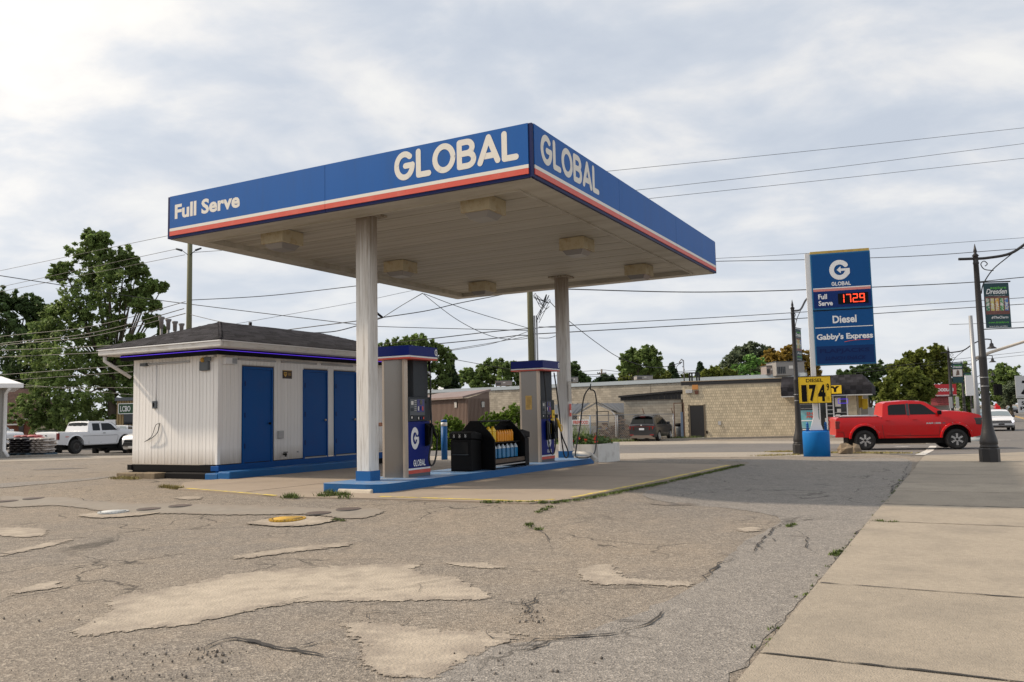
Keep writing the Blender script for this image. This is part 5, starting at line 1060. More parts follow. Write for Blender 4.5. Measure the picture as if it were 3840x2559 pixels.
text('SH', g, basis((wx0 + ux * .20, -.05, 1.52), (1, 0, 0), (0, 0, 1)), .42, .2, M_RED, bold=.04); text('PPIE', g, basis((wx0 + ux * .20, -.05, 1.30), (1, 0, 0), (0, 0, 1)), .5, .18, M_RED, bold=.04)
for fx, zz, w_, h_, mm in ((.77, 2.05, .35, .6, M_LAB), (.80, 1.65, .25, .25, M_LAB), (.77, 1.25, .28, .28, M_LAB), (.90, 1.35, .35, .12, M_LAB), (.78, .75, .25, .25, M_LAB), (.62, .62, .45, .75, mat('red poster', (.4, .03, .03), .5, dirt=(.6, .5, .4), dscale=8, damt=.7)), (.56, 1.0, .12, .3, M_LAB)):
    MB().box(wx0 + ux * fx, wx0 + ux * fx + w_, -.048, -.036, zz, zz + h_).build('notice', mm, g)
q = (wx0 + ux * .83, wz1 - .50); mb = MB(); mb.box(q[0], q[0] + .62, -.06, -.05, q[1], q[1] + .035).box(q[0], q[0] + .62, -.06, -.05, q[1] + .28, q[1] + .315).box(q[0], q[0] + .03, -.06, -.05, q[1] + .035, q[1] + .28).box(q[0] + .59, q[0] + .62, -.06, -.05, q[1] + .035, q[1] + .28); mb.build('light_sign', M_LED, g)
# mansard
ms = thing('tmp', None, None); bpy.data.objects.remove(ms)
mz0, mz1, mz2 = WL.xz(2938, 1487)[1], WL.xz(2938, 1455)[1], WL.xz(2938, 1416)[1]
X2 = xe + 1.0
mans = MB().add([(xm, 0, mz0), (xm, -1.0, mz0), (xm, -1.0, mz1), (xm, -.35, mz2), (xm, 0, mz2), (X2, 5, mz0), (X2, -1.0, mz0), (X2, -1.0, mz1), (X2 - .6, -.35, mz2), (X2 - .6, 5, mz2), (X2, 5, mz1)], [(0, 1, 2, 3, 4), (1, 6, 7, 2), (2, 7, 8, 3), (3, 8, 9, 4), (6, 5, 10, 7), (7, 10, 9, 8), (0, 1, 6, 5)]).build('mansard_roof', M_SHIN, st)
for (A, B, TA, TB, lim, sd) in (((xm, -1.0, mz1), (X2, -1.0, mz1), (xm, -.35, mz2), (X2 - .6, -.35, mz2), 130, 5), ((xm, -1.005, mz0), (X2, -1.005, mz0), (xm, -1.0, mz1), (X2, -1.0, mz1), 130, 6)):
    shingle_face(mans, A, B, TA, TB, us, M_SHINI, .20, .36, lim, sd, .03)
MB().box(xm, X2, -1.04, -.02, mz0 - .08, mz0 - .01).build('mansard_soffit', M_LGREY, mans)
c0, c1 = WL.xz(3096, 1450, -1.1)[0], WL.xz(3155, 1450, -1.1)[0]; cz0, cz1 = WL.xz(3120, 1477, -1.1)[1], WL.xz(3120, 1446, -1.1)[1]
sb = MB().box(c0 - 1.2, c1, -1.12, -1.045, cz0, cz1).build('yellow_board', M_YELS, st); text('TY', st, basis((c1 - 1.0, -1.125, cz0 + .1), (1, 0, 0), (0, 0, 1)), .88, (cz1 - cz0) * .72, M_BLK, bold=.07)
# right side wall beyond the corner, with sign and pier
block_wall(st, wx1 + .05, xe, .55, mz0, .36, .198, uc, M_BEI, limit=0, nm='pier_blocks', y=-.03)
ss = MB().box(xe + .02, xe + .25, 1.6, 3.0, mz0 - .9, mz0 + .9).build('side_sign', M_YELS, st); MB().box(xe + .01, xe + .02, .1, 4, .1, mz0).build('side_wall', mat('side blocks', (.40, .34, .25), .9), st)
MB().box(xe + .3, xe + 1.6, 1.0, 2.0, 0, 1.45).build('grey_cabinet', M_LGREY, st); MB().box(xe + .6, xe + 1.1, 1.0, 1.6, 1.46, 1.95).build('air_unit', M_LGREY, st)
MB().box(xe + .26, xe + .6, 1.4, 1.8, mz0 - 1.0, mz0 - .3).build('bracket_sign', M_YELS, st)
# rooftop plant
def rtu(px0, px1, py0, py1, Y, dep, label, m=None):
    P, Q = at(px0, py1, Y), at(px1, py0, Y); t = thing('rooftop_unit', label, 'air conditioner', P, 0, 'rooftop air handling units'); w, h = Q.x - P.x, Q.z - P.z
    b = MB().box(0, w, 0, dep, 0, h).build('casing', m or M_GREY2L, t, .03)
    for k in range(5): MB().box(w * (.04 + k * .06), w * (.08 + k * .06), -.02, -.002, h * .15, h * .65).build('louvre', M_GREY, b)
    MB().box(w * .45, w * .60, -.02, -.002, h * .5, h * .72).build('label_plate', M_LAB, b); MB().box(w * .7, w * .95, -.05, -.002, h * .12, h * .2).build('valve', M_LGREY, b); MB().box(-.03, w + .03, -.03, dep + .03, h + .002, h + .05).build('top_lid', M_GREY2, b); return t
M_GREY2L = mat('unit grey', (.27, .26, .25), .6); M_TAUPE = mat('unit taupe', (.27, .23, .215), .6)
rtu(2912, 3016, 1356, 1410, 64, 2.5, 'large grey rooftop unit above the corner store')
rtu(2875, 2910, 1373, 1406, 65, 1.5, 'small taupe rooftop unit with a red emblem left of the large grey one', M_TAUPE)
P = at(2891, 1382, 64.9); q = MB().lathe([(.22, 0), (.22, .02)], 16, (0, 0, 0), 'y'); 
rtu(2388, 2448, 1409, 1424, 82, 2, 'low grey rooftop unit on the long block building left of the roof mast')
rtu(1858, 1920, 1428, 1447, 92, 2, 'taupe rooftop unit left of the farther pump', M_TAUPE)
rtu(2138, 2168, 1415, 1435, 84, 2, 'grey rooftop unit right of the far column')
# roof frame, mast with service cable
t = thing('roof_frame', 'small black steel frame standing on the corner store roof', 'frame', at(2587, 1432, 62)); s_ = 62 / F_PX
mb = MB(); W_ = 36 * s_; H_ = 30 * s_
for a in (0, .25, .75, 1): mb.box(W_ * a - .05, W_ * a + .05, 0, .1, 0, H_)
mb.box(-.05, W_ + .05, 0, .1, H_, H_ + .08); mb.build('frame', M_BLKT, t)
t = thing('service_mast', 'thin metal service mast with curled cable head on the block building roof', 'mast', at(2566, 1433, 63)); MB().lathe([(.045, 0), (.045, 63 * 82 / F_PX)], 8).tube([(0, 0, 1.6), (-.15, 0, 1.72), (-.3, 0, 1.55), (-.25, 0, 1.35)], .05, 6).build('pipe', M_ALU, t)
MB().tube(bez([(-.1, 0, 1.5), (-.5, 0, 1.2), (-.55, 0, .8), (-.2, 0, .6), (.05, 0, .9), (-.1, 0, 1.2)]), .02, 5).build('cable_loop', M_BLKM, t)
t = thing('roof_sapling', 'bright green young tree showing above the corner store parapet', 'tree', at(2815, 1425, 70)); rnd = random.Random(4); mb = MB()
for _ in range(26):
    c = (rnd.gauss(0, .8), rnd.gauss(0, .6), rnd.uniform(.2, 2.0) * (1)); leaves(mb, c, 26, (.4, .4, .28), .16, rnd)
mb.build('crown', mat('bright leaves', (.09, .20, .03), .8, island=.4), t, fix=False, kind='stuff'); MB().tube([(0, 0, -1), (0, 0, 1.2)], .06, 6).build('trunk', M_BRN, t)
# ------------------------------------------------------------------ lean-to shed of grey blocks
A2 = at(2344, 1650, 63.5); B2 = at(2564, 1643, 61.6); W2 = Wall(A2, B2, -.74); sh = W2.thing('block_shed', 'grey concrete block lean-to with sloping black fascia left of the beige store', 'building')
L2 = W2.L; t0, t1 = W2.xz(2345, 1504)[1], W2.xz(2562, 1498)[1]
MB().box(0, L2 - .05, .0, 5, -.2, t0).build('wall', M_MORT, sh)
block_wall(sh, 0, L2 - .06, 0, min(t0, t1) + .02, .41, .20, uc, M_CMUI, limit=260)
u0, u1 = W2.xz(2334, 1488)[1], W2.xz(2562, 1466)[1]
mb = MB(); xs_ = np.linspace(-.25, L2 - .07, 20)
for i in range(19):
    a, b = xs_[i], xs_[i + 1]; za, zb_ = u0 + (u1 - u0) * i / 19 - .08, u0 + (u1 - u0) * (i + 1) / 19 - .08
    inst('fascia_board', MB().prism([(a + .01, t0 + .01), (b - .01, t0 + .01), (b - .01, zb_), (a + .01, za)], -.06 - .01 * (i % 2), .0, 'y').build('fascia_board', M_BLKT, sh).data, sh, Matrix.Translation((0, 900, 0))) if False else MB().prism([(a + .01, t0 + .01), (b - .01, t0 + .01), (b - .01, zb_), (a + .01, za)], -.06 - .012 * (i % 2), .0, 'y').build('fascia_board', M_BLKT, sh)
MB().prism([(-.35, u0 - .08), (L2 - .06, u1 - .08), (L2 - .06, u1 + .06), (-.35, u0 + .06)], -.22, 5, 'y').build('roof', M_BLKT, sh)
# ------------------------------------------------------------------ long block building behind
A3 = at(1560, 1640, 87); B3 = at(2566, 1640, 69.5)
d3 = (B3 - A3); B3e = A3 + d3 * 1.34; W3 = Wall(A3, B3e, -.8); lb = W3.thing('long_block_building', 'long low building of brown grey concrete blocks with pale blue metal flashing', 'building')
h3 = W3.xz(2350, 1443)[1]; h3t = W3.xz(2350, 1429)[1]
MB().box(0, W3.L, 0, 18, -.2, h3).build('wall', M_MORT, lb)
block_wall(lb, 0, W3.xz(2566, 1500)[0] + .5, 1.2, h3, .41, .20, uc, M_CMUI, limit=299, holes=[])
MB().box(-.05, W3.L, -.10, .3, h3, h3t).build('flashing', M_FLASH, lb); MB().box(-.05, W3.L, -.13, -.101, h3, h3 + .12).build('drip_edge', M_FLASH, lb)
xw = W3.xz(2140, 1500)[0]; MB().box(xw + 8.0, xw + 8.05, -.04, -.03, 1.2, h3).build('control_joint', M_MORT, lb)
# white metal roof farther left
Pw = at(1500, 1470, 96); Q = at(1660, 1442, 96); R_ = at(1700, 1464, 96)
t = thing('white_roofed_building', 'far building with white ribbed metal roof seen behind the nearer pump', 'building', Pw); w_, hh = Q.x - Pw.x, Q.z - Pw.z; w2 = R_.x - Pw.x
MB().prism([(-8, -3), (w2 + 1, -3), (w2 + 1, 0), (-8, 0)], 0, 8, 'y').build('wall', M_WALL2, t)
rf = MB().add([(-8, -.2, 0), (w2 + 1.2, -.2, 0), (w2 - .6, 4, hh), (-8, 4, hh)], [(0, 1, 2, 3)]).build('roof', mat('white metal roof', (.75, .76, .78), .4), t)
for k in range(24):
    x_ = -7.6 + k * .6
    if x_ < w2: MB().add([(x_, -.22, .02), (x_ + .08, -.22, .02), (x_ + .08 - .02, 3.9, hh + .02), (x_ - .02, 3.9, hh + .02)], [(0, 1, 2, 3)]).build('rib', M_WHT, rf)
# ------------------------------------------------------------------ brown metal shed
A4 = at(1560, 1600, 59); B4 = at(1753, 1600, 52); z4 = -.66
W4 = Wall(A4, B4, z4); bs = W4.thing('brown_shed', 'small brown ribbed metal shed with two white louvre vents behind the rack', 'shed')
e1 = W4.xz(1750, 1494)[1]; C4 = at(1838, 1600, 55); Wr = Wall(B4, C4, z4); W4i = Matrix.Translation(W4.P0) @ Matrix.Rotation(W4.rz, 4, 'Z'); W4i.invert()
cl = W4i @ Vector((C4.x, C4.y, z4)); MB().add([(0, 0, -.2), (W4.L, 0, -.2), (cl.x, cl.y, -.2), (cl.x - W4.L, cl.y, -.2), (0, 0, e1), (W4.L, 0, e1), (cl.x, cl.y, e1), (cl.x - W4.L, cl.y, e1)], [(0, 1, 5, 4), (1, 2, 6, 5), (2, 3, 7, 6), (3, 0, 4, 7), (4, 5, 6, 7), (0, 1, 2, 3)]).build('wall', M_BRN, bs)
ub4 = unit_box(M_BRN, 'cladding_rib'); n4 = int(W4.L / .19)
for i in range(n4): inst('cladding_rib', ub4, bs, TRS((.1 + i * .19, -.02, e1 / 2), (.10, .04, e1)))
dr = (Vector((cl.x, cl.y, 0)) - Vector((W4.L, 0, 0))); Lr = dr.length; dr.normalize(); ar = math.atan2(dr.y, dr.x); nr_ = Vector((dr.y, -dr.x, 0))
for i in range(int(Lr / .19)):
    p = Vector((W4.L, 0, e1 / 2)) + dr * (.1 + i * .19) + nr_ * .02; inst('cladding_rib', ub4, bs, TRS(p, (.10, .04, e1), rz=ar))
pk = Wr.xz(1836, 1467)[1]
MB().add([(-.3, -.3, e1), (W4.L, -.3, e1), (cl.x + .2, cl.y, pk), (cl.x - W4.L, cl.y, pk), (-.3, -.3, e1 + .12), (W4.L, -.3, e1 + .12), (cl.x + .2, cl.y, pk + .12), (cl.x - W4.L, cl.y, pk + .12)], [(0, 1, 5, 4), (1, 2, 6, 5), (2, 3, 7, 6), (3, 0, 4, 7), (4, 5, 6, 7), (0, 1, 2, 3)]).build('roof', mat('reddish metal roof', (.20, .145, .13), .55, dirt=(.1, .06, .05), dscale=1, damt=.5), bs)
MB().add([(W4.L, -.02, e1 - .02), (cl.x, cl.y - .02, e1 - .02), (cl.x, cl.y - .02, pk)], [(0, 1, 2)]).build('gable', M_BRN, bs)
for Wq, px, py, par_ in ((W4, 1713, 1518, 0), (Wr, 1807, 1517, 1)):
    x_, z_ = Wq.xz(px, py)
    P_ = Vector((x_, -.06, z_)) if par_ == 0 else Vector((W4.L, 0, z_)) + dr * x_ + nr_ * .06
    rz_ = 0 if par_ == 0 else ar
    v_ = MB().box(-.17 if par_ == 0 else -.22, .17 if par_ == 0 else .22, -.02, .02, -.19, .19).build('louvre_vent', M_BLKM, bs); v_.location = P_; v_.rotation_euler = (0, 0, rz_)
    for k in range(6): MB().box(-.16 if par_ == 0 else -.21, .16 if par_ == 0 else .21, -.035, -.021, -.175 + k * .06, -.14 + k * .06).build('slat', M_LAB, v_)
# ------------------------------------------------------------------ dark low roofs and the carport behind the fence
def slab_roof(label, pts_top, pts_low, m, nm='dark_roof_shed', ribs=0, hwall=2.0):
    a, b = pts_top; c, d_ = pts_low; t = thing(nm, label, 'shed', c)
    r = MB().add([tuple(c - c), tuple(d_ - c), tuple(b - c), tuple(a - c)], [(0, 1, 2, 3)]).build('roof', m, t)
    for k in range(ribs):
        f_ = (k + .5) / ribs; p, q = (c.lerp(d_, f_) - c), (a.lerp(b, f_) - c); MB().tube([tuple(p + Vector((0, 0, .02))), tuple(q + Vector((0, 0, .02)))], .035, 4).build('rib', m, r)
    MB().add([(0, .3, -.05), tuple(d_ - c + Vector((0, .3, -.05))), tuple(d_ - c + Vector((0, .3, -hwall))), (0, .3, -hwall)], [(0, 1, 2, 3)]).build('wall', M_BLKT, t); return t
slab_roof('dark ribbed metal roof of a lean-to right of the carport', (at(2225, 1513, 69), at(2352, 1512, 68.5)), (at(2310, 1549, 64.5), at(2350, 1549, 64.2)), M_DROOF, ribs=6)
slab_roof('dark metal roof low shed left of the carport behind the far column', (at(2080, 1518, 70), at(2215, 1512, 69)), (at(2080, 1552, 65), at(2165, 1553, 65)), M_DROOF, ribs=7)
CP = at(2237, 1600, 60.5); CP.z = gr(CP.x, CP.y)
t = thing('carport', 'white tube framed carport with ribbed peaked roof behind the chain link fence', 'carport', CP); k_ = 60.5 / F_PX
def cpt(px, py, dy=0): P = at(px, py, 60.5 + dy); return tuple(P - CP)
for dy in (0, 1.6, 3.2, 4.8):
    f_ = MB().tube([cpt(2174, 1640, dy), cpt(2175, 1562, dy), cpt(2188, 1541, dy), cpt(2239, 1512, dy), cpt(2290, 1538, dy), cpt(2308, 1560, dy), cpt(2310, 1640, dy)], .05, 6).build('frame_hoop', M_WHT, t)
rfm = mat('translucent roof sheet', (.20, .19, .16), .6, var=.2, vscale=2)
for s_ in ((2166, 1552, 2239, 1509), (2312, 1545, 2239, 1509)):
    n = 9
    for k in range(n):
        d0, d1 = 5.4 * k / n - .2, 5.4 * (k + 1) / n - .23
        MB().add([cpt(s_[0], s_[1], d0), cpt(s_[2], s_[3], d0), cpt(s_[2], s_[3], d1), cpt(s_[0], s_[1], d1)] + [tuple(Vector(q) + Vector((0, 0, .05))) for q in (cpt(s_[0], s_[1], d0), cpt(s_[2], s_[3], d0), cpt(s_[2], s_[3], d1), cpt(s_[0], s_[1], d1))], [(0, 1, 2, 3), (4, 5, 6, 7), (0, 1, 5, 4), (1, 2, 6, 5), (2, 3, 7, 6), (3, 0, 4, 7)]).build('roof_sheet', rfm, t)
# firewood piles, shelves behind the fence
M_LOG = mat('split firewood', (.20, .125, .075), .9, island=.55)
def logs(P, w, h, d, label, seed):
    rnd = random.Random(seed); mb = MB(); n = int(w * h * 42)
    for i in range(n):
        x = rnd.uniform(-w / 2, w / 2); z = rnd.random() * h * max(.1, 1 - (2 * abs(x) / w) ** 2) ; y = rnd.uniform(-.2, .2) - (h - z) * .25; a = rnd.uniform(-.6, .6)
        mb.M = Matrix.Translation((x, y, z)) @ Matrix.Rotation(a + math.pi / 2 * (rnd.random() < .3), 4, 'Z') @ Matrix.Rotation(rnd.uniform(-.4, .4), 4, 'Y'); r = rnd.uniform(.05, .09)
        mb.prism([(-r, -r * .6), (r, -r * .7), (r * .3, r)], -.2, .2, 'y')
    mb.M = Matrix.Identity(4); o = mb.build('firewood_pile', M_LOG, None, kind='stuff', fix=False); o.location = P; tag(o, label, 'firewood pile', 'firewood piles behind the fence'); return o
P = atg(2268, 61.5); logs(P, 1.8, 1.2, 1, 'lower heap of split firewood left of the tall heap', 1); P = atg(2325, 61.5); logs(P, 1.7, 1.65, 1, 'taller heap of split firewood beside the dark grey car', 2)
SP = atg(2262, 62.5); t = thing('metal_shelf', 'galvanised shelf rack with bright blue shelves left of the firewood', 'shelf', SP)
for xx in (-.45, .45): MB().box(xx - .03, xx + .03, 0, .06, 0, 2.1).build('post', M_ALU, t)
for k, zz in enumerate((.4, .8, 1.3, 2.05)): MB().box(-.45, .45, 0, .5, zz, zz + .05).build('shelf_board', M_CBLUE if k in (1, 2) else M_ALU, t)
CT = atg(2195, 62); t = thing('storage_crate', 'pale weathered crate on the ground behind the firewood sign', 'crate', CT)
for k in range(4): MB().box(-.9, .9, 0, .8, .1 + k * .24, .30 + k * .24).build('crate_board', M_LGREY, t)
# ------------------------------------------------------------------ chain link fence
fpts = [atg(2100, 56.5), atg(2215, 57.2), atg(2318, 58), atg(2420, 58.8), atg(2528, 59.5)]
F0 = fpts[0]; t = thing('chain_link_fence', 'galvanised chain link fence with top rail and leaning barbed wire arms', 'fence', F0); FH = 1.78
for i, p in enumerate(fpts):
    q = p - F0; MB().lathe([(.045, 0), (.045, FH + .02)], 8, tuple(q)).build('post', mat('painted post', (.25, .32, .42), .5) if i == 1 else M_ALU, t)
    if i >= 3: MB().tube([tuple(q + Vector((0, 0, FH))), tuple(q + Vector((-.15, -.1, FH + .42)))], .03, 5).build('barb_arm', mat('rusty steel', (.16, .09, .06), .8) if 'rusty steel' not in bpy.data.materials else bpy.data.materials['rusty steel'], t)
for i in range(len(fpts) - 1):
    for zz in (FH, .15): MB().tube([tuple(fpts[i] - F0 + Vector((0, 0, zz))), tuple(fpts[i + 1] - F0 + Vector((0, 0, zz)))], .028 if zz > 1 else .02, 6).build('rail', M_ALU, t)
mb = MB()
for i in range(len(fpts) - 1):
    a, b = fpts[i] - F0, fpts[i + 1] - F0; L_ = (b - a).length; D = (b - a) / L_; n = int(L_ / .16); Hh = FH - .1
    for k in range(-int(Hh / .16), n):
        for s_ in (1, -1):
            x0, x1 = k * .16, k * .16 + Hh; z0, z1 = (.08, .08 + Hh) if s_ > 0 else (.08 + Hh, .08)
            if x0 < 0: z0 += s_ * (0 - x0); x0 = 0
            if x1 > L_: z1 -= s_ * (x1 - L_); x1 = L_
            if x1 - x0 > .05: p = a + D * x0 + Vector((0, 0, z0)); q = a + D * x1 + Vector((0, 0, z1)); mb.tube([tuple(p), tuple(q)], .0065, 3, caps=False)
mb.build('wire_mesh', M_ALU, t, kind='stuff', fix=False)
# gate frame next to the store
g0 = atg(2532, 59.6); t = thing('gate_frame', 'rusty square gate frame between the fence and the beige store', 'gate', g0); dxx = 36 * 59.6 / F_PX
mb = MB().box(-.03, .03, -.03, .03, 0, 2.5).box(dxx - .03, dxx + .03, -.03, .03, 0, 2.5).box(-.03, dxx + .03, -.03, .03, 2.5, 2.56); mb.build('frame', bpy.data.materials['rusty steel'], t)
MB().box(dxx - .25, dxx - .10, -.1, .0, 0, 1.9).build('blue_chain_roll', mat('blue grey chain', (.15, .20, .28), .6), t)
t = thing('trash_can', 'grey lidded trash can beside the blue grey post by the store wall', 'trash can', atg(2548, 60)); MB().lathe([(.20, 0), (.24, .75), (.25, .9)], 12).build('body', M_GREY2, t); MB().lathe([(.27, .9), (.27, 1.05), (.2, 1.12)], 12).build('lid', M_BLKM, t)
t = thing('traffic_cone_post', 'beige plastic post left of the grey trash can', 'post', atg(2538, 60.2)); MB().lathe([(.13, 0), (.13, .95), (.10, 1.0)], 10).build('body', mat('beige plastic', (.42, .36, .28), .6), t)
# hand painted sign
FS = at(2178, 1584, 56.4); t = thing('firewood_sign', 'white board with red hand lettering reading FIREWOOD hung on the fence', 'sign', FS); k_ = 56.4 / F_PX
MB().box(-32 * k_, 30 * k_, -.03, 0, -9.5 * k_, 9.5 * k_).build('board', M_WHT, t); text('FIREWOOD', t, basis((-29 * k_, -.035, -6.5 * k_), (1, 0, -.02), (0, 0, 1)), 56 * k_, 13 * k_, M_RED, bold=.04)
t = thing('concrete_bumper', 'pale concrete wheel stop at the foot of the fence left of the dark grey car', 'wheel stop', atg(2335, 56.4)); MB().prism([(-.12, 0), (-.08, .14), (.08, .14), (.12, 0)], -.75, .8, 'x').build('block', mat('pale stop', (.5, .45, .38), .9), t)
# ------------------------------------------------------------------ left neighbours
LBp = atg(22, 36); t = thing('left_kiosk', 'corner of a pale building with white eave and yellow framed board at the left edge', 'building', LBp, .58); kk = 36 / F_PX
MB().box(-6, 0, 0, 5, -.1, 3.0).build('wall', M_WALL2, t)
ub5 = unit_box(M_WALL2, 'siding_board')
for i in range(8): inst('siding_board', ub5, t, TRS((-.1 - i * .2, -.012, 1.45), (.19, .024, 2.9)))
MB().box(-6, .45, -.45, 5, 3.0, 3.14).build('soffit', M_WHT, t); MB().box(-6.1, .55, -.57, -.452, 2.98, 3.18).build('gutter', M_WHT, t, .02); MB().add([(-6, -.5, 3.18), (.5, -.5, 3.18), (-.2, 2, 3.6), (-6, 2, 3.9), (.5, 5, 3.18)], [(0, 1, 2, 3), (1, 4, 2)]).build('roof', M_WHT, t)
MB().tube([(.05, -.5, 2.98), (-.08, -.1, 2.75), (-.08, -.1, .35), (.08, -.2, .05)], .07, 8).build('downspout', M_WHT, t)
MB().box(-1.2, -.42, -.07, -.03, .95, 2.6).build('board', M_YELS, t); mb = MB(); mb.box(-.42, -.36, -.08, -.03, .9, 2.65).box(-1.2, -.42, -.08, -.03, 2.6, 2.65).box(-1.2, -.42, -.08, -.03, .9, .95); mb.build('board_frame', M_BLK, t)
# bag pallets
M_PAL = mat('blue pallet', (.05, .09, .13), .8); M_BAGW = mat('grey plastic bags', (.38, .34, .31), .45, island=.15, objrand=.12); M_BAGB = mat('black plastic bags', (.015, .013, .016), .35, objrand=.3); M_BAGR = mat('red striped bags', (.42, .12, .12), .5, objrand=.4)
def bagmesh(m):
    mb = MB(); mb._ell((0, 0, 0), .5, 8, 5, (1, 1, 1)); me = bpy.data.meshes.new('bag'); me.from_pydata([(max(-.47, min(.47, x * 1.15)), max(-.47, min(.47, y * 1.15)), z) for x, y, z in mb.v], [], mb.f); me.polygons.foreach_set('use_smooth', [True] * len(mb.f)); me.materials.append(m); return me
def pallet(px, Y, w, rows, m, label, dpt=1.0, h=.105):
    P = atg(px, Y); t = thing('bag_pallet', label, 'pallet', P, 0, 'pallets of bagged goods by the left building'); rnd = random.Random(px)
    for k in range(3): MB().box(-w / 2 + k * (w / 2 - .06), -w / 2 + .12 + k * (w / 2 - .06), 0, dpt, 0, .09).build('runner', M_PAL, t)
    for k in range(4): MB().box(-w / 2, w / 2, k * dpt / 4, k * dpt / 4 + .12, .092, .125).build('deck_board', M_PAL, t)
    bmh = bagmesh(m); nb = 3
    for r in range(rows):
        for c in range(nb):
            for d_ in range(2): inst('bag', bmh, t, TRS((-w / 2 + w * (c + .5 + .18 * (1 if r % 2 else -1)) / (nb + .2) + rnd.uniform(-.02, .02), .2 + d_ * .5, .17 + r * h), (w / nb * 1.12, .58, h * 1.35), rz=rnd.uniform(-.06, .06)))
    return t
pallet(66, 41, 1.0, 7, M_BAGB, 'pallet of black plastic bags next to the left building downspout')
pallet(142, 41.3, .85, 7, M_BAGW, 'pallet of grey bags on a blue pallet in front of the white pickup tailgate')
pallet(92, 43.0, 1.1, 9, M_BAGR, 'pallet of red and white striped bags behind the grey ones', h=.1)
# LCBO shop and the brick house
LP = at(436, 1640, 65); t = thing('liquor_shop', 'tan ribbed shop front with dark green LCBO sign left of the kiosk', 'building', Vector((LP.x, LP.y, gr(LP.x, LP.y)))); kk = 65 / F_PX
HS = at(436, 1492, 65).z - t.location.z; M_TAN = mat('tan cladding', (.30, .215, .10), .7, objrand=.1)
MB().box(0, 9, 0, 8, -.1, HS - .2).build('wall', M_TAN, t); ut = unit_box(M_TAN, 'cladding_rib')
for i in range(22): inst('cladding_rib', ut, t, TRS((.1 + i * .2, -.03, HS / 2), (.12, .06, HS - .25)))
MB().box(-.1, 9, -.15, .3, HS - .25, HS).build('parapet', M_GREY2, t)
M_GRN = mat('dark green sign', (.02, .07, .025), .5)
sz = at(470, 1516, 65).z - t.location.z; sz0 = at(470, 1551, 65).z - t.location.z
q = MB().box(.26, 3.2, -.22, -.1, sz0, sz).build('sign_board', M_GRN, t); mb = MB(); mb.box(.24, 3.2, -.24, -.20, sz, sz + .05).box(.24, 3.2, -.24, -.20, sz0 - .05, sz0).box(.21, .26, -.24, -.20, sz0, sz); mb.build('sign_border', M_WHT, q)
text('LCBO', t, basis((.38, -.245, sz0 + .14), (1, 0, 0), (0, 0, 1)), 38 * kk, (sz - sz0) * .6, M_WHT, bold=.02)
MB().box(.5, 3, -.3, -.1, 1.1, 1.9).build('canopy_band', M_WHT, t); MB().box(.6, 3, -.1, -.07, 2.0, 3.2).build('window', M_GLASS, t)
MB().box(-.9, -.05, -.1, 1.0, 0, 2.4).build('white_side_unit', M_WHT, t)
HP = at(60, 1640, 78); HP.z = gr(HP.x, HP.y); t = thing('brick_house', 'brick house with steep dark brown shingle roof left of the big tree', 'house', HP); kk = 78 / F_PX
def hz_(py): return at(60, py, 78).z - HP.z
M_BRICK = mat('red brown brick', (.20, .075, .045), .9, var=.15, vscale=6); M_HROOF = mat('brown roof shingles', (.085, .045, .035), .9, island=.25)
MB().box(-3, 55 * kk, 0, 7, -.1, hz_(1575)).build('wall', M_BRICK, t)
r = MB().add([(-3, -.4, hz_(1573)), (75 * kk, -.4, hz_(1573)), (-3, 3, hz_(1458)), (2 * kk, 3, hz_(1458)), (75 * kk, 7, hz_(1573)), (-3, 7, hz_(1573))], [(0, 1, 3, 2), (1, 4, 3), (2, 3, 4, 5)]).build('roof', M_HROOF, t)
shm = MB()
A, B, TA, TB = Vector((-3, -.42, hz_(1573))), Vector((75 * kk, -.42, hz_(1573))), Vector((-3, 3, hz_(1458))), Vector((2 * kk, 3, hz_(1458))); nrow = 22
for i in range(nrow):
    s = i / nrow; P, Q = A.lerp(TA, s), B.lerp(TB, s); k = 0; xx = P.x - (i % 2) * .15
    while xx < Q.x - .1: shm.add([(max(xx, P.x), P.y - .03, P.z), (xx + .28, P.y - .03, P.z), (xx + .28, P.y + .12, P.z + .24), (max(xx, P.x), P.y + .12, P.z + .24)], [(0, 1, 2, 3)]); xx += .3
shm.build('shingles', M_HROOF, r, kind='stuff', fix=False)
MB().box(-3, 78 * kk, -.5, -.43, hz_(1576), hz_(1572)).build('gutter', M_LGREY, t)
MB().box(10 * kk, 28 * kk, -.05, -.01, hz_(1640), hz_(1595)).build('window', M_GLASS, t); MB().box(-20 * kk, 32 * kk, -1.2, -.1, hz_(1595), hz_(1590)).build('porch_roof', M_LAB, t)
MB().add([(55 * kk, 0, -.1), (83 * kk, 0, -.1), (83 * kk, 0, hz_(1592)), (68 * kk, 0, hz_(1580)), (55 * kk, 0, hz_(1590)), (55 * kk, 4, -.1), (83 * kk, 4, -.1), (83 * kk, 4, hz_(1592)), (68 * kk, 4, hz_(1580)), (55 * kk, 4, hz_(1590))], [(0, 1, 2, 3, 4), (5, 6, 7, 8, 9), (1, 6, 7, 2), (2, 7, 8, 3), (3, 8, 9, 4)]).build('side_extension', mat('cream siding', (.45, .38, .26), .8), t)
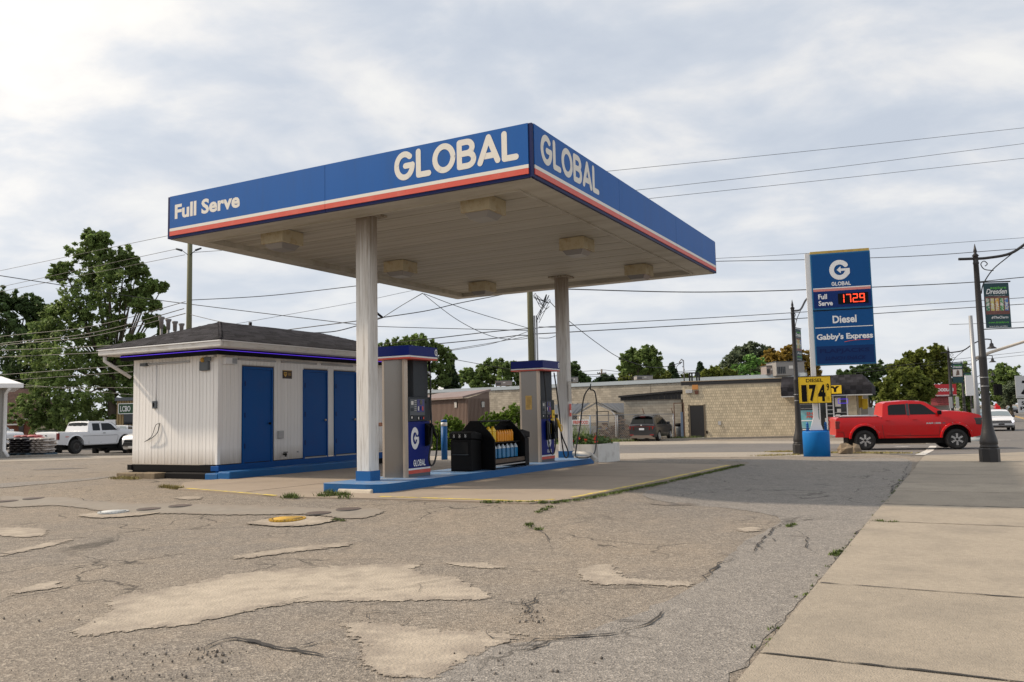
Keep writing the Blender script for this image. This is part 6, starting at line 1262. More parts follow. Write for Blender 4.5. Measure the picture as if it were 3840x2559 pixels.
# ------------------------------------------------------------------ red farm shop far right
RP = at(3480, 1600, 94); RP.z = gr(RP.x, RP.y); t = thing('red_food_shop', 'far shop with red sign band reading OODLAND behind the trees on the right', 'building', RP); kk = 94 / F_PX
def rz_(py): return at(3480, py, 94).z - RP.z
def rx_(px): return at(px, 1500, 94).x - RP.x
M_REDB = mat('red sign band', (.50, .02, .03), .5)
MB().box(rx_(3440), rx_(3562), 0, 8, -.5, rz_(1520)).build('wall', M_WALL2, t); q = MB().box(rx_(3440), rx_(3584), -.3, 1, rz_(1486), rz_(1443)).build('sign_band', M_REDB, t); MB().box(rx_(3440), rx_(3584), -.32, -.3, rz_(1485), rz_(1483)).build('white_line', M_WHT, q)
text('OODLAN', t, basis((rx_(3513), -.33, rz_(1470)), (1, 0, 0), (0, 0, 1)), rx_(3572) - rx_(3513), rz_(1458) - rz_(1470), M_WHT, bold=.05)
r = MB().add([(rx_(3440), -1, rz_(1522)), (rx_(3562), -1, rz_(1522)), (rx_(3562), 0, rz_(1487)), (rx_(3440), 0, rz_(1487))], [(0, 1, 2, 3)]).build('awning', mat('dark red awning', (.22, .03, .03), .7), t)
for k, w_ in enumerate(('TO DRESDEN', 'STORE BUTCHER', 'FRESH CUT MEAT', 'PRODUCE')): text(w_, t, basis((rx_(3500), -1.05 + .2 * (3 - k), rz_(1497 + 8 * k)), (1, 0, 0), (0, 0, 1)), rx_(3556) - rx_(3500), 5 * kk, mat('dark print', (.08, .01, .01), .6) if 'dark print' not in bpy.data.materials else bpy.data.materials['dark print'], bold=.03)
# ------------------------------------------------------------------ utility poles
M_POLE = mat('weathered pole wood', (.13, .125, .07), .85, var=.2, vscale=2, stretch=(6, 6, .3), dirt=(.06, .09, .04), dscale=2, damt=.6)
M_POLEB = mat('grey pole wood', (.16, .13, .10), .85)
def pole(px, Y, ytop, r, label, arm=None, m=M_POLE):
    P = atg(px, Y); t = thing('utility_pole', label, 'utility pole', P, 0, 'wooden utility poles'); H = 0
    q = at(px, ytop, Y).z - P.z; MB().lathe([(r * 1.15, -.2), (r * .8, q)], 12).build('shaft', m, t)
    if arm:
        for a_ in arm:
            z = at(px, a_[0], Y).z - P.z; w = a_[1] * Y / F_PX; c = MB().box(-w, w, -.16, -.05, z - .08, z + .08).build('crossarm', m, t)
            for f_ in (-.9, -.5, .5, .9): MB().lathe([(.05, z + .08), (.07, z + .14), (.04, z + .25)], 6, (w * f_, -.1, 0)).build('insulator', M_GREY, c)
    return t, P
t, PP1 = pole(703, 47, 800, .16, 'tall green grey wooden pole rising behind the kiosk roof')
zz = at(697, 942, 47).z - PP1.z
for s_ in (-1, 1):
    MB().tube([(0, -.1, zz - .3), (s_ * .38, -.15, zz + .0)], .02, 6).build('bracket', M_BLKM, t)
    MB().tube([(s_ * .38, -.15, zz + .0), (s_ * .72, -.2, zz + .10)], [.065, .05], 8).build('insulator', M_GREY, t)
t, PP2 = pole(2001, 45, 655, .165, 'green stained wooden pole with metal conduits rising behind the farther pump')
for dx_ in (.21, .33): MB().lathe([(.045, 0), (.045, at(2001, 1185, 45).z - PP2.z)], 8, (dx_, -.1, 0)).build('conduit', M_ALU, t)
rnd = random.Random(3); z_ = at(2001, 1120, 45).z - PP2.z; mb = MB()
for k in range(7):
    mb.tube(bez([(rnd.uniform(.1, .4), -.2, z_ + rnd.uniform(0, .3)), (rnd.uniform(.3, 1.0), -.25, z_ - rnd.uniform(0, .6)), (rnd.uniform(.5, 1.1), -.25, z_ - rnd.uniform(-.2, .5)), (.3 + rnd.uniform(0, .2), -.2, z_ - .9 - rnd.uniform(0, .5))]), .014, 4)
mb.build('cable_tangle', M_BLKM, t, fix=False)
pole(2263, 120, 1385, .16, 'distant wooden pole with crossarm above the long roof right of the far column', [(1402, 17)], M_POLEB)
pole(1718, 120, 1402, .2, 'distant wooden pole with short crossarm between the two pumps', [(1410, 12)], M_POLEB)
pole(1660, 100, 1415, .16, 'distant short brown pole just right of the nearer pump', None, M_POLEB)
pole(1780, 125, 1432, .1, 'distant low pole with wide crossarm left of the taupe rooftop unit', [(1440, 18)], M_POLEB)
# ------------------------------------------------------------------ overhead wires
WL_ = [([(1998, 672, 45), (2287, 642, 52), (3100, 560, 55), (3840, 480, 58)], .012), ([(1998, 757, 45), (2385, 714, 52), (3100, 632, 55), (3840, 539, 58)], .012), ([(1998, 796, 45), (2438, 745, 52), (3100, 675, 55), (3840, 594, 58)], .012),
    ([(1998, 1002, 45), (2600, 974, 56), (3040, 950, 58), (3840, 892, 60)], .012), ([(1998, 1010, 45), (2600, 983, 56), (3040, 974, 58), (3450, 960, 60), (3840, 932, 60)], .02), ([(2020, 1082, 45), (2132, 1085, 46), (2600, 1096, 50), (3027, 1087, 54), (3600, 1062, 60), (3840, 1040, 62)], .026),
    ([(2002, 1234, 45), (2135, 1221, 46), (2850, 1181, 54), (3840, 1117, 62)], .018), ([(2002, 1253, 45), (2135, 1246, 46), (2850, 1204, 54), (3840, 1141, 62)], .022), ([(3200, 1390, 90), (3840, 1320, 110)], .02), ([(3200, 1400, 90), (3840, 1332, 110)], .02), ([(3560, 1218, 60), (3840, 1208, 62)], .014),
    ([(2060, 1130, 45), (2135, 1205, 48), (2243, 1290, 52), (2330, 1345, 56), (2440, 1378, 60), (2510, 1373, 62), (2558, 1358, 63)], .022),
    ([(0, 1016, 55), (624, 886, 48), (760, 862, 47)], .012), ([(0, 1077, 55), (659, 935, 47)], .012), ([(0, 1095, 55), (694, 956, 47)], .012), ([(715, 948, 47), (880, 936, 46), (1100, 915, 45), (1560, 870, 45), (1998, 830, 45)], .012), ([(-60, 1025, 40), (231, 1070, 46), (592, 1126, 50), (1327, 1216, 47), (1450, 1226, 46), (1980, 1240, 45)], .018),
    ([(-20, 1265, 60), (340, 1225, 54), (695, 1132, 47)], .018), ([(-20, 1292, 60), (340, 1250, 54), (690, 1158, 47)], .022), ([(-20, 1298, 60), (340, 1262, 54), (695, 1176, 47)], .022), ([(-20, 1316, 60), (420, 1296, 50), (800, 1262, 40)], .018), ([(-20, 1341, 60), (500, 1318, 50)], .018), ([(-20, 1408, 60), (500, 1370, 48)], .018), ([(-20, 1430, 60), (500, 1395, 50)], .014), ([(-20, 1450, 62), (500, 1455, 52)], .012), ([(60, 1440, 62), (500, 1482, 52)], .012),
    ([(712, 1126, 47), (1000, 1110, 46), (1327, 1074, 45), (1420, 1062, 45), (1998, 990, 45)], .018), ([(712, 1180, 47), (820, 1206, 40), (880, 1216, 36)], .014), ([(880, 1216, 50), (1326, 1136, 52), (1500, 1100, 53), (1600, 1078, 54), (1998, 985, 45)], .010), ([(1057, 1240, 40), (1326, 1206, 38), (1436, 1191, 37)], .018), ([(1150, 1250, 34), (1250, 1244, 36), (1326, 1226, 37), (1436, 1192, 37)], .018),
    ([(1436, 1191, 37), (1500, 1150, 37), (1584, 1100, 37)], .012), ([(1436, 1191, 37), (1510, 1144, 37), (1584, 1101, 37)], .012), ([(1436, 1191, 37), (1600, 1166, 40), (1720, 1138, 42), (1880, 1106, 44), (1998, 1078, 45)], .018), ([(1584, 1100, 37), (1700, 1190, 39), (1800, 1245, 41), (1880, 1270, 43), (1960, 1272, 45), (1995, 1262, 45)], .014), ([(1590, 1102, 37), (1760, 1165, 41), (1990, 1234, 45)], .014),
    ([(1436, 1290, 44), (1640, 1268, 44), (1850, 1244, 45), (1995, 1232, 45)], .02), ([(1640, 1290, 44), (1850, 1270, 45), (1950, 1258, 45), (1998, 1262, 45)], .02), ([(1685, 1316, 46), (1850, 1288, 45), (1995, 1238, 45)], .012), ([(1690, 1312, 46), (1880, 1280, 45), (1998, 1258, 45)], .012), ([(1690, 1346, 70), (1850, 1375, 70), (1960, 1392, 70)], .02),
    ([(2020, 1226, 45), (2090, 1228, 45), (2160, 1220, 46)], .012), ([(2020, 1268, 45), (2060, 1268, 45), (2090, 1258, 46)], .014), ([(1700, 1412, 120), (1960, 1414, 120), (2263, 1404, 120), (2700, 1395, 130), (3000, 1380, 140)], .03), ([(2263, 1388, 120), (2450, 1398, 130), (2900, 1372, 140)], .03), ([(2160, 1395, 120), (2263, 1388, 120)], .03), ([(2180, 1410, 90), (2500, 1425, 90)], .02)]
M_WIRE = mat('wire black', (.02, .02, .02), .6)
WIRE_LABELS = ['highest and longest thin wire right of the canopy', 'second thin wire down from the top right', 'third thin wire down from the top right', 'thin wire running just above the pylon top to the right', 'thick wire touching the pylon top level', 'heavy cable leaving the far column towards the LED price panel height', 'upper of two wires behind the Diesel panel', 'lower of two wires behind the Diesel panel', 'upper faint wire low over the trees at far right', 'lower faint wire low over the trees at far right', 'short wire right of the Dresden banner foot', 'sagging black service cable from the far column down to the roof mast', 'thin wire reaching the left canopy end from the left edge', 'thin wire to the left insulator of the kiosk pole', 'thin wire passing just below the kiosk pole insulators', 'thin wire from the right insulator to the canopy', 'long black cable sloping down from the left tree across the near column', 'upper of the cables meeting low on the kiosk pole', 'middle of the cables meeting low on the kiosk pole', 'lower of the cables meeting low on the kiosk pole', 'cable crossing the big tree to the kiosk eaves', 'cable crossing the big tree at kiosk gutter height', 'cable crossing the big tree at light strip height', 'second faint wire below the light strip height over the tree', 'third faint wire low over the big tree', 'lowest faint wire sloping down right over the big tree', 'cable from the kiosk pole rising right to the near column', 'short thin wire sloping from the kiosk pole to the roof', 'very thin long wire rising right behind the near column', 'upper cable from behind the kiosk roof to the bracket', 'lower sagging cable from behind the kiosk roof to the bracket', 'upper short wire from the bracket up to the canopy corner', 'lower short wire from the bracket up to the canopy corner', 'thick cable from the bracket up under the canopy back corner', 'deep sagging wire from the canopy back corner to the middle pole', 'straight wire from the canopy back corner to the middle pole', 'upper cable from the nearer pump header to the middle pole', 'lower cable from the nearer pump header to the middle pole', 'upper thin wire fanning left from the middle pole', 'lower thin wire fanning left from the middle pole', 'short wire sloping behind the nearer pump header to the trees', 'short upper jumper between middle pole and far column', 'short lower jumper between middle pole and far column', 'long faint wire over the far roofs through the crossarm pole', 'thin wire right of the crossarm pole top', 'thin wire left of the crossarm pole top', 'wire just above the long roof flashing']
for (pts, r), lab_w in zip(WL_, WIRE_LABELS):
    P = [at(*q) for q in pts]
    if pts[-1][0] >= 3830: P.append(P[-1] + (P[-1] - P[-2]) * 2.5)
    if pts[0][0] <= 0: P.insert(0, P[0] - (P[1] - P[0]) * 3)
    b = bez(P, 10); o = MB().tube([tuple(p - P[0]) for p in b], r * 1.15, 4).build('overhead_wire', M_WIRE, None, fix=False); o.location = P[0]; tag(o, lab_w, 'wire', 'overhead wires')
BR = at(1424, 1190, 36.8); t = thing('wire_bracket', 'dark wire bracket seen right of the near column', 'bracket', BR); MB().tube([(-.2, 0, .25), (.12, 0, -.02)], .06, 6).tube([(-.2, 0, .25), (-.2, 0, -2.2)], .05, 6).build('arm', M_BLKM, t)
# ------------------------------------------------------------------ street lamps, banners
M_LAMP = mat('lamp post black', (.018, .017, .018), .45, bump=.2, bscale=30); M_TEAL = mat('banner teal', (.012, .05, .06), .6); M_GRNL = mat('banner green', (.10, .42, .05), .6)
def lamp(loc, label, H, azd, banner, R=1.0, bell=True, art=0, stub=-.42):
    t = thing('street_lamp', label, 'street lamp', loc, azd, 'black ornamental street lamps')
    MB().lathe([(.235 * R, -.1), (.235 * R, .34), (.215 * R, .37)], 8, rot=math.pi / 8, smooth=False).build('plinth', M_LAMP, t, .01)
    mb = MB(); prof = [(.215, .37), (.20, .41), (.19, .43), (.205, .47), (.20, .55), (.15, .75), (.115, .95), (.105, 1.15), (.10, 1.3)]
    mb.lathe([(r * R, z) for r, z in prof] + [(.092 * R, H * .5), (.095 * R, H * .5 + .02), (.082 * R, H * .5 + .05), (.062 * R, H - .25), (.075 * R, H - .22), (.062 * R, H - .18), (.06 * R, H - .05), (.085 * R, H - .03), (.03 * R, H + .04), (.045 * R, H + .08), (.005, H + .28)], 16); s = mb.build('shaft', M_LAMP, t)
    for zz in (H * .36, H * .36 + .22): MB().lathe([(.103 * R, zz), (.103 * R, zz + .02)], 16).build('clamp', M_ALU, s)
    z0 = H - .10
    MB().tube(bez([(stub, 0, z0), (stub * .3, 0, z0 + .0), (.3, 0, z0 + .01), (.9, 0, z0 + .12), (1.5, 0, z0 + .50), (2.1, 0, z0 + .72), (2.5, 0, z0 + .70)]), .035, 8).build('arm', M_LAMP, t)
    MB().tube(bez([(.08, 0, H - 1.0), (.15, 0, H - .75), (.4, 0, H - .4), (.75, 0, H - .12), (.95, 0, z0 + .13)]), .014, 6).tube(bez([(.42, 0, H - .42), (.20, 0, H - .38), (.12, 0, H - .25), (.2, 0, H - .17), (.28, 0, H - .24), (.22, 0, H - .3)], 5), .012, 6).build('scroll', M_LAMP, t)
    if bell: MB().lathe([(.03, z0 + .68), (.04, z0 + .50), (.10, z0 + .46), (.12, z0 + .30), (.26, z0 + .20), (.27, z0 + .17)], 14, (2.5, 0, 0)).build('lamp_bell', M_LAMP, t)
    if banner:
        b0, b1 = H - .74, H - 1.88; bw = .62; bx = .14
        MB().tube([(0, 0, b0 + .03), (bx + bw + .05, 0, b0 + .03)], .018, 6).build('banner_rod', M_LAMP, t); MB().tube([(0, 0, b1 - .03), (bx + bw + .45, 0, b1 - .01)], .014, 6).build('banner_rod', M_LAMP, t)
        q = MB().box(bx, bx + bw, -.006, .006, b1, b0).build('banner', M_TEAL, t); Bn = lambda x, z: basis((x, -.008, z), (1, 0, 0), (0, 0, 1)); hb = b0 - b1
        MB().box(bx + .02, bx + bw - .02, -.0075, -.0065, b1 + hb * .30, b1 + hb * .70).build('banner_picture', mat('brick picture', (.16, .06, .05), .6, dirt=(.28, .2, .16), dscale=9, damt=.5) if 'brick picture' not in bpy.data.materials else bpy.data.materials['brick picture'], q)
        if art == 0:
            for k, c_ in enumerate(((.05, .22, .12), (.55, .50, .10), (.62, .35, .03), (.03, .30, .08), (.04, .16, .45))):
                x_ = bx + .035 + k * .115; m_ = mat('quilt panel', c_, .6, dirt=(.6, .58, .5), dscale=24, damt=.9, dlo=.48, dhi=.52); MB().box(x_, x_ + .085, -.0085, -.0078, b1 + hb * .38, b1 + hb * .66).build('quilt_panel', m_, q)
                mb = MB()
                for a in range(8): an = a * math.pi / 4; cxq, czq = x_ + .0425, b1 + hb * .52; mb.poly([(cxq, -.009, czq), (cxq + .035 * math.cos(an), -.009, czq + .05 * math.sin(an)), (cxq + .02 * math.cos(an + .5), -.009, czq + .03 * math.sin(an + .5))])
                mb.build('quilt_star', M_WHT, q, fix=False)
        else: MB().prism([(bx + .2, b1 + hb * .36), (bx + .42, b1 + hb * .40), (bx + .40, b1 + hb * .62), (bx + .28, b1 + hb * .66)], -.0085, -.0078, 'y').build('dark_figure', M_BRN if art == 1 else M_RED, q)
        if art != 0: MB().box(bx + .05, bx + bw - .05, -.0078, -.0076, b1 + hb * .32, b1 + hb * .68).build('pale_field', M_LAB, q)
        text('explore', t, Bn(bx + .16, b0 - hb * .15), .40, .085, M_GRNL, bold=.02); text('Dresden', t, Bn(bx + .05, b0 - hb * .245), .52, .13, M_WHT, bold=.02, shear=.35)
        if art == 0:
            text('The Town.. The Charm.. The Lifestyle', t, Bn(bx + .10, b0 - hb * .29), .42, .02, M_WHT, bold=.01); text('#TheCharm', t, Bn(bx + .14, b1 + hb * .20), .42, .07, M_WHT, bold=.02, shear=.3)
            text('www.dresden.ca', t, Bn(bx + .06, b1 + hb * .10), .50, .055, M_GRNL, bold=.02); text('Stuart K. Kiar Law Office', t, Bn(bx + .08, b1 + hb * .02), .44, .03, M_WHT, bold=.01)
    return t
def lampH(px, Y, ytop): P = atg(px, Y); return P, at(px, ytop, Y).z - P.z - .28
P, H_ = lampH(3713, 21.0, 914); lamp(P, 'nearest black street lamp with quilt picture banner at the pavement edge', H_, -.05, True)
P, H_ = lampH(3000, 29.6, 1124); lamp(P, 'black street lamp beside the blue sign base, its banner seen edge on', H_, .92, True, stub=-.1)
P, H_ = lampH(3578, 49, 1298); lamp(P, 'black street lamp with horse banner behind the red pickup bonnet', H_, -.05, True, 1.1, True, 1)
P, H_ = lampH(3622, 68, 1352); lamp(P, 'farther black street lamp with red pictured banner behind the horse banner lamp', H_, -.05, True, 1.1, True, 2)
P, H_ = lampH(3648, 92, 1404); lamp(P, 'third black street lamp with small banner down the main road', H_, -.05, True, 1.1, True, 2)
P, H_ = lampH(3662, 120, 1430); lamp(P, 'farthest black street lamp with tiny banner down the main road', H_, -.05, True, 1.1, True, 1)
# traffic signal pole
P = atg(3672, 44.5); k_ = 44.5 / F_PX; H_ = at(3660, 1184, 44.5).z - P.z
t = thing('signal_pole', 'grey steel traffic signal pole with base plate behind the near street lamp', 'signal pole', P)
MB().lathe([(.16, 0), (.13, 2), (.095, H_)], 12).build('shaft', M_ALU, t); MB().lathe([(.55, -.05), (.55, .14), (.45, .2)], 8).build('base_plate', mat('pale base', (.22, .25, .27), .6), t)
AZ_ = at(3700, 1322, 44.5).z - P.z
MB().tube([(0, 0, AZ_ - .35), (.9, -.1, AZ_), (3.2, -.4, at(3840, 1270, 44.5).z - P.z), (6, -.7, at(3840, 1270, 44.5).z - P.z + .9)], [.08, .08, .07, .06], 8).build('mast_arm', mat('beige arm', (.50, .45, .38), .6), t)
MB().box(-.62, -.2, -.2, -.15, H_ * .36, H_ * .52).build('side_panel', M_WHT, t)
t = thing('signal_box', 'small dark signal head fixed to the near street lamp', 'signal', at(3736, 1462, 21.0)); MB().box(-.02, .10, -.1, .1, -.14, .14).build('box', M_BLKM, t, .01)
for px, py, w_, l in ((3565, 1510, 13, 'blank grey sign panel left of the horse banner lamp shaft'), (3590, 1510, 12, 'blank grey sign panel right of the horse banner lamp shaft')):
    P = at(px, py, 48.5); t = thing('sign_panel', l, 'sign', P, 0, 'grey backs of road signs'); k_ = 48.5 / F_PX; MB().box(-w_ / 2 * k_, w_ / 2 * k_, -.02, 0, -21 * k_, 21 * k_).build('panel', M_LGREY, t); MB().lathe([(.03, -3.2), (.03, -.0)], 6, (0, .05, 0)).build('post', M_ALU, t)
P = at(3652, 1541, 60); t = thing('sign_panel', 'small low grey sign panel left of the signal pole', 'sign', P, 0, 'grey backs of road signs'); k_ = 60 / F_PX; MB().box(-8 * k_, 8 * k_, -.02, 0, -8 * k_, 8 * k_).build('panel', M_LGREY, t); MB().lathe([(.03, -1.6), (.03, 0)], 6, (0, .05, 0)).build('post', M_ALU, t)
# warning sign at the right edge
P = at(3826, 1450, 24); t = thing('road_sign', 'white road sign pair cut by the right picture edge', 'road sign', P, -.06); k_ = 24 / F_PX
M_SGN = mat('white sign face', (.50, .52, .54), .5)
for nm, z0, z1 in (('upper_panel', 6 * k_, 42 * k_), ('lower_panel', -0, 0)): pass
za, zb_ = at(3820, 1410, 24).z - P.z, at(3820, 1494, 24).z - P.z; zc, zd = at(3820, 1498, 24).z - P.z, at(3820, 1548, 24).z - P.z
xl = at(3808, 1450, 24).x - P.x
q = MB().box(xl, xl + .75, -.012, 0, zb_, za).build('upper_panel', M_SGN, t, .003); MB().box(xl + .03, xl + .72, -.0125, -.0122, zb_ + .03, zb_ + .04).build('border_line', M_BLK, q); text('7', t, basis((xl + .13, -.016, zb_ + .10), (1, 0, 0), (0, 0, 1)), .38, .40, M_BLK, bold=.02, shear=.2)
q = MB().box(xl + .03, xl + .78, -.012, 0, zd, zc).build('lower_panel', M_SGN, t, .003); text('STOP', t, basis((xl + .13, -.016, zd + .22), (1, 0, 0), (0, 0, 1)), .46, .10, M_BLK, bold=.03); text('PEDS', t, basis((xl + .09, -.016, zd + .07), (1, 0, 0), (0, 0, 1)), .52, .10, M_BLK, bold=.03)
MB().lathe([(.03, gr(P.x, P.y) - P.z - .1), (.03, za)], 8, (xl + .4, .04, 0)).build('post', M_ALU, t)
# rocks by the sign base
rnd = random.Random(12)
for i, (px, py, s) in enumerate(((3172, 1705, .26), (3203, 1703, .27))):
    P = G(px, py - 2); mb = MB(); mb.ball((0, 0, .12), s, 7, 5); mb.v = [(x + rnd.uniform(-.05, .05), y + rnd.uniform(-.05, .05), max(-.03, z * (.85 if i else 1.0) + rnd.uniform(-.05, .05))) for x, y, z in mb.v]; mb.sm = [False] * len(mb.f)
    o = mb.build('rock', mat('brown rock', (.22, .17, .115), .95, bump=.6, bscale=10, dirt=(.08, .06, .045), dscale=3, damt=.5) if 'brown rock' not in bpy.data.materials else bpy.data.materials['brown rock'], None); o.location = P; tag(o, ['left of two brown rocks lying by the blue sign base', 'right of two brown rocks lying by the blue sign base'][i], 'rock', 'rocks by the sign base')
# ------------------------------------------------------------------ trees: trunk, limbs and crowns of many small leaf faces
def leafmat(name, col, var=.35, big=.35):
    m = bpy.data.materials.new(name); m.use_nodes = True; t = m.node_tree; L = t.links.new; b = t.nodes['Principled BSDF']; b.inputs['Roughness'].default_value = .6; b.inputs['Specular IOR Level'].default_value = .25
    g = t.nodes.new('ShaderNodeNewGeometry'); tcn = t.nodes.new('ShaderNodeTexCoord'); nn = t.nodes.new('ShaderNodeTexNoise'); nn.inputs['Scale'].default_value = .45; nn.inputs['Detail'].default_value = 3; L(tcn.outputs['Object'], nn.inputs['Vector'])
    m1 = t.nodes.new('ShaderNodeMapRange'); m1.inputs['To Min'].default_value = 1 - var; m1.inputs['To Max'].default_value = 1 + var; L(g.outputs['Random Per Island'], m1.inputs[0])
    m2 = t.nodes.new('ShaderNodeMapRange'); m2.inputs['From Min'].default_value = .3; m2.inputs['From Max'].default_value = .7; m2.inputs['To Min'].default_value = 1 - big; m2.inputs['To Max'].default_value = 1 + big; L(nn.outputs['Fac'], m2.inputs[0])
    mu = t.nodes.new('ShaderNodeMath'); mu.operation = 'MULTIPLY'; L(m1.outputs[0], mu.inputs[0]); L(m2.outputs[0], mu.inputs[1])
    vm = t.nodes.new('ShaderNodeVectorMath'); vm.operation = 'SCALE'; vm.inputs[0].default_value = col; L(mu.outputs[0], vm.inputs['Scale']); L(vm.outputs[0], b.inputs['Base Color'])
    tr = t.nodes.new('ShaderNodeBsdfTranslucent'); L(vm.outputs[0], tr.inputs[0]); ms_ = t.nodes.new('ShaderNodeMixShader'); ms_.inputs[0].default_value = .42; L(b.outputs[0], ms_.inputs[1]); L(tr.outputs[0], ms_.inputs[2]); L(ms_.outputs[0], t.nodes['Material Output'].inputs['Surface']); return m
M_T1 = leafmat('maple leaves', (.17, .24, .075)); M_T2 = leafmat('dark leaves', (.085, .135, .048)); M_T3 = leafmat('yellow green leaves', (.17, .205, .045)); M_T4 = leafmat('turning leaves', (.30, .21, .045), .4, .4); M_T5 = leafmat('spruce needles', (.05, .085, .042)); M_T6 = leafmat('bright shrub leaves', (.14, .22, .03)); M_T7 = leafmat('silvery leaves', (.135, .17, .10))
M_BARK = mat('tree bark', (.085, .070, .052), .95, bump=.5, bscale=8)
def crown_mesh(name, blobs, dens, leaf, m, seed=0, up=.6, parent=None, kind=None):
    """blobs: (centre, radius xyz). Leaves gather in sub-clumps on each blob so that gaps and lit/dark masses appear."""
    rs = np.random.RandomState(seed); C = []; 
    for c, r in blobs:
        r = tuple(q * 1.12 for q in r)
        nsub = max(8, int(48 * dens)); d = rs.normal(size=(nsub, 3)); d /= np.linalg.norm(d, axis=1)[:, None]; rad = rs.uniform(.15, 1.28, (nsub, 1)) ** .75
        sub = np.array(c) + d * rad * np.array(r)
        for s_ in sub:
            k = max(8, int(dens * 30)); rr = np.array(r) * rs.uniform(.13, .30)
            dd = rs.normal(size=(k, 3)); dd /= np.linalg.norm(dd, axis=1)[:, None]; C.append(s_ + dd * rr * rs.uniform(.3, 1.05, (k, 1)))
    P = np.concatenate(C); n = len(P)
    nrm = rs.normal(size=(n, 3)); nrm[:, 2] = np.abs(nrm[:, 2]) + up; nrm /= np.linalg.norm(nrm, axis=1)[:, None]
    a = rs.normal(size=(n, 3)); a -= nrm * (a * nrm).sum(1)[:, None]; a /= np.linalg.norm(a, axis=1)[:, None]; b = np.cross(nrm, a)
    s = leaf * rs.uniform(.6, 1.4, (n, 1)); V = np.stack([P - a * s, P + b * s * .55, P + a * s, P - b * s * .55], 1).reshape(-1, 3)
    me = bpy.data.meshes.new(name); me.vertices.add(n * 4); me.vertices.foreach_set('co', V.astype(np.float32).ravel()); me.loops.add(n * 4); me.loops.foreach_set('vertex_index', np.arange(n * 4, dtype=np.int32)); me.polygons.add(n)
    me.polygons.foreach_set('loop_start', np.arange(0, n * 4, 4, dtype=np.int32)); me.update(calc_edges=True); me.materials.append(m)
    o = bpy.data.objects.new(name, me); COL.objects.link(o); o.parent = parent
    if kind: o['kind'] = kind
    return o
def tree(px, Y, blobs, label, m=None, dens=1.0, leaf=.16, seed=0, trunk=.3, fork=.35, group='background trees', thick=.8):
    """blobs: (px, py, radius px) of the crown masses seen from the lot, spread in depth"""
    P = atg(px, Y); t = thing('tree', label, 'tree', P, 0, group); rs = random.Random(seed); k = Y / F_PX; B = []
    for bx, by, br in blobs:
        q = at(bx, by, Y) - P; B.append(((q.x, q.y + rs.uniform(-1, 1) * br * k * thick, q.z), (br * k, br * k * 1.0, br * k * .9)))
    zt_ = max(b[0][2] for b in B); mb = MB(); zf = max(1.0, zt_ * fork)
    mb.tube([(0, 0, -.3), (rs.uniform(-.1, .1), 0, zf * .5), (0, 0, zf)], [trunk, trunk * .85, trunk * .72], 9); o = mb.build('trunk', M_BARK, t); mb = MB()
    for (c, r) in B:
        if c[2] < zf * .8: continue
        c = Vector(c); mid = Vector((0, 0, zf)).lerp(c, .5) + Vector((rs.uniform(-.4, .4), rs.uniform(-.3, .3), rs.uniform(.1, .8))); mb.tube(bez([(0, 0, zf - .2), tuple(mid), tuple(c)], 4), [trunk * .30 * (1 - i / 9) + .015 for i in range(9)], 5)
    mb.build('limbs', M_BARK, t, fix=False); crown_mesh('crown', B, dens, leaf, m or M_T1, seed, up=.25, parent=t); return t
tree(415, 72, [(110, 1540, 50), (150, 1590, 40), (480, 1500, 46), (470, 1330, 40), (350, 895, 34), (385, 915, 38), (310, 950, 46), (390, 980, 56), (225, 1030, 30), (250, 1010, 26), (340, 1045, 66), (468, 965, 36), (500, 995, 30), (445, 1040, 56), (515, 1020, 34), (540, 1085, 34), (575, 1075, 28), (606, 1075, 16), (480, 1120, 46), (545, 1145, 34), (590, 1150, 20), (570, 1200, 26), (605, 1240, 16), (385, 1140, 66), (290, 1140, 66), (225, 1170, 44), (190, 1230, 46), (280, 1250, 70), (370, 1260, 60), (440, 1220, 36), (205, 1340, 76), (300, 1360, 84), (400, 1370, 76), (165, 1440, 66), (250, 1460, 84), (350, 1490, 84), (440, 1450, 66), (480, 1390, 46), (200, 1545, 56), (300, 1560, 66), (400, 1570, 60)], 'tall windblown maple with pale open crown on the left, highest of the trees', M_T1, 1.0, .17, 1, .42, .30, 'trees on the left')
tree(60, 86, [(60, 1480, 80), (160, 1400, 50), (180, 1330, 40), (30, 1135, 46), (90, 1130, 40), (130, 1165, 36), (165, 1185, 20), (0, 1190, 70), (75, 1210, 66), (150, 1250, 46), (20, 1300, 80), (100, 1330, 84), (50, 1420, 80), (130, 1450, 66), (10, 1480, 70), (100, 1520, 60)], 'dark rounded evergreen looking tree at the left picture edge', M_T2, 1.0, .22, 2, .45, .3, 'trees on the left')
tree(505, 70, [(500, 1268, 18), (530, 1262, 14), (515, 1290, 22)], 'small tree tip peeking over the left side of the kiosk roof', M_T1, .5, .15, 3, .15, .6, 'trees on the left')
tree(1560, 92, [(1450, 1308, 26), (1490, 1300, 24), (1530, 1290, 26), (1575, 1288, 30), (1625, 1305, 30), (1660, 1330, 26), (1690, 1345, 16), (1460, 1350, 30), (1540, 1340, 50), (1610, 1360, 44), (1665, 1380, 28), (1500, 1400, 50), (1590, 1415, 44), (1650, 1430, 30)], 'broad green tree behind the header of the nearer pump', M_T1, .9, .20, 4, .35, .3)
tree(1835, 112, [(1740, 1420, 22), (1755, 1400, 16), (1785, 1410, 24), (1810, 1385, 24), (1840, 1372, 24), (1870, 1370, 24), (1895, 1385, 22), (1920, 1380, 20), (1950, 1395, 22), (1780, 1440, 30), (1840, 1420, 40), (1900, 1420, 36), (1950, 1435, 24)], 'wide green tree row between the two pumps above the long roof', M_T1, .8, .26, 5, .3, .3)
tree(2155, 90, [(2120, 1395, 26), (2150, 1385, 22), (2165, 1410, 20), (2190, 1425, 18), (2205, 1440, 12), (2140, 1430, 26)], 'green tree just right of the far column above the flashing', M_T2, .8, .20, 6, .3, .4)
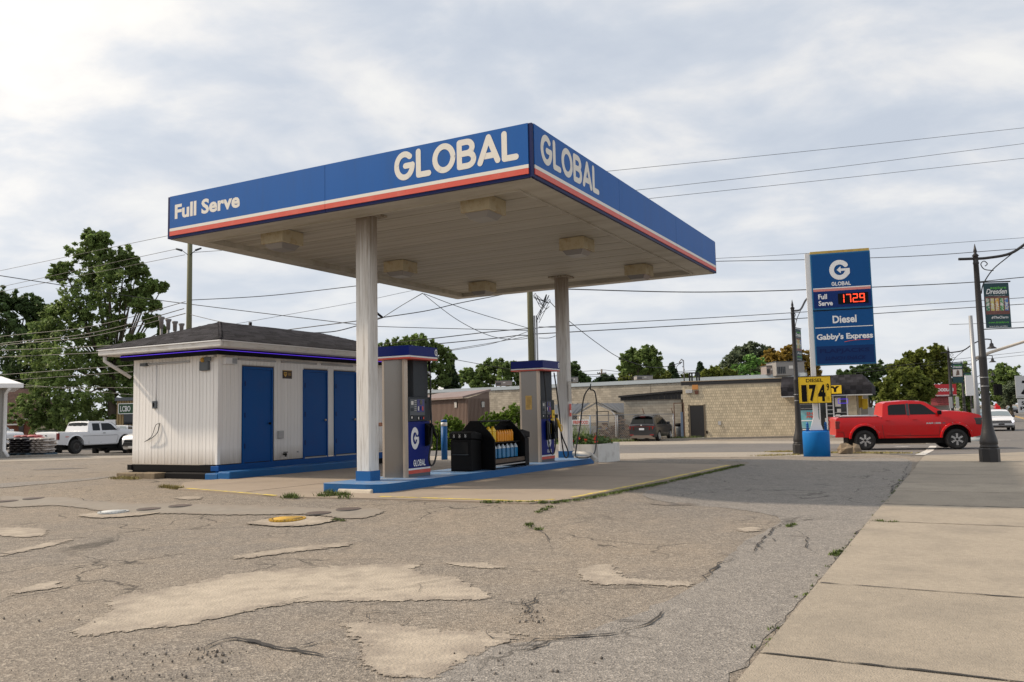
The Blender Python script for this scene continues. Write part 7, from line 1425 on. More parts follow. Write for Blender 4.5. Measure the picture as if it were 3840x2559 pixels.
tree(2275, 118, [(2240, 1432, 14), (2262, 1422, 16), (2285, 1425, 16), (2310, 1436, 12), (2275, 1440, 24)], 'small dark round tree behind the distant crossarm pole', M_T5, .7, .25, 7, .2, .4)
tree(2410, 98, [(2352, 1345, 20), (2372, 1325, 18), (2400, 1335, 26), (2430, 1318, 20), (2450, 1340, 24), (2345, 1380, 26), (2385, 1375, 34), (2430, 1375, 34), (2462, 1370, 26)], 'upright dark green tree with two tops left of the service mast', M_T1, .9, .21, 8, .3, .25)
tree(2420, 104, [(2345, 1415, 22), (2375, 1410, 24), (2420, 1415, 26), (2460, 1405, 26), (2490, 1415, 20)], 'low yellowish green tree at the foot of the two topped tree', M_T3, .8, .22, 9, .25, .4)
tree(2690, 110, [(2640, 1412, 18), (2665, 1400, 20), (2690, 1392, 20), (2715, 1405, 22), (2745, 1410, 20), (2600, 1425, 14), (2570, 1422, 16)], 'low bright green tree left of the big dark crown behind the store', M_T3, .8, .24, 10, .25, .4)
tree(2785, 118, [(2735, 1380, 26), (2750, 1345, 26), (2780, 1325, 30), (2820, 1312, 28), (2850, 1325, 30), (2760, 1395, 30), (2800, 1370, 44), (2840, 1365, 40), (2880, 1330, 24), (2860, 1400, 34)], 'large dark domed tree behind the corner store', M_T7, .9, .25, 11, .4, .3)
tree(2930, 114, [(2880, 1350, 26), (2905, 1335, 24), (2900, 1385, 34), (2940, 1375, 30), (2885, 1405, 26), (2950, 1405, 24)], 'orange turning tree left of the rooftop unit', M_T4, .9, .24, 12, .35, .3)
tree(2990, 112, [(2950, 1330, 24), (2975, 1315, 22), (2965, 1360, 30), (3015, 1345, 28), (3040, 1370, 24), (3000, 1390, 30), (3050, 1400, 20)], 'yellow green turning tree behind the left street lamp', M_T4, .9, .24, 13, .35, .3)
tree(3270, 104, [(3150, 1410, 16), (3180, 1405, 18), (3210, 1398, 22), (3240, 1388, 24), (3275, 1385, 28), (3310, 1392, 26), (3240, 1430, 36), (3290, 1440, 40), (3310, 1480, 40), (3260, 1470, 36)], 'dark green tree directly right of the price pylon', M_T2, .9, .22, 14, .35, .3)
tree(3470, 100, [(3360, 1378, 20), (3385, 1368, 20), (3420, 1340, 22), (3445, 1330, 20), (3430, 1375, 34), (3500, 1318, 22), (3530, 1322, 24), (3475, 1360, 34), (3530, 1360, 36), (3560, 1390, 26), (3480, 1405, 40), (3530, 1410, 36), (3420, 1410, 30)], 'tall yellowish tree with two domes above the red pickup', M_T3, .9, .21, 15, .4, .3)
tree(3400, 88, [(3320, 1450, 28), (3350, 1425, 28), (3390, 1420, 34), (3430, 1425, 36), (3452, 1430, 28), (3330, 1490, 34), (3380, 1480, 50), (3440, 1480, 50), (3462, 1470, 26), (3400, 1520, 46), (3445, 1525, 30), (3330, 1520, 30)], 'low wide mottled yellow green tree in front of the others behind the red pickup roof', M_T3, 1.0, .19, 16, .4, .25)
tree(3630, 108, [(3610, 1385, 20), (3618, 1415, 26), (3632, 1440, 28), (3605, 1460, 34), (3640, 1475, 30), (3620, 1510, 36), (3645, 1530, 24)], 'tall narrow green tree between the far lamps and the signal pole', M_T1, .9, .22, 17, .35, .3)
tree(3765, 150, [(3735, 1405, 26), (3765, 1385, 24), (3795, 1400, 26), (3725, 1440, 30), (3770, 1430, 44), (3812, 1435, 26), (3740, 1480, 40), (3800, 1475, 36)], 'dense green tree beyond the main road right of the near lamp', M_T1, .9, .30, 18, .5, .25)
tree(3795, 140, [(3775, 1470, 26), (3800, 1455, 24), (3805, 1490, 28), (3780, 1505, 26)], 'pale silvery green tree low in front of the dense one on the right', M_T7, .8, .26, 19, .35, .3)
tree(3850, 260, [(3835, 1440, 14), (3850, 1450, 20), (3830, 1475, 18), (3855, 1490, 26)], 'distant tree at the right picture edge behind the road sign', M_T3, .8, .5, 20, .35, .3)
# far tree belt that closes the horizon
B = []
rs = random.Random(9)
for i in range(150):
    px = -400 + i * 34; Y = 330 + rs.uniform(-30, 30); 
    if 3690 < px < 3770: continue
    P = at(px, 1530 - rs.uniform(-6, 12), Y); B.append(((P.x, P.y, max(gr(P.x, P.y) + 4, 5 + rs.uniform(-1, 2.5))), (6, 4, 5.5)))
o = crown_mesh('far_tree_belt', B, .22, .85, M_T2, 77, kind='stuff')
def conifer(px, Y, ytop, ybot, w, label, seed):
    P = atg(px, Y); t = thing('conifer', label, 'tree', P, 0, 'spiky conifers'); zt_ = at(px, ytop, Y).z - P.z; zb_ = at(px, ybot, Y).z - P.z; k = Y / F_PX; B = []; rs = random.Random(seed); MB().tube([(0, 0, -.3), (0, 0, zt_)], [.22, .03], 7).build('trunk', M_BARK, t)
    n = 9
    for i in range(n):
        z = zb_ + (zt_ - zb_) * i / n; r = w * k * (1 - i / n) + .2
        for q in range(5): a = q * 1.257 + i; B.append(((math.cos(a) * r * .6, math.sin(a) * r * .6, z + rs.uniform(-.2, .2)), (r * .42, r * .42, .28)))
    crown_mesh('crown', B, .45, .15, M_T5, seed, parent=t); return t
conifer(1698, 96, 1368, 1465, 34, 'thin spiky spruce right of the nearer pump header', 1); conifer(2528, 110, 1368, 1425, 24, 'small spiky conifer left of the service mast', 2); conifer(2635, 118, 1362, 1420, 18, 'small spiky conifer right of the black roof frame', 3)
# shrubs against the brown shed and block wall
def shrub(px, Y, pts, label, m, seed, dens=.9, leaf=.07):
    P = atg(px, Y); t = thing('shrub', label, 'shrub', P, 0, 'shrubs by the brown shed'); k = Y / F_PX; B = []
    for bx, by, br in pts: q = at(bx, by, Y) - P; B.append(((q.x, q.y, max(.1, q.z)), (br * k, br * k, br * k)))
    MB().tube([(0, 0, -.1), (0, 0, .6)], .05, 5).build('stem', M_BARK, t); crown_mesh('foliage', B, dens, leaf, m, seed, up=.2, parent=t); return t
shrub(1690, 46, [(1640, 1640, 30), (1660, 1600, 26), (1690, 1590, 28), (1720, 1600, 22), (1690, 1630, 36), (1730, 1640, 30), (1670, 1670, 30), (1720, 1680, 24), (1640, 1690, 24)], 'bright yellow green shrub between the bollard and the brown shed', M_T6, 31)
shrub(1880, 50, [(1810, 1590, 18), (1840, 1570, 22), (1870, 1575, 24), (1900, 1560, 26), (1930, 1545, 24), (1955, 1560, 22), (1920, 1590, 30), (1850, 1600, 26), (1970, 1590, 24), (1900, 1630, 30), (1960, 1630, 26)], 'sprawling green shrub in front of the block wall left of the farther pump', M_T6, 32)
shrub(2560, 60.5, [(2556, 1636, 7), (2566, 1640, 6)], 'tiny weed clump by the gate frame', M_T6, 33, .5, .05)
# ------------------------------------------------------------------ vehicles
M_TYRE = mat('tyre rubber', (.012, .012, .012), .8, bump=.4, bscale=40); M_RIMB = mat('black rim', (.01, .01, .01), .35); M_RIMS = mat('silver rim', (.55, .55, .56), .3, metal=.8); M_CHROME = mat('chrome', (.6, .6, .6), .18, metal=.95)
M_LAMPR = mat('tail lamp red', (.14, .004, .005), .2, coat=.3); M_LIT = mat('lit tail lamp', (.30, .012, .01), .2, emit=(1, .06, .02), estr=.06); M_HLD = mat('smoked lamp', (.03, .03, .035), .1, coat=.5); M_HLC = mat('clear lamp', (.55, .56, .58), .1, coat=.5); M_UNDER = mat('underbody black', (.006, .006, .006), .9); M_WS = mat('windscreen', (.16, .20, .21), .05, spec=.9, coat=.6); M_CGL = mat('car glass', (.006, .008, .008), .05, spec=.3); M_SEAM = mat('panel seam', (.01, .01, .01), .7)
def paint(name, c, rough=.3, coat=.4, metal=0.0): return mat(name, c, rough, metal=metal, coat=coat, spec=.35)
P_RED = mat('red car paint', (.50, .001, .004), .32, spec=.3, coat=.28, dirt=(.22, .05, .04), dscale=1.6, damt=.12, dlo=.5, dhi=.75); P_WHT = paint('white car paint', (.68, .69, .71)); P_GRY = paint('dark grey car paint', (.028, .030, .036), .32, .5, .2); P_BLK = paint('black car paint', (.012, .012, .014)); P_BLU = paint('blue grey car paint', (.10, .15, .20))
def arch(cx, r, z0, n=9, up=1.0): return [(cx + r * math.cos(math.pi * i / n), z0 + r * up * math.sin(math.pi * i / n)) for i in range(n + 1)]
def cutface(outline, dx=.16, dz=.14):
    bm = bmesh.new(); bm.faces.new([bm.verts.new((x, 0, z)) for x, z in outline]); xs_ = [p[0] for p in outline]; zs_ = [p[1] for p in outline]
    for no, lo, hi, st_ in (((1, 0, 0), min(xs_), max(xs_), dx), ((0, 0, 1), min(zs_), max(zs_), dz)):
        s = st_ * math.ceil(lo / st_) + .003
        while s < hi: bmesh.ops.bisect_plane(bm, geom=bm.verts[:] + bm.edges[:] + bm.faces[:], plane_co=Vector(no) * s, plane_no=no); s += st_
    bmesh.ops.remove_doubles(bm, verts=bm.verts[:], dist=.002); return bm
def carbody(outline, w, name, m, parent, bevel=.04):
    bm = cutface(outline); bm.verts.index_update(); V = [(v.co.x, v.co.z) for v in bm.verts]; F = [[v.index for v in f.verts] for f in bm.faces]; E = [(e.verts[0].index, e.verts[1].index) for e in bm.edges if len(e.link_faces) == 1]; bm.free(); n = len(V); ys = (-1, -.92, -.5, 0, .5, .92, 1)
    vs = [(x, -w(x, z), z) for x, z in V] + [(x, w(x, z), z) for x, z in V]; fs = F + [[i + n for i in f] for f in F]
    idx = {}; zmid = .9
    def mid(i, k):
        if k == 0: return i
        if k == len(ys) - 1: return i + n
        if (i, k) not in idx:
            x, z = V[i]; cr = .035 * (1 - ys[k] ** 2) * (1 if z > .9 else 0); nxf = .05 * (1 - ys[k] ** 2) * (1 if z < 1.3 and (x > xmax - .25) else 0)
            idx[(i, k)] = len(vs); vs.append((x + nxf, w(x, z) * ys[k], z + cr))
        return idx[(i, k)]
    xmax = max(v[0] for v in V)
    for a, b in E:
        for k in range(len(ys) - 1): fs.append([mid(a, k), mid(b, k), mid(b, k + 1), mid(a, k + 1)])
    me = bpy.data.meshes.new(name); me.from_pydata(vs, [], fs); bm = bmesh.new(); bm.from_mesh(me); bmesh.ops.recalc_face_normals(bm, faces=bm.faces[:])
    for f in bm.faces: f.smooth = True
    for e in bm.edges:
        if len(e.link_faces) == 2 and e.calc_face_angle(0) > math.radians(38): e.smooth = False
    bm.to_mesh(me); bm.free(); me.materials.append(m)
    o = bpy.data.objects.new(name, me); COL.objects.link(o); o.parent = parent; md = o.modifiers.new('bevel', 'BEVEL'); md.width = bevel; md.segments = 2; md.limit_method = 'ANGLE'; md.angle_limit = math.radians(38); md.harden_normals = False; return o
def sidepatch(outline, w, name, m, parent, off=.008, sides=(-1, 1)):
    bm = cutface(outline, .3, .2); bm.verts.index_update(); V = [(v.co.x, v.co.z) for v in bm.verts]; F = [[v.index for v in f.verts] for f in bm.faces]; bm.free(); out = []
    for s in sides:
        me = bpy.data.meshes.new(name); me.from_pydata([(x, s * (w(x, z) + off), z) for x, z in V], [], F if s < 0 else [f[::-1] for f in F]); me.materials.append(m); o = bpy.data.objects.new(name, me); COL.objects.link(o); o.parent = parent; out.append(o)
    return out
def seam(pts, w, parent, wd=.008, off=.006, m=None, nm='panel_seam'):
    for s in (-1, 1):
        mb = MB(); P = [Vector((x, s * (w(x, z) + off), z)) for x, z in pts]
        mb.tube([tuple(p) for p in P], wd, 4); mb.build(nm, m or M_SEAM, parent)
def wheel(parent, x, y, r, wd, style, label=None):
    s = -1 if y < 0 else 1; t = MB().lathe([(r * .57, -wd / 2 + .09), (r * .62, -wd / 2), (r * .9, -wd / 2), (r, -wd * .36), (r, wd * .36), (r * .9, wd / 2), (r * .62, wd / 2), (r * .57, wd / 2 - .09)], 26, (0, 0, 0), 'y').build('wheel', M_TYRE, parent); t.location = (x, y, r)
    yo = s * wd / 2; rm = MB().lathe([(r * .60, yo - s * .06), (r * .60, yo - s * .05), (r * .05, yo - s * .055)], 20, (0, 0, 0), 'y').build('rim', M_RIMB if style != 'silver' else M_GREY, t)
    MB().lathe([(r * .635, yo - s * .02), (r * .625, yo + s * .006), (r * .585, yo + s * .004), (r * .575, yo - s * .03)], 24, (0, 0, 0), 'y').build('rim_edge', M_RIMB if style != 'silver' else M_RIMS, t)
    mb = MB(); n = 6 if style == 'six' else 5
    if style == 'beads':
        for k in range(12): a = k * math.pi / 6; mb.ball((math.cos(a) * r * .46, yo + s * .0, math.sin(a) * r * .46), r * .035, 6, 4)
        mb.build('rim_studs', M_CHROME, t)
    else:
        for k in range(n):
            mb.M = Matrix.Rotation(k * 2 * math.pi / n, 4, 'Y')
            for q in ((-.075, -.012), (.012, .075)) if style == 'six' else ((-.11, .11),): mb.prism([(r * q[0], r * .12), (r * q[1], r * .12), (r * q[1] * 1.15, r * .58), (r * q[0] * 1.15, r * .58)], yo - s * .045, yo - s * .005, 'y')
        mb.M = Matrix.Identity(4); mb.build('spokes', M_CHROME if style == 'six' else M_RIMS, t)
    MB().lathe([(r * .10, yo - s * .05), (r * .09, yo + s * .0), (.005, yo + s * .004)], 10, (0, 0, 0), 'y').build('hub', M_RIMB if style != 'silver' else M_RIMS, t); return t
def panel(parent, pts, nm, m):
    """flat panel of world local points pushed slightly outwards"""
    return MB().poly(pts).build(nm, m, parent, fix=False)
def vehicle(nm, label, cat, loc, az, spec, col, group=None):
    t = thing(nm, label, cat, loc, math.pi / 2 - az, group); W0 = spec['hw']; zb_ = spec['belt']; tp = spec.get('taper', .3); xf_, xr_ = spec['xf'], spec['xr']
    def w(x, z):
        v = W0 - max(0, z - zb_) * tp - max(0, .55 - z) * .12 - .035 * max(0, 1 - abs(z - zb_ * .80) / .30) * 0 - .05 * max(0, (z - zb_ * .86) / (zb_ * .14)) * (z < zb_) - .05 * (z >= zb_) - .03 * max(0, (zb_ * .62 - z) / (zb_ * .3))
        if x > xf_ - .7: v -= ((x - xf_ + .7) / .7) ** 2 * spec.get('nose', .18)
        if x < xr_ + .4: v -= ((xr_ + .4 - x) / .4) ** 2 * spec.get('tail', .08)
        return max(.2, v)
    b = carbody(spec['body'], w, 'body', col, t, spec.get('bev', .035)); wb, r = spec['wb'], spec['r']
    MB().box(-r - .2, wb + r + .2, -W0 + .34, W0 - .34, .26, zb_ - .15).build('underbody', M_UNDER, t)
    for wx in (0, wb):
        for s in (-1, 1): wheel(t, wx, s * (W0 - spec.get('wt', .13)), r, spec.get('ww', .22), spec['rim'])
    for wn in spec['win']: sidepatch(wn, w, 'window', M_CGL, t)
    for sm_ in spec.get('seams', ()): seam(sm_, w, t)
    for hx, hz2 in spec.get('handles', ()):
        for s in (-1, 1): MB().box(hx, hx + .17, s * (w(hx, hz2) + .012) - .012, s * (w(hx, hz2) + .012) + .012, hz2, hz2 + .03).build('handle', spec.get('hm', col), t)
    for key, nm_, m_ in (('ws', 'windscreen', spec.get('wsm', M_WS)), ('rw', 'rear_window', M_CGL)):
        if key in spec:
            (x0, z0), (x1, z1) = spec[key]; d = Vector((x1 - x0, 0, z1 - z0)).normalized(); n_ = Vector((-d.z, 0, d.x)) * .03; n_ = n_; n_ = n_ if n_.z > 0 else -n_
            a, c = w(x0, z0) - .04, w(x1, z1) - .05; mb = MB(); kk_ = 6
            vs_ = []; 
            for q in range(kk_ + 1):
                f_ = -1 + 2 * q / kk_; cr = .037 * (1 - f_ * f_); vs_ += [(x0 + n_.x, a * f_, z0 + n_.z + cr), (x1 + n_.x, c * f_, z1 + n_.z + cr)]
            mb.add(vs_, [(2 * q, 2 * q + 1, 2 * q + 3, 2 * q + 2) for q in range(kk_)], True); mb.build(nm_, m_, t, fix=False)
    mx_, mzz = spec['mirror']
    for s in (-1, 1): MB().box(mx_ - .10, mx_ + .04, s * (w(mx_, mzz) + .14) - .10, s * (w(mx_, mzz) + .14) + .10, mzz - .02, mzz + .15).build('mirror', spec.get('mm', M_BLK), t, .03)
    return t, w
# --- red pickup crossing on the street
TR = dict(hw=1.0, belt=1.42, taper=.30, xf=4.66, xr=-1.16, wb=3.57, r=.425, ww=.30, wt=.10, rim='six', nose=.16, tail=.03, mirror=(2.98, 1.48), bev=.03,
    body=[(-1.14, .80), (-1.16, .56)] + [(-.62, .55)] + arch(0, .56, .52)[::-1] + [(.66, .50), (2.98, .50)] + arch(3.57, .56, .52)[::-1] + [(4.18, .50), (4.50, .56), (4.68, .66), (4.69, .92), (4.62, 1.00), (4.60, 1.36), (4.50, 1.43), (4.10, 1.53), (3.40, 1.60), (3.10, 1.59), (2.44, 2.00), (2.30, 2.035), (1.70, 2.065), (.95, 2.02), (.82, 1.96), (.74, 1.42), (.68, 1.40), (-1.08, 1.39), (-1.12, 1.32)],
    win=[[(.98, 1.48), (1.69, 1.48), (1.69, 1.93), (1.10, 1.91), (1.00, 1.85)], [(1.84, 1.48), (2.86, 1.48), (2.45, 1.84), (2.30, 1.92), (1.84, 1.935)]],
    seams=[[(.70, 1.38), (.72, .95), (.76, .62), (.80, .50)], [(1.77, 1.40), (1.79, .60)], [(1.79, .60), (.86, .60)], [(2.92, 1.46), (2.96, .9), (2.9, .6), (1.8, .6)], [(-1.13, .80), (-.85, .79), (-.80, .54)]], handles=[(.85, 1.24), (1.90, 1.26)], ws=((3.06, 1.60), (2.50, 1.97)), rw=((.79, 1.46), (.85, 1.90)))
WB_ = at(3245, 1690, 35.9); hd_ = math.radians(103); left_ = Vector((-math.cos(hd_), math.sin(hd_), 0)); fw_ = Vector((math.sin(hd_), math.cos(hd_), 0)); WB_ = WB_ + Vector((-fw_.y, fw_.x, 0)) * .9; WB_.z = gr(WB_.x, WB_.y) + .012
t, w = vehicle('pickup_truck', 'lifted red crew cab pickup with black wheels crossing beside the blue price sign', 'pickup truck', WB_, hd_, TR, P_RED)
for cx_ in (0, 3.57):
    for s in (-1, 1):
        mb = MB(); out_ = arch(cx_, .64, .50, 14); inn = arch(cx_, .545, .50, 14); vs = []
        for (a, b), (c, d) in zip(out_, inn): vs += [(a, s * (w(a, b) + .004), b), (a + (c - a) * .3, s * (w(c, d) + .07), b + (d - b) * .3), (c, s * (w(c, d) + .075), d), (c, s * (w(c, d) - .03), d)]
        fs = [(4 * i + k, 4 * i + k + 1, 4 * i + k + 5, 4 * i + k + 4) for i in range(14) for k in range(3)]
        f = mb.add(vs, fs).build('fender_flare', P_RED, t)
        for i in (2, 4, 6, 8, 10, 12): a, b = out_[i]; MB().ball((a * .8 + inn[i][0] * .2, s * (w(a, b) + .058), b * .8 + inn[i][1] * .2), .014, 6, 4).build('rivet', M_CHROME, f)
sidepatch([(1.71, 1.45), (1.82, 1.45), (1.82, 1.95), (1.71, 1.95)], w, 'pillar_trim', M_GREY, t, .010)
for s in (-1, 1):
    MB().box(-1.15, -.96, s * (w(-1, 1) - .06) - .06, s * (w(-1, 1) - .06) + .075, .92, 1.26).build('taillight', M_LAMPR, t, .02)
    MB().prism([(4.02, 1.03), (4.56, 1.02), (4.60, 1.30), (4.22, 1.30)], s * (w(4.3, 1.1) - .05) - .04, s * (w(4.3, 1.1) - .02) + .04 if s > 0 else s * (w(4.3, 1.1) - .05) + .04, 'y').build('headlight', M_HLD, t, .02)
    MB().lathe([(.055, 0), (.05, .03)], 10, (4.42, s * (w(4.42, .72) - .02), .72), 'y').build('fog_lamp', M_HLC, t)
    MB().tube([(-.95, s * .88, 1.40), (-.90, s * .88, 1.46), (.52, s * .88, 1.47), (.60, s * .88, 1.41)], .022, 6).build('bed_rail', M_CHROME, t)
    MB().box(-1.0, .64, s * .88 - .05, s * .88 + .05, 1.392, 1.425).build('bed_cap', M_BLKM, t)
MB().box(4.57, 4.66, -.70, .70, 1.0, 1.32).build('grille', M_BLKM, t, .02); MB().box(4.60, 4.68, -.72, .72, 1.14, 1.18).build('grille_bar', M_CHROME, t)
MB().box(1.6, 2.2, -.4, .4, 2.08, 2.10).build('sunroof', M_CGL, t); MB().prism([(3.55, 1.585), (3.95, 1.56), (3.9, 1.60), (3.62, 1.62)], -.35, -.18, 'y').build('bonnet_scoop', M_BLKM, t); MB().prism([(3.55, 1.585), (3.95, 1.56), (3.9, 1.60), (3.62, 1.62)], .18, .35, 'y').build('bonnet_scoop', M_BLKM, t)
text('RAM 1500', t, basis((2.44, -(w(2.6, 1.12) + .012), 1.075), (1, 0, 0), (0, 0, 1)), .56, .065, M_CHROME, bold=.05); text('HEMI', t, basis((3.05, -(w(3.1, 1.1) + .012), 1.085), (1, 0, 0), (0, 0, 1)), .12, .05, M_GREY2, bold=.04)
MB().box(-1.24, -1.15, -.85, .85, .56, .66).build('rear_bumper', M_CHROME, t, .02); MB().box(-.6, 4.2, -.35, .35, .40, .52).build('chassis', M_UNDER, t)
# --- dark grey crossover by the fence
SV = dict(hw=.93, belt=1.05, taper=.38, xf=3.66, xr=-.98, wb=2.75, r=.36, ww=.22, wt=.12, rim='silver', nose=.25, tail=.10, mirror=(1.95, 1.10),
    body=[(-.96, .72), (-.95, .36), (-.7, .28), (-.46, .30)] + arch(0, .43, .30)[::-1] + [(.47, .28), (2.28, .28)] + arch(2.75, .43, .30)[::-1] + [(3.22, .28), (3.55, .32), (3.66, .55), (3.62, .80), (3.45, .95), (2.9, 1.06), (2.35, 1.12), (1.62, 1.52), (1.2, 1.63), (.4, 1.675), (-.35, 1.63), (-.58, 1.56), (-.86, 1.10), (-.98, 1.02)],
    win=[[(-.32, 1.12), (.78, 1.10), (.80, 1.54), (.1, 1.55), (-.10, 1.47)], [(.86, 1.10), (1.98, 1.11), (1.50, 1.46), (1.20, 1.52), (.88, 1.54)]], seams=[[(.83, 1.06), (.82, .42), (.5, .40)], [(1.92, 1.06), (1.9, .42), (.84, .40)], [(-.4, .95), (.8, .98), (2.0, 1.0)]], handles=[(.35, .96), (1.3, .97)], ws=((2.28, 1.15), (1.66, 1.51)), rw=((-.83, 1.13), (-.60, 1.52)), mm=P_GRY)
pr_ = at(2468, 1664, 55.6); hd_ = math.radians(26); fw_ = Vector((math.sin(hd_), math.cos(hd_), 0)); pr_ = pr_ + Vector((-fw_.y, fw_.x, 0)) * .8; pr_.z = gr(pr_.x, pr_.y) + .01
t, w = vehicle('crossover_car', 'dark grey crossover seen from behind, parked by the chain link fence', 'car', pr_, hd_, SV, P_GRY)
for s in (-1, 1):
    MB().box(-1.00, -.90, s * .66 - .24, s * .66 + .24, .94, .99).build('taillight', M_LAMPR, t, .01); MB().prism([(s * .80, .94), (s * .76, .94), (s * .73, .80), (s * .76, .80)], -1.02, -.93, 'x').build('taillight', M_LIT, t); MB().prism([(s * .60, .94), (s * .55, .94), (s * .50, .76), (s * .55, .74)], -1.01, -.93, 'x').build('taillight', M_LAMPR, t); MB().box(-1.0, -.9, s * .68 - .13, s * .68 + .13, .41, .445).build('reflector', M_LIT, t, .01); MB().tube([(-.4, s * .62, 1.64), (-.3, s * .64, 1.70), (1.0, s * .64, 1.69), (1.3, s * .62, 1.62)], .018, 6).build('roof_rail', M_BLKM, t)
MB().box(-1.01, -.96, -.60, .60, .95, .975).build('light_bar', M_LAMPR, t); MB().box(-1.0, -.97, -.18, .16, .74, .87).build('number_plate', mat('plate white', (.6, .64, .7), .5), t); MB().prism([(-.86, .22), (-.62, .40), (.62, .40), (.86, .22)], -1.0, -.93, 'x').build('skid_plate', mat('taupe plastic', (.16, .13, .11), .6), t)
MB().box(-.72, -.5, -.16, .16, 1.60, 1.62).build('brake_light', M_LIT, t); MB().box(-.80, -.42, -.62, .62, 1.63, 1.67).build('spoiler', P_GRY, t, .01); MB().ball((-.98, 0, 1.05), .06, 8, 5).build('badge', M_CHROME, t)
# --- white pickup seen from behind left of the kiosk
WT = dict(hw=1.0, belt=1.42, taper=.28, xf=4.75, xr=-1.2, wb=3.64, r=.43, ww=.30, wt=.06, rim='beads', nose=.14, tail=.03, mirror=(3.0, 1.40), mm=P_WHT, hm=M_BLK,
    body=[(-1.18, .86), (-1.16, .60), (-.62, .56)] + arch(0, .55, .54)[::-1] + [(.66, .56), (3.04, .56)] + arch(3.64, .55, .54)[::-1] + [(4.30, .56), (4.72, .66), (4.75, 1.2), (4.6, 1.34), (3.4, 1.42), (3.2, 1.42), (2.66, 1.84), (2.4, 1.90), (1.1, 1.91), (.98, 1.84), (.84, 1.32), (.78, 1.31), (-1.14, 1.31), (-1.18, 1.24)],
    win=[[(1.20, 1.36), (1.74, 1.36), (1.74, 1.80), (1.22, 1.80)], [(1.86, 1.36), (2.98, 1.36), (2.62, 1.72), (2.45, 1.79), (1.88, 1.80)]], seams=[[(.92, 1.30), (.94, .58)], [(1.80, 1.84), (1.80, .60)], [(3.06, 1.36), (3.04, .9), (2.96, .6)], [(.5, 1.05), (3.0, 1.05)]], handles=[(1.92, 1.18)], ws=((3.16, 1.45), (2.70, 1.83)), rw=((.89, 1.36), (1.0, 1.82)))
pr_ = at(280, 1712, 50); hd_ = math.radians(23); fw_ = Vector((math.sin(hd_), math.cos(hd_), 0)); pr_ = pr_ + Vector((-fw_.y, fw_.x, 0)) * .94
def drop(P, py, px=280): return P
pr_.z = gr(pr_.x, pr_.y) + .01
def fitY(px, py, Y):
    """depth near Y at which the terrain is seen at row py"""
    best = min((abs((lambda P: (P - EYE).dot(CU) * 0 + projy(P))(atg(px, y)) - py), y) for y in np.linspace(Y * .6, Y * 1.6, 60)); return best[1]
def projy(P): d = P - EYE; z = d.dot(FWD); return 1279.5 - F_PX * d.dot(CU) / z
t, w = vehicle('pickup_truck', 'white extended cab pickup with open sided rear view parked left of the kiosk', 'pickup truck', pr_, hd_, WT, P_WHT, 'parked vehicles on the left')
for s in (-1, 1):
    MB().box(-1.21, -1.08, s * (w(-1.1, 1) - .05) - .07, s * (w(-1.1, 1) - .05) + .07, .88, 1.27).build('taillight', M_LAMPR, t, .015); MB().tube([(.6, s * .98, .52), (3.0, s * .98, .52)], .04, 8).build('running_board', M_LGREY, t)
    mb = MB(); out_ = arch(0, .63, .54, 12); inn = arch(0, .55, .54, 12); vs = []
    for (a, b), (c, d) in zip(out_, inn): vs += [(a, s * (w(a, b) + .004), b), (c, s * (w(c, d) + .06), d), (c, s * (w(c, d) - .03), d)]
    mb.add(vs, [(3 * i + k, 3 * i + k + 1, 3 * i + k + 4, 3 * i + k + 3) for i in range(12) for k in range(2)]).build('fender_flare', P_WHT, t)
MB().box(-1.32, -1.19, -.86, .86, .60, .74).build('rear_bumper', mat('rusty chrome', (.3, .24, .18), .5, dirt=(.3, .12, .04), dscale=5, damt=.6), t, .02); MB().box(-1.215, -1.19, -.05, .05, 1.10, 1.16).build('tailgate_handle', M_BLK, t); MB().box(-1.2, -1.185, -.80, .80, .80, .805).build('tailgate_line', M_SEAM, t)
text('Z71', t, basis((-.62 + -.1, -(w(-.7, 1.0) + .012), 1.0), (1, 0, 0), (0, 0, 1)), .24, .07, M_RED, bold=.04)
# --- generic sedans and wagons
SED = dict(hw=.92, belt=1.0, taper=.40, xf=3.72, xr=-1.02, wb=2.75, r=.34, ww=.22, wt=.12, rim='silver', nose=.28, tail=.18, mirror=(1.95, 1.02),
    body=[(-1.0, .8), (-1.0, .4), (-.7, .26), (-.44, .28)] + arch(0, .40, .28)[::-1] + [(.45, .26), (2.3, .26)] + arch(2.75, .40, .28)[::-1] + [(3.2, .26), (3.6, .32), (3.72, .5), (3.65, .72), (3.3, .86), (2.5, .98), (2.2, 1.02), (1.5, 1.38), (1.0, 1.46), (.2, 1.46), (-.4, 1.32), (-.8, 1.05), (-1.0, .98)],
    win=[[(-.25, 1.06), (.72, 1.04), (.72, 1.37), (.15, 1.36), (-.1, 1.25)], [(.80, 1.04), (1.85, 1.04), (1.42, 1.31), (1.0, 1.38), (.80, 1.38)]], ws=((2.14, 1.05), (1.55, 1.37)), rw=((-.76, 1.08), (-.38, 1.31)))
def scaled(sp, k, **kw):
    d = dict(sp); d.update(kw); return d
def parked(px, Y, az, sp, col, label, nm='parked_car', cat='car', grp='parked vehicles on the left'):
    P = atg(px, Y); P.z += .01; return vehicle(nm, label, cat, P, math.radians(az), sp, col, grp)
t, w = parked(175, 62, 150, SV, P_BLK, 'black wagon with its light windscreen towards us behind the bag pallets')
t, w = parked(-115, 56, 120, WT, P_WHT, 'white pickup cab showing above the bag pallets beside the left building', 'pickup_truck', 'pickup truck')
t, w = parked(455, 60, 165, scaled(WT, 1), P_WHT, 'white pickup partly hidden behind the front of the extended cab pickup', 'pickup_truck', 'pickup truck')
P = atg(492, 43.0); t, w = vehicle('parked_car', 'white car nose with large dark grille just left of the kiosk wall', 'car', P, math.radians(195), SV, P_WHT, 'parked vehicles on the left')
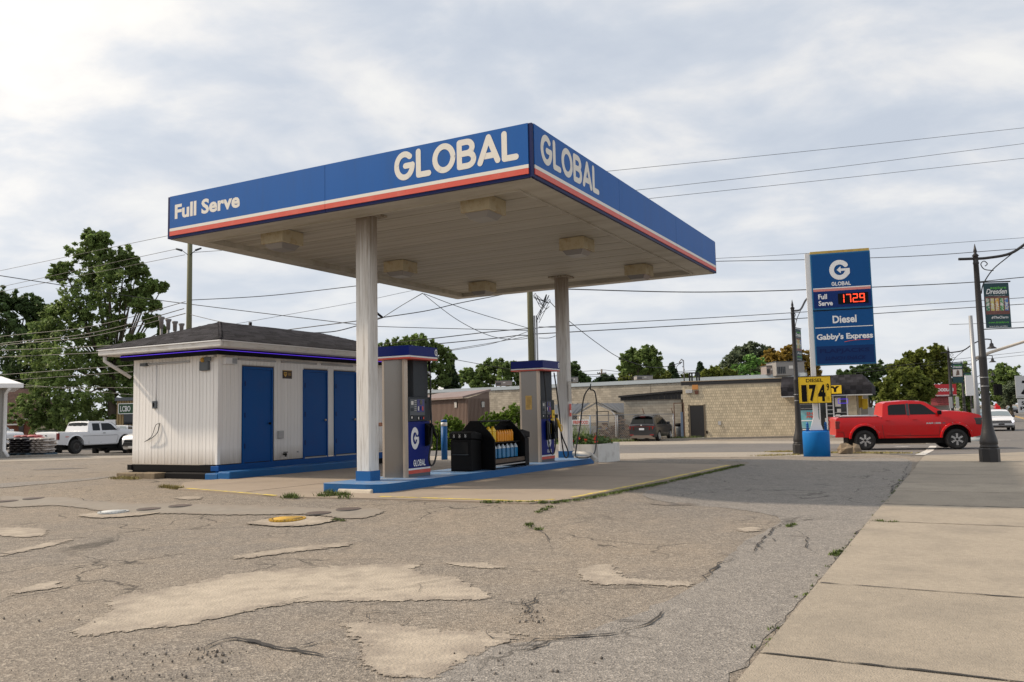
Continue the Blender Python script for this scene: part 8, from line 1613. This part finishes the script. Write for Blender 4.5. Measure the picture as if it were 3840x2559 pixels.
t.location = P - Vector((math.sin(math.radians(195)), math.cos(math.radians(195)), 0)) * 3.3 + Vector((.35, 0, 0)); MB().prism([(-.45, .78), (.45, .78), (.60, .45), (-.60, .45)], 3.62, 3.76, 'x').build('grille', M_BLKM, t)
for k in range(4): MB().box(3.755, 3.775, -.5, .5, .48 + k * .08, .50 + k * .08).build('grille_bar', M_CHROME, t)
MB().box(3.76, 3.78, -.22, .22, .36, .46).build('number_plate', M_LAB, t)
# --- traffic on the main road
def road_car(px, Y, az, sp, col, label, nm='moving_car', cat='car'):
    P = atg(px, Y, .012); return vehicle(nm, label, cat, P, math.radians(az), sp, col, 'traffic on the main road')
VW = scaled(SV, 1, hw=.99)
t, w = road_car(3737, 70, 204, VW, P_WHT, 'white crossover coming towards us right of the near lamp')
MB().box(3.60, 3.72, -.72, .72, .62, .84).build('grille', M_BLKM, t, .02)
for k in range(3): MB().box(3.715, 3.735, -.72, .72, .64 + k * .07, .66 + k * .07).build('grille_bar', M_CHROME, t)
for s in (-1, 1): MB().box(3.40, 3.66, s * .76 - .12, s * .76 + .12, .70, .84).build('headlight', mat('lit headlight', (.9, .9, .95), .2, emit=(.95, .9, 1.0), estr=1.5) if 'lit headlight' not in bpy.data.materials else bpy.data.materials['lit headlight'], t, .02)
MB().box(3.70, 3.73, -.2, .2, .50, .60).build('number_plate', M_BLKM, t); MB().box(3.5, 3.70, -.85, .85, .34, .44).build('lower_bumper', M_BLKM, t, .02)
road_car(3698, 104, 204, scaled(SED, 1), P_BLU, 'blue grey car behind the white crossover'); t, w = road_car(3752, 190, 26, TR, P_RED, 'distant red pickup seen from behind down the main road', 'pickup_truck', 'pickup truck'); road_car(3795, 172, 206, SED, P_BLK, 'distant small black car right of the distant red pickup')
# ------------------------------------------------------------------ person behind the nearer pump
def person(loc, rz, label):
    t = thing('person', label, 'person', loc, rz)
    SK = mat('skin', (.50, .27, .18), .6); TS = mat('dark blue work shirt', (.02, .03, .06), .8); HR = mat('short hair', (.03, .02, .015), .8); CP_ = mat('pale lilac cap', (.48, .46, .62), .8)
    V = dict(pelvis=(0, 0, .96), waist=(0, 0, 1.10), chest=(0, 0, 1.32), neck=(0, 0, 1.50), head0=(.01, 0, 1.58), hipL=(0, .10, .92), kneeL=(.03, .12, .50), ankL=(-.02, .12, .09), toeL=(.14, .13, .04), hipR=(0, -.10, .92), kneeR=(.02, -.13, .50), ankR=(-.03, -.14, .09), toeR=(.13, -.15, .04),
             shL=(0, .19, 1.44), elL=(.12, .30, 1.20), wrL=(.36, .30, 1.16), shR=(0, -.19, 1.44), elR=(.14, -.28, 1.20), wrR=(.38, -.24, 1.14))
    E = [('pelvis', 'waist'), ('waist', 'chest'), ('chest', 'neck'), ('neck', 'head0'), ('pelvis', 'hipL'), ('hipL', 'kneeL'), ('kneeL', 'ankL'), ('ankL', 'toeL'), ('pelvis', 'hipR'), ('hipR', 'kneeR'), ('kneeR', 'ankR'), ('ankR', 'toeR'), ('chest', 'shL'), ('shL', 'elL'), ('elL', 'wrL'), ('chest', 'shR'), ('shR', 'elR'), ('elR', 'wrR')]
    Rr = dict(pelvis=.15, waist=.14, chest=.17, neck=.065, head0=.06, hipL=.10, kneeL=.065, ankL=.045, toeL=.035, hipR=.10, kneeR=.065, ankR=.045, toeR=.035, shL=.07, elL=.045, wrL=.03, shR=.07, elR=.045, wrR=.03)
    ks = list(V); me = bpy.data.meshes.new('body'); me.from_pydata([V[k] for k in ks], [(ks.index(a), ks.index(b)) for a, b in E], []); o = bpy.data.objects.new('body', me); COL.objects.link(o); o.parent = t
    sk = o.modifiers.new('skin', 'SKIN'); 
    for i, k in enumerate(ks): me.skin_vertices[0].data[i].radius = (Rr[k], Rr[k] * (.8 if k in ('chest', 'waist', 'pelvis') else 1)); me.skin_vertices[0].data[i].use_root = (k == 'pelvis')
    sb = o.modifiers.new('sub', 'SUBSURF'); sb.levels = 2; sb.render_levels = 2; me.materials.append(TS)
    h = MB()._ell((.02, 0, 1.67), .5, 14, 10, (.20, .155, .24)).build('head', SK, t); MB()._ell((.125, 0, 1.655), .5, 8, 6, (.05, .03, .05)).build('nose', SK, h)
    for s in (-1, 1): MB()._ell((.02, s * .08, 1.665), .5, 8, 6, (.05, .025, .07)).build('ear', SK, h); MB()._ell((.108, s * .033, 1.685), .5, 8, 6, (.02, .03, .015)).build('eye', HR, h)
    MB()._ell((.112, 0, 1.605), .5, 8, 5, (.02, .055, .012)).build('mouth', mat('lips', (.35, .12, .1), .6), h); MB()._ell((-.02, 0, 1.69), .5, 12, 8, (.20, .168, .22)).build('hair', HR, t)
    c = MB().lathe([(.104, 1.715), (.102, 1.76), (.075, 1.805), (.01, 1.82)], 16, (.0, 0, 0)).build('cap', CP_, t); MB().prism([(.06, -.08), (.15, -.065), (.19, 0), (.15, .065), (.06, .08)], 1.715, 1.73, 'z').build('cap_peak', CP_, c)
    for s, wv in ((1, V['wrL']), (-1, V['wrR'])):
        mb = MB(); x, y, z = wv; mb._ell((x + .04, y, z), .5, 8, 6, (.10, .045, .085))
        for k in range(4): mb.tube([(x + .07, y, z + .03 - k * .02), (x + .12, y - s * .01, z + .03 - k * .02), (x + .14, y - s * .035, z + .02 - k * .02)], [.010, .009, .008], 6)
        mb.tube([(x + .03, y - s * .01, z + .03), (x + .07, y - s * .045, z + .035)], [.012, .009], 6); mb.build('hand', SK, t)
    fo = MB().tube([V['elL'], V['wrL']], [.047, .034], 8).tube([V['elR'], V['wrR']], [.047, .034], 8).build('forearms', SK, t)
    return t
PP = at(1512, 1500, 17.7); PP.z = gr(PP.x, PP.y) + .02; person(PP, math.radians(205), 'person in a pale cap and dark clothes standing mostly hidden behind the nearer pump')
